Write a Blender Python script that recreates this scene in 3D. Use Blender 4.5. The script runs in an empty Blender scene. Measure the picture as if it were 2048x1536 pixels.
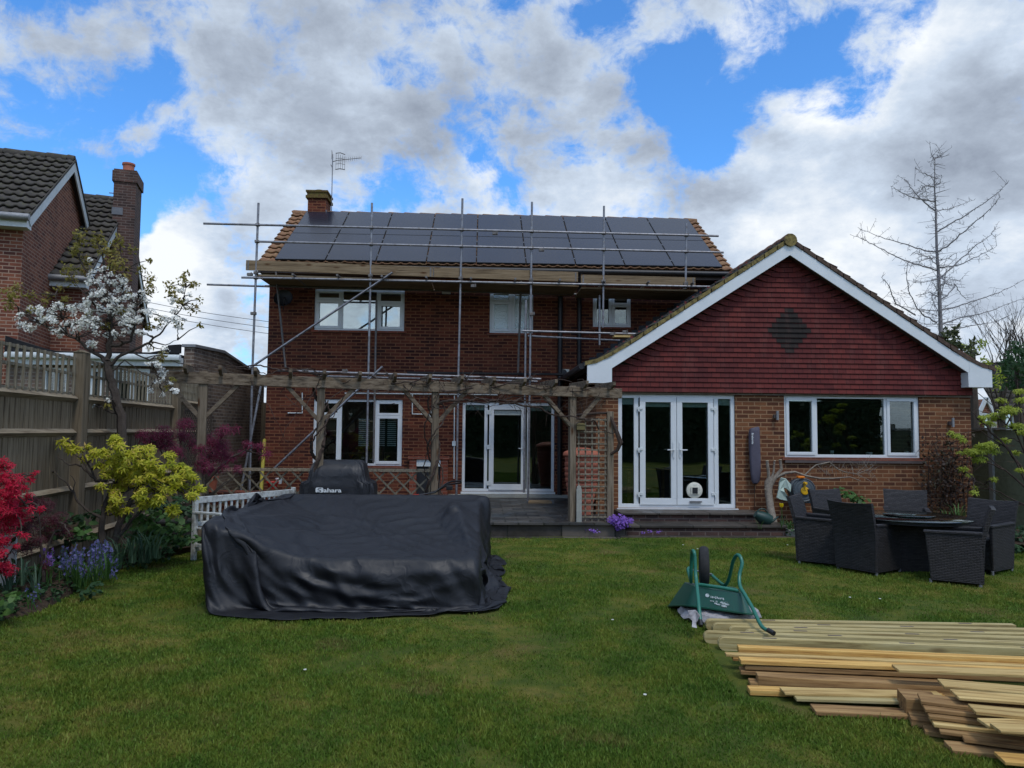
import bpy, math, random
import numpy as np
from mathutils import Vector, Matrix, Quaternion
random.seed(7); RNG = np.random.default_rng(11)
S = bpy.context.scene; COL = S.collection
rad = math.radians
# ---------------------------------------------------------------- camera
F_PX, CZ = 1500.0, 1.75
YAW, PITCH, ROLL = rad(2.3), math.atan(94/1500.0), rad(0.5)
_f0 = Vector((math.sin(YAW), math.cos(YAW), 0)); _r0 = Vector((math.cos(YAW), -math.sin(YAW), 0))
FWD = _f0*math.cos(PITCH)+Vector((0,0,1))*math.sin(PITCH); _u0 = _r0.cross(FWD)
RIGHT = _r0*math.cos(ROLL)+_u0*math.sin(ROLL); UP = _u0*math.cos(ROLL)-_r0*math.sin(ROLL)
cd = bpy.data.cameras.new('camera'); cam = bpy.data.objects.new('camera', cd); COL.objects.link(cam)
cd.sensor_width = 36; cd.lens = 36*F_PX/2048; cd.clip_start = .05; cd.clip_end = 2000
cam.matrix_world = Matrix(((RIGHT.x,UP.x,-FWD.x,0),(RIGHT.y,UP.y,-FWD.y,0),(RIGHT.z,UP.z,-FWD.z,CZ),(0,0,0,1)))
S.camera = cam
S.render.engine = 'CYCLES'; S.render.resolution_x = 1024; S.render.resolution_y = 768
S.view_settings.view_transform = 'Standard'; S.view_settings.look = 'None'; S.view_settings.gamma = 1
S.view_settings.use_curve_mapping = False; S.view_settings.exposure = 0.0
S.cycles.max_bounces = 6; S.cycles.diffuse_bounces = 3; S.cycles.glossy_bounces = 3; S.cycles.transparent_max_bounces = 8
S.cycles.sample_clamp_indirect = 4
def ray(px, py): return FWD+RIGHT*((px-1024)/F_PX)-UP*((py-768)/F_PX)
def at(px, py, Y):                       # the point of the vertical plane y=Y seen at a photo pixel (used to measure positions)
    d = ray(px, py); return Vector((0,0,CZ))+d*(Y/d.y)
def gp(px, py, z=0.0):                   # the point of the horizontal plane z seen at a photo pixel
    d = ray(px, py); return Vector((0,0,CZ))+d*((z-CZ)/d.z)
# ---------------------------------------------------------------- sun
SUN_AZ, SUN_EL = rad(158), rad(60)       # azimuth clockwise from +Y
sd = Vector((math.sin(SUN_AZ)*math.cos(SUN_EL), math.cos(SUN_AZ)*math.cos(SUN_EL), math.sin(SUN_EL)))
sl = bpy.data.lights.new('sun', 'SUN'); sl.energy = 1.5; sl.angle = rad(12); sl.color = (1,.95,.88)
so = bpy.data.objects.new('sun', sl); COL.objects.link(so); so.location = (0,0,30)
so.rotation_euler = (-sd).to_track_quat('-Z','Y').to_euler()
# ---------------------------------------------------------------- node helper
class N:
    def __init__(s, tree): s.t = tree; tree.nodes.clear()
    def n(s, typ, **k):
        nd = s.t.nodes.new(typ); ins = k.pop('i', {})
        for a, v in k.items(): setattr(nd, a, v)
        for a, v in ins.items():
            sock = nd.inputs[a]
            if isinstance(v, bpy.types.NodeSocket): s.t.links.new(v, sock)
            elif isinstance(v, bpy.types.Node): s.t.links.new(v.outputs[0], sock)
            else: sock.default_value = v
        return nd
    def m(s, op, a, b=0.0, c=None, clamp=False):
        nd = s.n('ShaderNodeMath', operation=op, use_clamp=clamp)
        for k, v in ((0,a),(1,b),(2,c)):
            if v is None: continue
            if isinstance(v, (int,float)): nd.inputs[k].default_value = v
            else: s.t.links.new(v if isinstance(v, bpy.types.NodeSocket) else v.outputs[0], nd.inputs[k])
        return nd.outputs[0]
    def v(s, op, a, b=(0,0,0)):
        nd = s.n('ShaderNodeVectorMath', operation=op)
        for k, x in ((0,a),(1,b)):
            if isinstance(x, (tuple,list,Vector)): nd.inputs[k].default_value = tuple(x)
            else: s.t.links.new(x if isinstance(x, bpy.types.NodeSocket) else x.outputs[0], nd.inputs[k])
        return nd
    def mix(s, f, a, b, mode='MIX'):
        nd = s.n('ShaderNodeMix', data_type='RGBA', blend_type=mode, clamp_factor=True)
        for k, x in ((0,f),(6,a),(7,b)):
            if isinstance(x, (int,float)): nd.inputs[k].default_value = x if k==0 else (x,x,x,1)
            elif isinstance(x, tuple): nd.inputs[k].default_value = x if len(x)==4 else x+(1,)
            else: s.t.links.new(x if isinstance(x, bpy.types.NodeSocket) else x.outputs[0], nd.inputs[k])
        return nd.outputs[2]
    def noise(s, vec, scale, detail=4, rough=.55, dist=0.0, **k):
        return s.n('ShaderNodeTexNoise', i={'Vector':vec,'Scale':scale,'Detail':detail,'Roughness':rough,'Distortion':dist}, **k)
    def ramp(s, f, stops, interp='LINEAR'):
        nd = s.n('ShaderNodeValToRGB', i={'Fac':f}); e = nd.color_ramp; e.interpolation = interp
        while len(e.elements) < len(stops): e.elements.new(.5)
        for el, (p, c) in zip(e.elements, stops):
            el.position = p; el.color = (c,c,c,1) if isinstance(c,(int,float)) else (tuple(c)+(1,))[:4]
        return nd.outputs[0]
    def mr(s, v, a, b, c=0.0, d=1.0, smooth=False):
        return s.n('ShaderNodeMapRange', interpolation_type='SMOOTHSTEP' if smooth else 'LINEAR', i={0:v,1:a,2:b,3:c,4:d}).outputs[0]
# ---------------------------------------------------------------- world: Nishita sky with procedural clouds
W = bpy.data.worlds.new('World'); S.world = W; W.use_nodes = True
w = N(W.node_tree)
GLOW = 1.2; SKYT = (.85,1.65,2.4)
sky = w.n('ShaderNodeTexSky', sky_type='NISHITA', sun_disc=False, sun_elevation=SUN_EL, sun_rotation=SUN_AZ, altitude=50, air_density=1.0, dust_density=.3, ozone_density=2.0)
D = w.n('ShaderNodeTexCoord').outputs['Generated']
sp = w.n('ShaderNodeSeparateXYZ', i={0:D})
az = w.m('ARCTAN2', sp.outputs[0], sp.outputs[1]); zz = sp.outputs[2]
den = w.m('ADD', w.m('MAXIMUM', zz, 0.0), .42)
cp = w.n('ShaderNodeCombineXYZ', i={0:w.m('DIVIDE', sp.outputs[0], den), 1:w.m('DIVIDE', sp.outputs[1], den), 2:w.m('MULTIPLY', zz, .8)}).outputs[0]
warp = w.noise(D, 3.0, 5, .6)
wv = w.v('SCALE', w.v('SUBTRACT', warp.outputs['Color'], (.5,.5,.5))); wv.inputs['Scale'].default_value = .16
Dw = w.v('ADD', D, wv.outputs[0]).outputs[0]
def blobs(lst):
    tot = None
    for (px, py, r, amp) in lst:
        c = ray(px, py).normalized()
        dist = w.v('DISTANCE', Dw, c).outputs['Value']
        g = w.mr(dist, 0.0, r/1500*1.25, amp, 0.0, True)
        tot = g if tot is None else w.m('ADD', tot, g)
    return tot
cov_b = blobs([(205,225,75,-.22),(330,360,95,-.3),(70,260,120,-.3),(290,150,70,-.16),(100,25,45,-.2),(470,340,90,-.2),(290,430,70,-.3),(185,330,70,-.25),
  (1330,170,130,-.34),(1440,240,100,-.34),(1500,130,100,-.24),(1690,110,90,-.34),(1590,80,70,-.24),(1380,60,70,-.22),(1400,330,70,-.14),(1240,10,60,-.2),(1020,370,40,-.12),(970,150,50,-.16),(1640,320,60,-.14),(500,400,60,-.14),(1740,215,50,-.1),
  (600,190,260,.22),(120,110,150,.2),(230,270,90,.16),(1080,150,170,.14),(1200,300,120,.12),(1850,420,330,.34),(1900,130,160,.16),(400,540,120,.5),(880,330,120,.2),(1480,420,200,.25),(1720,60,60,.2)])
n1 = w.noise(cp, 4.2, 12, .64, .08)
n2 = w.noise(Dw, 9.0, 10, .66, .2)
cv = w.m('ADD', w.m('ADD', w.m('MULTIPLY', w.m('SUBTRACT', n1.outputs['Fac'], .5), 1.25), w.m('MULTIPLY', w.m('SUBTRACT', n2.outputs['Fac'], .5), 1.15)), w.m('ADD', cov_b, w.mr(zz, .05, .4, .19, .045, True)))
mask = w.mr(cv, -.12, .16, 0, 1, True)
br_b = blobs([(1700,430,230,.3),(1640,500,180,.25),(1900,560,200,.2),(1480,30,70,.35),(1560,60,80,.3),(1790,30,130,.4),(1630,190,80,.35),(1520,310,60,.3),(390,500,110,.7),(340,620,120,.45),(960,335,60,.4),(1420,190,60,.3),(1200,420,120,.3),(720,30,60,.1),(650,130,80,.12),
  (1900,320,150,-.22),(1960,210,100,-.06),(1900,110,130,.15),(1290,310,110,-.2),(620,250,140,-.1),(860,210,110,-.16),(560,30,160,-.06),(1100,60,140,-.14),(240,330,110,-.1),(120,60,110,-.06),(1790,360,80,-.1),(1900,520,60,-.12)])
n3 = w.noise(cp, 4.6, 11, .62, .05)
b = w.m('ADD', w.m('ADD', w.m('MULTIPLY', w.m('SUBTRACT', n3.outputs['Fac'], .5), 1.55), w.m('MULTIPLY', w.m('SUBTRACT', n2.outputs['Fac'], .5), .6)), br_b)
edge = w.m('MULTIPLY', w.m('SUBTRACT', 1.0, w.mr(cv, -.05, .4, 0, 1, True)), .3)
b = w.m('ADD', w.m('ADD', b, edge), w.mr(zz, .05, .36, .5, .27, True))
cc = w.ramp(b, [(0.0,(2.9,3.4,4.3)),(.3,(4.3,5.0,6.1)),(.6,(6.2,7.2,8.6)),(.95,(9.6,10.0,10.4))])
glow = w.m('MAXIMUM', w.v('DOT_PRODUCT', D, sd).outputs['Value'], 0.0)
glow = w.m('ADD', 1.0, w.m('MULTIPLY', w.m('POWER', glow, 3.0), GLOW))
cc = w.n('ShaderNodeVectorMath', operation='SCALE', i={0:cc,'Scale':glow}).outputs[0]
skt = w.v('MULTIPLY', sky, SKYT).outputs[0]
hz = w.mr(zz, 0.0, .35, .45, 0, True)
skt = w.mix(hz, skt, (3.8,6.4,10.2))
out = w.mix(mask, skt, cc)
bg = w.n('ShaderNodeBackground', i={'Color':out,'Strength':0.1})
w.n('ShaderNodeOutputWorld', i={'Surface':bg})
# ---------------------------------------------------------------- materials
MATS = {}
def mat(name, build, rough=.8, spec=.3, **kw):
    m = bpy.data.materials.new(name); m.use_nodes = True; n = N(m.node_tree)
    tc = n.n('ShaderNodeTexCoord').outputs['Object']
    p = n.n('ShaderNodeBsdfPrincipled'); p.inputs['Roughness'].default_value = rough; p.inputs['Specular IOR Level'].default_value = spec
    for k, v in kw.items(): p.inputs[k].default_value = v
    col = build(n, tc, p)
    if isinstance(col, tuple): p.inputs['Base Color'].default_value = col if len(col)==4 else col+(1,)
    elif col is not None: n.t.links.new(col, p.inputs['Base Color'])
    n.n('ShaderNodeOutputMaterial', i={'Surface':p}); MATS[name] = m; return m
def bump(n, p, h, strength=.5, dist=.01):
    b = n.n('ShaderNodeBump', i={'Height':h,'Strength':strength,'Distance':dist}); n.t.links.new(b.outputs[0], p.inputs['Normal'])
def mottled(c1, c2, sc=6.0, c3=None, sc3=40.0, amt3=.4, bs=.2, bd=.004, stretch=None):
    def f(n, tc, p):
        v = tc if stretch is None else n.v('MULTIPLY', tc, stretch).outputs[0]
        a = n.noise(v, sc, 5, .6); col = n.mix(n.mr(a.outputs['Fac'], .3, .7), c1, c2)
        b = n.noise(v, sc3, 4, .6)
        col = n.mix(n.m('MULTIPLY', n.mr(b.outputs['Fac'], .45, .7), amt3), col, c3 or tuple(x*.5 for x in c1))
        if bs: bump(n, p, b.outputs['Fac'], bs, bd)
        return col
    return f
def brick(c1, c2, c3, mortar, bw=.225, bh=.075, ms=.011, dirt=(.02,.018,.015), xy=False, dirtamt=.5):
    def f(n, tc, p):
        s = n.n('ShaderNodeSeparateXYZ', i={0:tc})
        v = n.n('ShaderNodeCombineXYZ', i={0:n.m('ADD', s.outputs[0], s.outputs[1]), 1:s.outputs[2], 2:0.0}).outputs[0] if not xy else tc
        t = n.n('ShaderNodeTexBrick', i={'Vector':v,'Color1':(0,0,0,1),'Color2':(1,1,1,1),'Mortar':(.5,.5,.5,1),'Scale':1.0,'Mortar Size':ms,'Mortar Smooth':.25,'Bias':0.0,'Brick Width':bw,'Row Height':bh})
        t.offset = .5
        g = n.m('ADD', n.n('ShaderNodeSeparateColor', i={0:t.outputs[0]}).outputs[0], 0.0)
        big = n.noise(v, 1.1, 3, .6); fine = n.noise(v, 60, 3, .6)
        k = n.m('ADD', n.m('MULTIPLY', g, .62), n.m('MULTIPLY', n.mr(big.outputs['Fac'], .3, .7), .38))
        col = n.ramp(k, [(.1,c3),(.45,c1),(.85,c2)])
        col = n.mix(n.mr(fine.outputs['Fac'], .4, .8, 0, .35), col, dirt+(1,))
        col = n.mix(t.outputs['Fac'], col, mortar+(1,))
        st = n.noise(n.v('MULTIPLY', tc, (1.5,1.5,.5)).outputs[0], 1.4, 5, .65)
        col = n.mix(n.mr(st.outputs['Fac'], .48, .75, 0, dirtamt), col, dirt+(1,))
        h = n.m('ADD', n.m('MULTIPLY', n.m('SUBTRACT', 1.0, t.outputs['Fac']), 1.0), n.m('MULTIPLY', fine.outputs['Fac'], .3))
        bump(n, p, h, .7, .008); return col
    return f
brick_red = mat('red brick', brick((.085,.021,.013),(.17,.047,.024),(.032,.010,.009),(.2,.085,.042), dirtamt=.45), .9, .2)
brick_orange = mat('orange brick', brick((.14,.052,.024),(.22,.09,.038),(.07,.026,.015),(.28,.16,.085), bw=.232, bh=.078, dirtamt=.3), .9, .2)
brick_far = mat('neighbour brick', brick((.19,.06,.036),(.27,.1,.055),(.1,.036,.027),(.32,.21,.15), dirtamt=.35), .9, .2)
brick_dark = mat('dark chimney brick', brick((.085,.05,.042),(.13,.07,.055),(.045,.03,.028),(.16,.12,.1), dirtamt=.5), .9, .2)
brick_grey = mat('weathered brick', brick((.16,.11,.08),(.24,.17,.12),(.09,.06,.05),(.25,.21,.17), dirtamt=.6), .9, .2)
def tilecol(c1, c2, lich, amt, lsc=9.0):
    def f(n, tc, p):
        a = n.noise(tc, 3.0, 4, .6); col = n.mix(n.mr(a.outputs['Fac'], .3, .7), c1, c2)
        isl = n.noise(n.v('MULTIPLY', tc, (3.3,3.0,3.0)).outputs[0], 1.0, 0, .5)
        col = n.mix(n.mr(isl.outputs['Fac'], .35, .65, 0, .45), col, tuple(x*.45 for x in c1))
        b = n.noise(tc, lsc, 6, .7); col = n.mix(n.mr(b.outputs['Fac'], .5, .68, 0, amt), col, lich)
        bump(n, p, n.noise(tc, 70, 4).outputs['Fac'], .4, .006); return col
    return f
tile_brown = mat('brown roof tile', tilecol((.27,.15,.08),(.2,.095,.055),(.3,.22,.1),.5), .85, .25)
tile_dark = mat('mossy dark roof tile', tilecol((.06,.055,.05),(.095,.08,.068),(.1,.1,.045),.6), .9, .2)
tile_old = mat('old brown roof tile', tilecol((.2,.1,.07),(.12,.07,.055),(.22,.17,.07),.5), .9, .2)
def hung(c1, c2):
    def f(n, tc, p):
        s = n.n('ShaderNodeSeparateXYZ', i={0:tc})
        v = n.n('ShaderNodeCombineXYZ', i={0:s.outputs[0], 1:n.m('SUBTRACT', s.outputs[2], 2.498), 2:0.0}).outputs[0]
        t = n.n('ShaderNodeTexBrick', i={'Vector':v,'Color1':(0,0,0,1),'Color2':(1,1,1,1),'Mortar':(.3,.3,.3,1),'Scale':1.0,'Mortar Size':.0045,'Mortar Smooth':.2,'Brick Width':.165,'Row Height':.0955})
        g = n.n('ShaderNodeSeparateColor', i={0:t.outputs[0]}).outputs[0]
        big = n.noise(tc, .9, 4, .65)
        k = n.m('ADD', n.m('MULTIPLY', g, .6), n.m('MULTIPLY', n.mr(big.outputs['Fac'], .32, .68), .4))
        col = n.mix(k, c1, c2); fine = n.noise(tc, 22, 5, .7)
        col = n.mix(n.mr(fine.outputs['Fac'], .45, .8, 0, .5), col, tuple(x*.4 for x in c1))
        st = n.noise(n.v('MULTIPLY', tc, (7,1,1.2)).outputs[0], 1.0, 4, .6)
        col = n.mix(n.mr(st.outputs['Fac'], .52, .75, 0, .3), col, (.17,.075,.06))
        col = n.mix(n.m('MULTIPLY', t.outputs['Fac'], .9), col, tuple(x*.2 for x in c1))
        bump(n, p, fine.outputs['Fac'], .3, .004); return col
    return f
tile_hung = mat('red hung tile', hung((.07,.013,.013),(.155,.028,.022)), .8, .25)
tile_hung_dark = mat('dark hung tile', hung((.016,.013,.011),(.026,.019,.016)), .8, .25)
white = mat('white plastic', mottled((.68,.7,.7),(.62,.645,.64),3,(.5,.52,.5),25,.12,0), .35, .5)
white_dirty = mat('weathered white board', mottled((.66,.69,.68),(.55,.58,.56),4,(.3,.32,.28),20,.3,0), .5, .4)
white_flake = mat('flaking white paint', mottled((.5,.52,.5),(.4,.42,.4),5,(.13,.11,.09),14,.75,.3,.003), .7, .3)
soffit = mat('brown soffit', mottled((.11,.085,.075),(.08,.06,.055)), .7, .3)
black = mat('black plastic', mottled((.012,.012,.013),(.018,.018,.02),5,(.03,.03,.03),40,.3,.1), .45, .4)
blackfelt = mat('black roofing felt', mottled((.012,.012,.013),(.02,.02,.022),3,(.035,.035,.035),30,.4,.3), .9, .2)
lead = mat('grey lead flashing', mottled((.1,.105,.115),(.16,.165,.175),4,(.24,.24,.24),12,.3,.2), .6, .4)
slate_edge = mat('dark slate flashing', mottled((.03,.033,.038),(.045,.048,.055),5,(.08,.08,.085),30,.3,.3), .7, .35)
verge_y = mat('lichen covered verge', mottled((.27,.21,.075),(.17,.13,.055),7,(.03,.027,.02),16,.85,.5,.01), .95, .1)
verge_b = mat('brown mortar verge', mottled((.13,.09,.065),(.09,.06,.05),7,(.03,.027,.02),16,.7,.5,.01), .95, .1)
moss_brick = mat('mossy brick', mottled((.13,.1,.03),(.09,.045,.03),12,(.2,.17,.05),25,.6,.6,.01), .95, .1)
steel = mat('galvanised steel tube', mottled((.3,.3,.315),(.21,.21,.22),4,(.1,.075,.06),14,.65,.1), .5, .5, Metallic=.65)
steel_dull = mat('dull steel', mottled((.12,.115,.11),(.2,.19,.18),9,(.16,.09,.05),25,.5,.2), .6, .4, Metallic=.5)
def woodf(c1, c2, c3, sc=1.0, axis=0, knots=True, kc=(.07,.03,.012)):
    st = [24,24,24]; st[axis] = 1.3
    def f(n, tc, p):
        v = n.v('MULTIPLY', tc, tuple(x*sc for x in st)).outputs[0]
        oi = n.n('ShaderNodeObjectInfo').outputs['Random']
        v = n.v('ADD', v, n.n('ShaderNodeCombineXYZ', i={0:n.m('MULTIPLY', oi, 37.0),1:n.m('MULTIPLY', oi, 11.0),2:0.0}).outputs[0]).outputs[0]
        a = n.noise(v, 1.2, 6, .65, .4); col = n.ramp(a.outputs['Fac'], [(.34,c3),(.47,c1),(.64,c2)])
        b = n.noise(v, 6.0, 4, .7); col = n.mix(n.mr(b.outputs['Fac'], .5, .8, 0, .5), col, c3)
        col = n.mix(n.m('MULTIPLY', oi, .4), col, tuple(x*.55 for x in c1))
        if knots:
            kv = [3.5,9,9]; kv = [7,7,7]; kv[axis] = 2.3
            vo = n.n('ShaderNodeTexVoronoi', i={'Vector':n.v('ADD', n.v('MULTIPLY', tc, tuple(kv)).outputs[0], n.n('ShaderNodeCombineXYZ', i={0:n.m('MULTIPLY', oi, 9.0),1:0.0,2:0.0}).outputs[0]).outputs[0],'Scale':1.0})
            col = n.mix(n.mr(vo.outputs['Distance'], .07, .22, .95, 0), col, kc)
        bump(n, p, a.outputs['Fac'], .35, .004); return col
    return f
wood_fence = mat('weathered fence board', woodf((.2,.155,.1),(.29,.23,.155),(.085,.06,.04), axis=2, knots=False), .95, .1)
wood_rail = mat('weathered fence rail', woodf((.26,.21,.145),(.36,.3,.21),(.12,.09,.06), axis=1, knots=False), .95, .1)
wood_post = mat('weathered post', woodf((.17,.135,.09),(.24,.19,.13),(.08,.06,.04), axis=2, knots=False), .95, .1)
wood_pergola = mat('silvered pergola timber', woodf((.16,.122,.085),(.25,.198,.14),(.06,.044,.03), axis=0), .95, .1)
wood_pergola_v = mat('silvered upright timber', woodf((.165,.13,.09),(.25,.2,.145),(.065,.05,.035), axis=2), .95, .1)
wood_lattice = mat('old lattice lath', woodf((.19,.165,.12),(.28,.245,.18),(.1,.08,.055), axis=2, knots=False), .95, .1)
wood_scaf = mat('scaffold board', woodf((.22,.155,.09),(.31,.23,.14),(.09,.06,.035), axis=0), .9, .15)
wood_green = mat('treated green timber', woodf((.42,.33,.14),(.54,.45,.23),(.19,.13,.05), axis=0, kc=(.2,.14,.06)), .85, .2)
wood_gold = mat('golden new timber', woodf((.58,.33,.09),(.7,.46,.15),(.26,.12,.035), axis=0, kc=(.12,.045,.02)), .8, .2)
wood_tan = mat('tan sawn timber', woodf((.28,.16,.065),(.4,.25,.105),(.11,.06,.027), axis=0), .9, .15)
wood_pale = mat('pale sawn timber', woodf((.5,.34,.13),(.64,.47,.2),(.22,.12,.04), axis=0), .85, .15)
bark = mat('grey brown bark', mottled((.055,.044,.036),(.09,.073,.06),10,(.03,.022,.018),40,.6,.8,.01), .95, .1)
bark_pale = mat('pale pruned bark', mottled((.2,.165,.13),(.28,.24,.19),8,(.09,.07,.055),30,.6,.7,.01), .95, .1)
bark_dark = mat('dark vine bark', mottled((.05,.035,.028),(.085,.062,.05),12,(.02,.015,.012),40,.6,.8,.01), .95, .1)
bark_larch = mat('larch bark', mottled((.2,.19,.19),(.27,.25,.25),6,(.07,.06,.055),30,.4,.3), .95, .1)
cutwood = mat('fresh cut wood', mottled((.6,.5,.36),(.5,.4,.28)), .9, .1)
def leafm(name, cols, trans=.35, rough=.55, sc=1.2):
    m = bpy.data.materials.new(name); m.use_nodes = True; n = N(m.node_tree)
    tc = n.n('ShaderNodeTexCoord').outputs['Object']
    isl = n.n('ShaderNodeNewGeometry').outputs['Random Per Island']
    big = n.noise(tc, sc, 3, .6).outputs['Fac']
    k = n.m('ADD', n.m('MULTIPLY', isl, .6), n.m('MULTIPLY', n.mr(big, .3, .7), .4))
    col = n.ramp(k, [(i/(len(cols)-1), c) for i, c in enumerate(cols)])
    p = n.n('ShaderNodeBsdfPrincipled', i={'Base Color':col,'Roughness':rough,'Specular IOR Level':.3})
    tr = n.n('ShaderNodeBsdfTranslucent', i={'Color':col})
    mx = n.n('ShaderNodeMixShader', i={0:trans,1:p,2:tr}); n.n('ShaderNodeOutputMaterial', i={'Surface':mx}); return m
leaf_lime = leafm('lime maple leaf', [(.16,.2,.01),(.36,.38,.015),(.52,.48,.035),(.5,.28,.11)])
leaf_red = leafm('scarlet maple leaf', [(.3,.004,.025),(.5,.008,.04),(.68,.02,.07)])
leaf_purple = leafm('purple maple leaf', [(.08,.01,.03),(.17,.015,.05),(.27,.025,.075)])
leaf_claret = leafm('claret lace leaf', [(.035,.008,.012),(.07,.012,.02),(.11,.018,.03)])
leaf_cherry = leafm('young cherry leaf', [(.14,.12,.02),(.25,.22,.04),(.25,.15,.06)])
leaf_cherry_g = leafm('green cherry leaf', [(.06,.09,.03),(.12,.16,.05)])
blossom = leafm('white blossom', [(.66,.66,.55),(.82,.81,.73),(.86,.84,.78)], .25)
leaf_green = leafm('border leaf', [(.03,.08,.02),(.06,.14,.03),(.12,.2,.05)])
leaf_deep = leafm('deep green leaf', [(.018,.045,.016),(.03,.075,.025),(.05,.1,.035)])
leaf_blue = leafm('blue green strap leaf', [(.04,.09,.05),(.07,.13,.08),(.1,.16,.09)])
leaf_acer = leafm('fresh acer leaf', [(.18,.24,.015),(.3,.36,.03),(.38,.4,.06)])
leaf_brown = leafm('brown climber leaf', [(.022,.014,.01),(.04,.022,.014),(.045,.05,.02)], .15)
leaf_conif = leafm('conifer spray', [(.02,.035,.014),(.05,.065,.02),(.1,.1,.03)])
leaf_hedge = leafm('hedge leaf', [(.015,.035,.01),(.03,.06,.02)], .15)
fl_blue = leafm('bluebell', [(.11,.11,.27),(.2,.2,.42)])
fl_purple = leafm('purple aubrieta', [(.15,.06,.36),(.27,.13,.52),(.34,.19,.6)])
fl_yellow = leafm('yellow petal', [(.85,.6,.01),(.9,.72,.02)])
def grassm():
    m = bpy.data.materials.new('grass blade'); m.use_nodes = True; n = N(m.node_tree)
    tc = n.n('ShaderNodeTexCoord').outputs['Object']; isl = n.n('ShaderNodeNewGeometry').outputs['Random Per Island']
    col = lawncol(n, tc, isl)
    p = n.n('ShaderNodeBsdfPrincipled', i={'Base Color':col,'Roughness':.6,'Specular IOR Level':.25})
    tr = n.n('ShaderNodeBsdfTranslucent', i={'Color':col})
    mx = n.n('ShaderNodeMixShader', i={0:.3,1:p,2:tr}); n.n('ShaderNodeOutputMaterial', i={'Surface':mx}); return m
def lawncol(n, tc, isl=None):
    a = n.noise(tc, .55, 5, .6, .3).outputs['Fac']; b = n.noise(tc, 2.3, 5, .65, .5).outputs['Fac']; c = n.noise(tc, 7.0, 4, .6).outputs['Fac']
    k = n.m('ADD', n.m('MULTIPLY', a, .5), n.m('MULTIPLY', b, .5))
    col = n.ramp(k, [(.36,(.032,.085,.008)),(.46,(.075,.14,.013)),(.54,(.16,.19,.022)),(.63,(.29,.235,.055))])
    col = n.mix(n.mr(c, .5, .66, 0, .65), col, (.04,.11,.012))
    d = n.noise(tc, 1.3, 4, .6, .2, noise_dimensions='3D').outputs['Fac']
    col = n.mix(n.mr(d, .57, .68, 0, .6), col, (.24,.16,.06))
    if isl is not None: col = n.mix(n.mr(isl, 0, 1, 0, .5), col, (.2,.3,.045))
    return col
grass_m = grassm()
lawn_m = mat('lawn soil and thatch', lambda n, tc, p: (bump(n, p, n.noise(tc, 90, 5, .7).outputs['Fac'], .9, .02), n.mix(.5, lawncol(n, tc), (.07,.055,.02)))[1], .95, .1)
soil = mat('dark soil', mottled((.035,.024,.016),(.06,.04,.027),6,(.1,.075,.055),30,.5,.9,.02), .98, .1)
def paving(c1, c2, c3, bw, bh):
    def f(n, tc, p):
        t = n.n('ShaderNodeTexBrick', i={'Vector':tc,'Color1':(0,0,0,1),'Color2':(1,1,1,1),'Mortar':(.5,.5,.5,1),'Scale':1.0,'Mortar Size':.014,'Mortar Smooth':.3,'Brick Width':bw,'Row Height':bh})
        g = n.n('ShaderNodeSeparateColor', i={0:t.outputs[0]}).outputs[0]
        a = n.noise(tc, 5, 6, .65); k = n.m('ADD', n.m('MULTIPLY', g, .4), n.m('MULTIPLY', a.outputs['Fac'], .6))
        col = n.ramp(k, [(.3,c3),(.5,c1),(.75,c2)]); col = n.mix(t.outputs['Fac'], col, (.02,.02,.014))
        wet = n.noise(tc, 1.4, 4, .6); n.t.links.new(n.mr(wet.outputs['Fac'], .4, .6, .35, .85), p.inputs['Roughness'])
        bump(n, p, n.m('ADD', n.m('SUBTRACT', 1.0, t.outputs['Fac']), n.m('MULTIPLY', a.outputs['Fac'], .5)), .7, .012); return col
    return f
patio_m = mat('damp dark paving', paving((.045,.042,.038),(.085,.078,.068),(.022,.021,.02),.42,.28), .6, .4)
step_m = mat('mossy step slab', paving((.075,.062,.05),(.12,.1,.08),(.035,.03,.024),.9,.6), .8, .3)
concrete = mat('grey concrete', mottled((.27,.27,.24),(.35,.35,.31),5,(.16,.17,.13),20,.4,.4), .9, .2)
render_green = mat('algae stained panel', mottled((.17,.185,.11),(.24,.25,.16),2,(.1,.11,.06),14,.5,.3), .95, .1)
terracotta = mat('terracotta plastic', mottled((.4,.13,.075),(.33,.1,.06),5,(.2,.07,.05),30,.3,.15), .6, .3)
green_paint = mat('green tray enamel', mottled((.008,.07,.045),(.012,.085,.055),4,(.03,.06,.045),25,.3,.1,.002), .38, .5)
green_tube = mat('green tube enamel', mottled((.01,.13,.085),(.014,.15,.1),6,(.02,.07,.05),30,.3,.05,.002), .33, .5)
rubber = mat('tyre rubber', mottled((.02,.02,.021),(.03,.03,.03),8,(.05,.048,.045),40,.4,.4), .85, .2)
sackm = mat('grey plaster sack', mottled((.42,.4,.4),(.3,.28,.28),7,(.14,.12,.11),20,.6,.7,.02), .95, .1)
decal = mat('scuffed white decal', mottled((.55,.6,.6),(.45,.5,.5),20,(.01,.08,.05),55,.9,0), .6, .3)
def creases(n, tc):
    d = n.v('ADD', tc, n.v('SCALE', n.noise(tc, 1.6, 3, .6).outputs['Color']).outputs[0]).outputs[0]; tot = None
    for sc_, st, wgt in ((1.3,(1,.45,.9),.8),(2.9,(.7,1,1),.3)):
        x = n.noise(n.v('MULTIPLY', d, tuple(q*sc_ for q in st)).outputs[0], 1.0, 2, .5, 1.2).outputs['Fac']
        r = n.m('MULTIPLY', n.m('POWER', n.m('SUBTRACT', 1.0, n.m('MULTIPLY', n.m('ABSOLUTE', n.m('SUBTRACT', x, .5)), 4.0, clamp=True)), 3.0), wgt); tot = r if tot is None else n.m('ADD', tot, r)
    return tot
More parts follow.
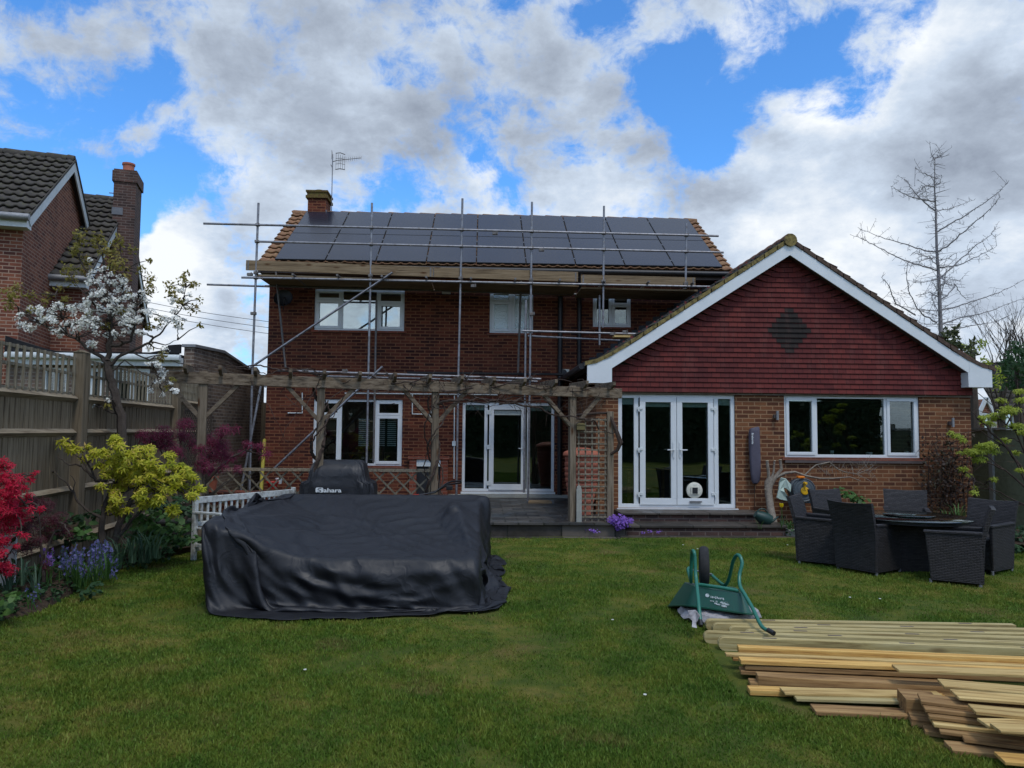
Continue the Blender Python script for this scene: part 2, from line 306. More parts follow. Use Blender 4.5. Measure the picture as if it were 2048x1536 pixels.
def coverf(n, tc, p):
    a = n.noise(tc, 2.2, 6, .65); b = n.noise(tc, 160, 2, .5); c = n.noise(n.v('MULTIPLY', tc, (1,1,1)).outputs[0], 9, 5, .7)
    col = n.mix(n.mr(a.outputs['Fac'], .35, .7), (.0055,.006,.008), (.0095,.01,.013))
    col = n.mix(n.mr(c.outputs['Fac'], .62, .78, 0, .3), col, (.055,.057,.065))
    n.t.links.new(n.mr(a.outputs['Fac'], .3, .7, .46, .62), p.inputs['Roughness'])
    bump(n, p, n.m('ADD', n.m('MULTIPLY', creases(n, tc), 1.0), n.m('MULTIPLY', b.outputs['Fac'], .05)), .16, .03); return col
cover_m = mat('charcoal polyester cover', coverf, .5, .42)
bbq_m = mat('black grill cover', coverf, .42, .5)
purplebag = mat('slate purple nylon', mottled((.075,.068,.09),(.1,.092,.12),5,(.05,.045,.06),20,.4,.4,.01), .7, .3)
def wickerf(n, tc, p):
    s = n.n('ShaderNodeSeparateXYZ', i={0:tc})
    v = n.n('ShaderNodeCombineXYZ', i={0:n.m('ADD', s.outputs[0], s.outputs[1]), 1:s.outputs[2], 2:0.0}).outputs[0]
    t = n.n('ShaderNodeTexBrick', i={'Vector':v,'Color1':(0,0,0,1),'Color2':(1,1,1,1),'Mortar':(0,0,0,1),'Scale':1.0,'Mortar Size':.005,'Mortar Smooth':1.0,'Brick Width':.06,'Row Height':.019})
    g = n.n('ShaderNodeSeparateColor', i={0:t.outputs[0]}).outputs[0]
    big = n.noise(tc, 6, 4, .6).outputs['Fac']
    col = n.mix(g, (.015,.013,.013), (.046,.041,.041)); col = n.mix(n.mr(big, .4, .7, 0, .6), col, (.035,.032,.035))
    col = n.mix(t.outputs['Fac'], col, (.006,.006,.006))
    bump(n, p, n.m('SUBTRACT', 1.0, t.outputs['Fac']), .9, .006); return col
wicker = mat('dark grey wicker weave', wickerf, .55, .4)
def panelf(n, tc, p):
    a = n.noise(tc, 1.2, 4, .6); s = n.n('ShaderNodeSeparateXYZ', i={0:tc})
    bars = n.m('PINGPONG', n.m('MULTIPLY', s.outputs[0], 27.0), .5)
    col = n.mix(n.mr(a.outputs['Fac'], .3, .7), (.012,.013,.022), (.017,.018,.028))
    col = n.mix(n.mr(bars, 0, .08, .12, 0), col, (.04,.04,.05)); return col
solar_m = mat('black solar glass', panelf, .25, .3)
solar_m.node_tree.nodes['Principled BSDF'].inputs['Coat Weight'].default_value = .12
solar_m.node_tree.nodes['Principled BSDF'].inputs['Coat Roughness'].default_value = .18
frame_b = mat('black aluminium', mottled((.01,.01,.011),(.014,.014,.015)), .4, .4)
clip_m = mat('bright clamp', mottled((.3,.3,.32),(.25,.25,.27)), .4, .5, Metallic=.6)
yellow = mat('yellow plastic', mottled((.75,.42,.01),(.65,.36,.01),6,(.5,.3,.02),30,.3,.1), .4, .5)
yellow_dull = mat('yellow levelling pole', mottled((.32,.26,.02),(.22,.18,.02)), .6, .4)
orange = mat('orange plastic', mottled((.8,.22,.01),(.7,.18,.01)), .4, .5)
redplastic = mat('red enamel', mottled((.5,.02,.012),(.4,.015,.01)), .4, .5)
reelgrey = mat('grey blue plastic', mottled((.06,.075,.085),(.08,.095,.105),5,(.04,.05,.055),30,.3,.1), .55, .4)
cangreen = mat('dark green plastic', mottled((.008,.035,.028),(.012,.045,.036),5,(.02,.03,.025),30,.3,.1), .5, .4)
clothm = mat('pale mint cloth', mottled((.42,.5,.43),(.35,.43,.36),6,(.25,.3,.25),20,.3,.4,.01), .85, .2)
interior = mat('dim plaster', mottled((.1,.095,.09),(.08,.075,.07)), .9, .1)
blind_m = mat('pale blind fabric', mottled((.5,.53,.48),(.44,.47,.43)), .7, .2)
blind_up = mat('white slat', mottled((.7,.74,.76),(.62,.66,.68)), .6, .3)
cream = mat('cream plastic', mottled((.68,.66,.55),(.6,.58,.48)), .5, .4)
brass = mat('old brass', mottled((.2,.16,.06),(.14,.11,.05)), .5, .4, Metallic=.5)
tilegrey = mat('grey metal', mottled((.2,.2,.2),(.28,.28,.28)), .5, .4, Metallic=.4)
redstripe = mat('sienna brick detail', brick((.22,.055,.03),(.28,.08,.045),(.14,.04,.025),(.2,.1,.07)), .9, .2)
cableb = mat('grey cable', mottled((.1,.1,.11),(.13,.13,.14)), .6, .3)
def glassm(name, refl, rough=.0, tint=(.75,.82,.8), bumpy=0):
    m = bpy.data.materials.new(name); m.use_nodes = True; n = N(m.node_tree)
    g = n.n('ShaderNodeBsdfGlossy', i={'Color':(.95,1,.98,1),'Roughness':rough}); t = n.n('ShaderNodeBsdfTransparent', i={'Color':tint+(1,)})
    fr = n.n('ShaderNodeFresnel', i={'IOR':1.45}); f = n.m('ADD', n.m('MULTIPLY', fr, 1.0), refl, clamp=True)
    tc = n.n('ShaderNodeTexCoord').outputs['Object']
    if bumpy:
        b = n.n('ShaderNodeBump', i={'Height':n.noise(tc, 45, 3, .6).outputs['Fac'],'Strength':bumpy,'Distance':.02}); n.t.links.new(b.outputs[0], g.inputs['Normal'])
    else:
        b = n.n('ShaderNodeBump', i={'Height':n.noise(tc, 1.3, 1, .5).outputs['Fac'],'Strength':.12,'Distance':.02}); n.t.links.new(b.outputs[0], g.inputs['Normal'])
    mx = n.n('ShaderNodeMixShader', i={0:f,1:t,2:g}); n.n('ShaderNodeOutputMaterial', i={'Surface':mx}); return m
glass = glassm('window glass', .07); glass_up = glassm('bright coated glass', .36); glass_obs = glassm('obscured glass', .3, .08, (.5,.6,.56), .6)
glass_table = glassm('green table glass', .05, .1, (.16,.26,.23))
# ---------------------------------------------------------------- mesh helpers
class MB:
    def __init__(s): s.v = []; s.f = []
    def add(s, vs, fs):
        o = len(s.v); s.v += [tuple(x) for x in vs]; s.f += [tuple(i+o for i in f) for f in fs]; return s
    def box(s, x0, x1, y0, y1, z0, z1):
        if x0>x1: x0,x1=x1,x0
        if y0>y1: y0,y1=y1,y0
        if z0>z1: z0,z1=z1,z0
        return s.add([(x0,y0,z0),(x1,y0,z0),(x1,y1,z0),(x0,y1,z0),(x0,y0,z1),(x1,y0,z1),(x1,y1,z1),(x0,y1,z1)],
                     [(0,3,2,1),(4,5,6,7),(0,1,5,4),(1,2,6,5),(2,3,7,6),(3,0,4,7)])
    def hexa(s, lo, hi):                  # eight points: four below, four above, same winding
        return s.add(list(lo)+list(hi), [(0,3,2,1),(4,5,6,7),(0,1,5,4),(1,2,6,5),(2,3,7,6),(3,0,4,7)])
    def bar(s, a, b, w, h, up=(0,0,1)):   # rectangular bar from a to b
        a = Vector(a); b = Vector(b); d = (b-a).normalized(); u = Vector(up)
        if abs(d.dot(u))>.98: u = Vector((0,1,0))
        r = d.cross(u).normalized(); u = r.cross(d)
        q = [r*(-w/2)+u*(-h/2), r*(w/2)+u*(-h/2), r*(w/2)+u*(h/2), r*(-w/2)+u*(h/2)]
        return s.add([a+x for x in q]+[b+x for x in q], [(0,1,2,3),(7,6,5,4),(0,4,5,1),(1,5,6,2),(2,6,7,3),(3,7,4,0)])
    def tube(s, pts, r, n=8, caps=True):
        pts = [Vector(p) for p in pts]; k = len(pts); rs = r if isinstance(r,(list,tuple)) else [r]*k; o = len(s.v); ref = None
        for i, p in enumerate(pts):
            d = (pts[min(i+1,k-1)]-pts[max(i-1,0)]);
            if d.length < 1e-9: d = Vector((0,0,1))
            d.normalize()
            if ref is None: ref = d.orthogonal().normalized()
            ref = (ref-d*ref.dot(d));
            if ref.length < 1e-6: ref = d.orthogonal()
            ref.normalize(); q = d.cross(ref)
            for j in range(n):
                t = 2*math.pi*j/n; s.v.append(tuple(p+(ref*math.cos(t)+q*math.sin(t))*rs[i]))
        for i in range(k-1):
            for j in range(n):
                a = o+i*n+j; b_ = o+i*n+(j+1)%n; s.f.append((a,b_,b_+n,a+n))
        if caps: s.f.append(tuple(o+j for j in range(n))[::-1]); s.f.append(tuple(o+(k-1)*n+j for j in range(n)))
        return s
    def lathe(s, prof, c=(0,0,0), n=24):  # prof: list of (r, z)
        o = len(s.v)
        for (r, z) in prof:
            for j in range(n):
                t = 2*math.pi*j/n; s.v.append((c[0]+r*math.cos(t), c[1]+r*math.sin(t), c[2]+z))
        for i in range(len(prof)-1):
            for j in range(n):
                a = o+i*n+j; b_ = o+i*n+(j+1)%n; s.f.append((a,b_,b_+n,a+n))
        s.f.append(tuple(o+j for j in range(n))[::-1]); s.f.append(tuple(o+(len(prof)-1)*n+j for j in range(n))); return s
    def prism(s, poly, a, b):             # polygon of 3D points extruded from offset a to offset b
        n = len(poly); P = [Vector(p) for p in poly]; a = Vector(a); b = Vector(b)
        return s.add([p+a for p in P]+[p+b for p in P], [tuple(range(n)), tuple(range(2*n-1,n-1,-1))]+[(i,i+n,(i+1)%n+n,(i+1)%n) for i in range(n)])
    def build(s, name, m, parent=None, smooth=False, bevel=0, fix=True):
        me = bpy.data.meshes.new(name); me.from_pydata(s.v, [], s.f); me.materials.append(m)
        if fix:
            import bmesh
            bm = bmesh.new(); bm.from_mesh(me); bmesh.ops.recalc_face_normals(bm, faces=bm.faces); bm.to_mesh(me); bm.free()
        if smooth:
            me.polygons.foreach_set('use_smooth', [True]*len(me.polygons))
            try: me.set_sharp_from_angle(angle=rad(45))
            except Exception: pass
        o = bpy.data.objects.new(name, me); COL.objects.link(o)
        if parent is not None: set_parent(o, parent)
        if bevel:
            md = o.modifiers.new('bevel','BEVEL'); md.width = bevel; md.segments = 2; md.limit_method = 'ANGLE'; md.angle_limit = rad(50)
        return o
def np_mesh(name, V, Fc, m, parent=None, smooth=False):
    V = np.ascontiguousarray(V, dtype=np.float32); Fc = np.ascontiguousarray(Fc, dtype=np.int32); k = Fc.shape[1]
    me = bpy.data.meshes.new(name); me.vertices.add(len(V)); me.vertices.foreach_set('co', V.ravel())
    me.loops.add(Fc.size); me.loops.foreach_set('vertex_index', Fc.ravel())
    me.polygons.add(len(Fc)); me.polygons.foreach_set('loop_start', np.arange(0, Fc.size, k, dtype=np.int32))
    try: me.polygons.foreach_set('loop_total', np.full(len(Fc), k, dtype=np.int32))
    except Exception: pass
    if smooth: me.polygons.foreach_set('use_smooth', np.ones(len(Fc), dtype=bool))
    me.update(calc_edges=True); me.materials.append(m)
    o = bpy.data.objects.new(name, me); COL.objects.link(o)
    if parent is not None: set_parent(o, parent)
    return o
def set_parent(o, parent):                # keep the child's world place
    o.parent = parent
    if parent.type == 'EMPTY':
        o.matrix_parent_inverse = (Matrix.Translation(parent.location) @ Matrix.Rotation(parent.rotation_euler.z, 4, 'Z')).inverted()
def tag(o, label, cat, group=None):
    o['label'] = label; o['category'] = cat
    if group: o['group'] = group
    return o
def thing(name, label, cat, loc=(0,0,0), rz=0.0, group=None):
    o = bpy.data.objects.new(name, None); COL.objects.link(o); o.location = loc; o.rotation_euler = (0,0,rz); o.empty_display_size = .2
    return tag(o, label, cat, group)
def struct(o, kind='structure'): o['kind'] = kind; return o
def copy_tree(o, parent=None):
    c = o.copy(); COL.objects.link(c)
    if parent is not None: c.parent = parent
    for ch in [x for x in bpy.data.objects if x.parent == o]: copy_tree(ch, c)
    return c
def scatter(name, tv, tf, pos, nrm, size, m, parent=None, droop=None, spin=None):
    """tv template (k,3) in local xy plane, +x is the leaf's axis; each copy gets normal nrm[i], random spin, size[i]."""
    n = len(pos); pos = np.asarray(pos, float); nrm = np.asarray(nrm, float); nrm /= np.linalg.norm(nrm, axis=1)[:,None]+1e-9
    a = RNG.normal(size=(n,3)) if spin is None else np.asarray(spin, float)
    x = a-nrm*np.sum(a*nrm,1)[:,None]; x /= np.linalg.norm(x,axis=1)[:,None]+1e-9; y = np.cross(nrm, x)
    sz = np.broadcast_to(np.asarray(size, float), (n,))[:,None,None]
    V = pos[:,None,:]+sz*(tv[None,:,0:1]*x[:,None,:]+tv[None,:,1:2]*y[:,None,:]+tv[None,:,2:3]*nrm[:,None,:])
    k = len(tv); Fc = (tf[None]+np.arange(n)[:,None,None]*k).reshape(-1, tf.shape[1])
    return np_mesh(name, V.reshape(-1,3), Fc, m, parent)
def star(lobes, w, droop=.25, span=300):
    vs = []; fs = []
    for i in range(lobes):
        t = rad(-span/2+span*i/(lobes-1)); L = 1.0 if lobes<4 else .65+.35*math.cos(t/2.2); c, s_ = math.cos(t), math.sin(t); o = len(vs)
        vs += [(0,0,0),(L*.45*c-w*s_, L*.45*s_+w*c, -.03),(L*c,L*s_,-droop*L),(L*.45*c+w*s_, L*.45*s_-w*c, -.03)]; fs.append((o,o+1,o+2,o+3))
    return np.array(vs), np.array(fs)
MAPLE = star(5,.13); LACE = star(5,.05,.5); PETALS = star(5,.26,-.1,288); LEAF = (np.array([(0,0,0),(.45,.22,.05),(1,0,-.12),(.45,-.22,.05)]), np.array([(0,1,2,3)]))
BROAD = (np.array([(0,0,0),(.25,.34,.05),(.7,.36,0),(1,0,-.15),(.7,-.36,0),(.25,-.34,.05)]), np.array([(0,1,2,3,4,5)]))
STRAP = (np.array([(0,-.022,0),(0,.022,0),(.4,.028,.12),(.4,-.028,.12),(.8,.02,.1),(.8,-.02,.1),(1.05,0,-.15),(1.05,0,-.15)]), np.array([(0,1,2,3),(3,2,4,5),(5,4,6,7)]))
def clump(c, r, n, flat=1.0):
    d = RNG.normal(size=(n,3)); d /= np.linalg.norm(d,axis=1)[:,None]; rr = r*RNG.random(n)[:,None]**.45
    p = np.array(c)[None]+d*rr*np.array([1,1,flat])[None]; return p, d
# ================================================================ ground, lawn, patio
def noise2(x, y, s=1.0): return (math.sin(x*1.7*s+.3)*math.cos(y*2.1*s+1.1)+math.sin(x*3.9*s+y*2.7*s)*.5)/1.5
g = MB(); g.add([(-400,-400,-.006),(400,-400,-.006),(400,600,-.006),(-400,600,-.006)], [(0,1,2,3)])
struct(g.build('ground', lawn_m, fix=False))
LX0, LX1, LY0, LY1 = -7.0, 11.0, -16.0, 13.2
nx, ny = 90, 120
gx, gy = np.meshgrid(np.linspace(LX0,LX1,nx), np.linspace(LY0,LY1,ny))
gz = .006*np.sin(gx*1.3+.5)*np.cos(gy*1.1)+.006*np.sin(gx*3.1+gy*2.3)+.002
idx = (np.arange(ny-1)[:,None]*nx+np.arange(nx-1)[None]).ravel()
struct(np_mesh('lawn', np.stack([gx.ravel(),gy.ravel(),gz.ravel()],1), np.stack([idx,idx+1,idx+nx+1,idx+nx],1), lawn_m, smooth=True))
# patio with a brick edge, and two broad steps below the garden doors
p = MB(); p.box(-5.4,2.42,12.56,17.3,.0,.2); po = p.build('patio', step_m); struct(po)
p = MB(); p.box(-5.4,2.45,12.5,17.3,.202,.235); struct(p.build('patio_paving', patio_m))
p = MB(); p.box(.15,2.3,12.36,12.5,-.02,.012); p.box(2.32,5.35,12.52,12.7,-.02,.012); struct(p.build('paving_edge', step_m))
stp = thing('garden_steps','two broad mossy slab steps below the double glazed garden doors','steps',(3.6,13.3,0))
p = MB(); p.box(2.46,5.2,12.72,13.88,0,.135); p.build('lower_riser', brick_dark, stp)
p = MB(); p.box(2.46,5.26,12.68,13.88,.137,.178); p.build('lower_tread', step_m, stp, bevel=.008)
p = MB(); p.box(2.46,4.98,13.28,13.88,.18,.292); p.build('upper_riser', brick_dark, stp)
p = MB()
for i in range(4): p.box(2.46+.64*i+.004, 2.46+.64*(i+1), 13.22,13.88,.294,.33)
p.build('upper_tread', step_m, stp, bevel=.008)
# flower beds
def bed(name, pts, h, seed):
    rr = random.Random(seed); c = sum((Vector(p) for p in pts), Vector((0,0)))/len(pts); m = MB(); n = len(pts); rings = []
    for k, (f, z) in enumerate(((1.0,0.0),(.93,.04),(.75,h),(.4,h*1.15))):
        rings.append([(c.x+(p[0]-c.x)*f, c.y+(p[1]-c.y)*f, z+rr.uniform(-.01,.015)*(k>0)) for p in pts])
    vs = sum(rings, []); fs = [(k*n+i, k*n+(i+1)%n, (k+1)*n+(i+1)%n, (k+1)*n+i) for k in range(3) for i in range(n)]; fs.append(tuple(3*n+i for i in range(n)))
    m.add(vs, fs); o = m.build(name, soil, smooth=True); return struct(o)
bed('left_bed', [(-5.7,15),(-5.3,11.8),(-4.3,11.9),(-3.9,11.3),(-4.1,10.8),(-4.38,9.8),(-4.5,8.9),(-4.25,8.1),(-4.15,7.4),(-4.45,6.6),(-4.1,5.6),(-4.2,4.5),(-5,2.0),(-5.0,8.2),(-5.45,11.0)], .1, 1)
bed('right_bed', [(5.05,13.8),(5.15,13.0),(5.7,12.35),(6.5,12.1),(7.6,12.0),(8.3,11.6),(8.7,10.6),(8.9,9.0),(9.1,6),(10,6),(10,13.8)], .1, 2)
kb = MB()
for (a,b_) in (((5.15,12.95),(5.5,12.5)),((5.5,12.5),(5.95,12.25)),((5.95,12.25),(6.6,12.08)),((6.6,12.08),(7.3,11.98))):
    kb.bar((a[0],a[1],.05),(b_[0],b_[1],.055),.14,.13)
struct(kb.build('bed_edging', concrete, bevel=.02))
# ================================================================ main house
MY = 17.3
house = thing('brick_house','two storey red brick house under black solar panels with a tile hung gable extension','house',(0.4,17.3,0))
def wall_x(m, y, th, x0, x1, z0, z1, holes):   # wall along x with openings (xa,xb,za,zb)
    xs = sorted({x0,x1,*[h[0] for h in holes],*[h[1] for h in holes]})
    for a, b_ in zip(xs, xs[1:]):
        cuts = sorted([(h[2],h[3]) for h in holes if h[0] <= a+1e-6 and h[1] >= b_-1e-6]); z = z0
        for (c, d) in cuts:
            if c > z: m.box(a,b_,y,y+th,z,c)
            z = d
        if z < z1: m.box(a,b_,y,y+th,z,z1)
def rect(x0,y0,x1,y1,Y): a = at(x0,y0,Y); b_ = at(x1,y1,Y); return (a.x,b_.x,b_.z,a.z)
WU1 = rect(630,577,808,662.5,MY); WU2 = rect(980,580,1066,667,MY); WU3 = rect(1186,587,1262,655,MY)
WL = rect(628,798,803,932,MY); DM = rect(925.5,804,1108,984,MY)
EY = 13.9
DE = rect(1236.5,787.5,1472,1017,EY); WE = rect(1568,790,1841,916.5,EY)
HX0, HX1 = -4.91, 5.62
m = MB(); wall_x(m, MY, .28, HX0, HX1, -.1, 5.3, [WU1,WU2,WU3,WL,DM]); m.build('wall', brick_red, house)
m = MB(); m.box(HX0,HX0+.28,MY+.281,22.3,-.1,5.3); m.box(HX1-.28,HX1,MY+.281,22.3,-.1,5.3); m.box(HX0,HX1,22.301,22.58,-.1,5.3)
for X in (HX0, HX1-.28): m.prism([(X,MY+.02,5.302),(X,22.56,5.302),(X,19.9,7.22)], (0,0,0), (.28,0,0))
m.build('side_wall', brick_red, house)
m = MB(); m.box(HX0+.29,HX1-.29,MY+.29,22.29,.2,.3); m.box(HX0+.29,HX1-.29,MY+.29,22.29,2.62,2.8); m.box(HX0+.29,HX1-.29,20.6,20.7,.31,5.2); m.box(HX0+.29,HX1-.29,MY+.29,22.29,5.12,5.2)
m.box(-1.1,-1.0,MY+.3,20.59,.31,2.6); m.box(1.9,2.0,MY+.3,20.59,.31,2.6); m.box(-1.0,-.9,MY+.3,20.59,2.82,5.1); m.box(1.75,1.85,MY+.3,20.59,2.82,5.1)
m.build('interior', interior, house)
# window: outer frame, mullions, opening sashes, glass, sill
def window(name, R, Y, cells, gl, parent, sill=True, fr=.05, m_fr=None, label=None, cill_white=False):
    x0,x1,z0,z1 = R; f = MB(); y0 = Y+.03; y1 = Y+.1; m_fr = m_fr or white
    f.box(x0,x1,y0,y1,z1-fr,z1); f.box(x0,x1,y0,y1,z0,z0+fr); f.box(x0,x0+fr,y0,y1,z0+fr,z1-fr); f.box(x1-fr,x1,y0,y1,z0+fr,z1-fr)
    vx = sorted({round(c[0],4) for c in cells}-{0.0}); X = lambda u: x0+(x1-x0)*u; Zf = lambda u: z0+(z1-z0)*u
    for u in vx: f.box(X(u)-fr*.55,X(u)+fr*.55,y0,y1,z0+fr,z1-fr)
    root = f.build(name, m_fr, parent, bevel=.004)
    if label: root['label'] = label
    for c in cells:
        a = X(c[0])+(fr if c[0]==0 else fr*.55); b_ = X(c[1])-(fr if c[1]==1 else fr*.55); lo = Zf(c[2])+(fr if c[2]==0 else 0); hi = Zf(c[3])-(fr if c[3]==1 else 0)
        if c[2]>0: lo += fr*.55; root_bar = MB().box(a,b_,y0+.001,y1,lo-fr*1.1,lo)
        if c[2]>0: root_bar.build('transom', m_fr, root)
        if c[4]:
            s = MB(); w_ = c[4]; ys = Y+.012; g_ = .004
            s.box(a-.012,b_+.012,ys,ys+.05,hi-w_,hi+.012); s.box(a-.012,b_+.012,ys,ys+.05,lo-.012,lo+w_); s.box(a-.012,a+w_,ys,ys+.05,lo+w_,hi-w_); s.box(b_-w_,b_+.012,ys,ys+.05,lo+w_,hi-w_)
            s.build('sash', m_fr, root, bevel=.006); a += w_; b_ -= w_; lo += w_; hi -= w_
        MB().box(a-.01,b_+.01,Y+.065,Y+.072,lo-.01,hi+.01).build('pane', gl, root)
        if len(c) > 5 and c[5]: MB().box(a,b_,Y+.085,Y+.1,hi-c[5],hi).build('rolled_blind', blind_m, root)
    if sill:
        MB().box(x0-.06,x1+.06,Y-.045,Y+.1,z0-.05,z0-.002).build('sill', redstripe if not cill_white else white, root)
    return root
wu = window('window', WU1, MY, [(0,.3,0,.72,.055),(0,.3,.72,1,.04),(.3,.7,0,1,0),(.7,1,0,.66,.055),(.7,1,.66,1,.04)], glass_up, house)
# net curtain / pale blind low behind the upstairs glass
MB().box(WU1[0]+.05,WU1[0]+.62,MY+.14,MY+.15,WU1[2]+.05,WU1[3]-.3).build('net_curtain', blind_m, wu)
w2 = window('window', WU2, MY, [(0,.5,0,.72,.05),(0,.5,.72,1,.035),(.5,1,0,1,.05)], glass_obs, house, label='bathroom window with obscured glass')
MB().box(WU2[0]+.05,WU2[0]+.5,MY+.15,MY+.16,WU2[2]+.05,WU2[3]-.35).build('net_curtain', blind_m, w2)
w3 = window('window', WU3, MY, [(0,.5,0,1,.045),(.5,1,0,.66,.045),(.5,1,.66,1,.035)], glass, house, label='small window with a paper note in its lower pane')
MB().box(WU3[1]-.27,WU3[1]-.13,MY+.1,MY+.105,WU3[2]+.1,WU3[2]+.27).build('paper_note', blind_m, w3)
wl = window('window', WL, MY, [(0,.3,0,.75,.055),(0,.3,.75,1,.045),(.3,.7,0,1,0),(.7,1,0,.75,.055),(.7,1,.75,1,.045)], glass, house, label='living room window with white shutters half drawn')
s = MB()
for (xa,xb) in ((WL[1]-.62,WL[1]-.42),(WL[1]-.36,WL[1]-.16),(WL[1]-1.02,WL[1]-.78)):
    z = WL[2]+.45
    while z < WL[3]-.42: s.box(xa,xb,MY+.2,MY+.24,z,z+.022); z += .046
s.build('shutter_slats', blind_up, wl)
# pane door with two side lights
def sideframe(parent, R, Y, name='patio_door'):
    return window(name, R, Y, [(0,.255,0,1,0,.12),(.255,.72,0,1,0),(.72,1,0,1,0,.12)], glass, parent, sill=False, fr=.065)
dm = sideframe(house, DM, MY); dw = DM[1]-DM[0]
MB().box(DM[0]-.02,DM[1]+.02,MY-.04,MY+.1,DM[2]-.05,DM[2]-.002).build('threshold', white, dm)
lx, rx = DM[0]+dw*.29, DM[0]+dw*.69
s = MB(); z0, z1 = DM[2]+.04, DM[3]-.05; yy = MY+.004
s.box(lx,rx,yy,yy+.03,z1-.12,z1); s.box(lx,rx,yy,yy+.03,z0,z0+.13); s.box(lx,lx+.11,yy,yy+.03,z0+.13,z1-.12); s.box(rx-.11,rx,yy,yy+.03,z0+.13,z1-.12)
dl = s.build('door_leaf', white, dm, bevel=.006)
MB().box(lx+.115,rx-.115,MY+.06,MY+.064,z1-.24,z1-.13).build('rolled_blind', blind_m, dm)
for zc in (z0+.15,(z0+z1)/2,z1-.18): MB().box(lx-.05,lx+.05,MY-.012,MY+.003,zc-.05,zc+.05).build('hinge', white_dirty, dm, bevel=.004)
MB().bar((rx-.06,MY-.03,1.35),(rx-.17,MY-.03,1.35),.02,.02).box(rx-.075,rx-.045,MY-.03,MY+.003,1.25,1.45).build('handle', white, dm, bevel=.004)
# roof
RY, RZ, EYV, EZ = 19.88, 7.47, 16.92, 5.47
RX0, RX1 = -5.07, 5.79
sl_ = Vector((0, RY-EYV, RZ-EZ)); SLL = sl_.length; ev = sl_.normalized(); en = Vector((0,-ev.z,ev.y))
def tile_roof(name, O, eu, ev_, en_, wdt, length, m, parent, gauge=.3, pitch=.21, amp=.026, step=.04, seed=0):
    nu = max(4, int(wdt/pitch*6)); us = np.linspace(0, wdt, nu+1); ph = (us/pitch)%1.0
    prof = amp*np.where(ph<.45, np.sin(ph/.45*np.pi)**.8, -.15*np.sin((ph-.45)/.55*np.pi))
    rr = np.random.default_rng(seed); rows = int(math.ceil(length/gauge)); L = []; H = []
    for r in range(rows):
        a, b_ = r*gauge, min((r+1)*gauge, length); L += [a+.07, a, a, b_]; H += [.004, step*.75, step+.018, .012]
    L = np.array(L); H = np.array(H); nv = len(L)
    jit = np.repeat(rr.normal(0,.004,(rows, int(wdt/pitch)+2)),4,axis=0); ji = np.minimum((us/pitch).astype(int), jit.shape[1]-1)
    h = H[:,None]+prof[None]+jit[:,ji]
    O = np.array(O); eu = np.array(eu); e2 = np.array(ev_); e3 = np.array(en_)
    P = O+us[None,:,None]*eu+L[:,None,None]*e2+h[:,:,None]*e3
    base = O+us[None,:,None]*eu+np.array([0,length])[:,None,None]*e2-.04*e3
    V = np.concatenate([P.reshape(-1,3), base.reshape(-1,3)]); n = nu+1
    i = (np.arange(nv-1)[:,None]*n+np.arange(nu)[None]).ravel(); F1 = np.stack([i,i+1,i+n+1,i+n],1)
    b0 = nv*n; j = np.arange(nu); F2 = np.stack([b0+j,b0+j+1,j+1,j],1); F3 = np.stack([(nv-1)*n+j,(nv-1)*n+j+1,b0+n+j+1,b0+n+j],1)
    F4 = np.stack([b0+j,b0+n+j,b0+n+j+1,b0+j+1],1)
    k = np.arange(0,nv-1); ends = []
    return np_mesh(name, V, np.concatenate([F1,F2,F3,F4]), m, parent)
roof = tile_roof('roof', (RX0,EYV,EZ), (1,0,0), ev, en, RX1-RX0, SLL, tile_brown, house, seed=3)
tile_roof('rear_roof', (RX1,RY+(RY-EYV),EZ), (-1,0,0), (0,-ev.y,ev.z), (0,ev.z,ev.y), RX1-RX0, SLL, tile_brown, house, seed=4)
m = MB()
x = RX0
while x < RX1-.05:
    e = min(x+.42, RX1); m.tube([(x,RY,RZ-.01),(x+.02,RY,RZ+.0),(e-.01,RY,RZ-.012)], [.1,.105,.098], 10); x = e
m.build('ridge_tiles', tile_brown, house, smooth=True)
m = MB(); m.box(RX0+.02,RX1-.02,EYV+.03,EYV+.06,EZ-.2,EZ-.03); m.build('fascia', soffit, house)
m = MB(); m.box(RX0+.02,RX1-.02,EYV+.061,MY-.002,EZ-.2,EZ-.17); m.build('soffit_board', soffit, house)
m = MB(); m.tube([(RX0,EYV-.05,EZ-.06),(RX1-.1,EYV-.05,EZ-.07)], .06, 10); m.build('gutter', black, house, smooth=True)
for X in (RX0, RX1-.06):
    m = MB(); a = Vector((X,EYV,EZ-.05)); b_ = Vector((X,RY,RZ-.05)); c = Vector((X,2*RY-EYV,EZ-.05)); d = Vector((0,0,.17))
    m.prism([a,b_,c,c-d,b_-d,a-d], (0,0,0), (.06,0,0)); m.build('verge_board', soffit, house)
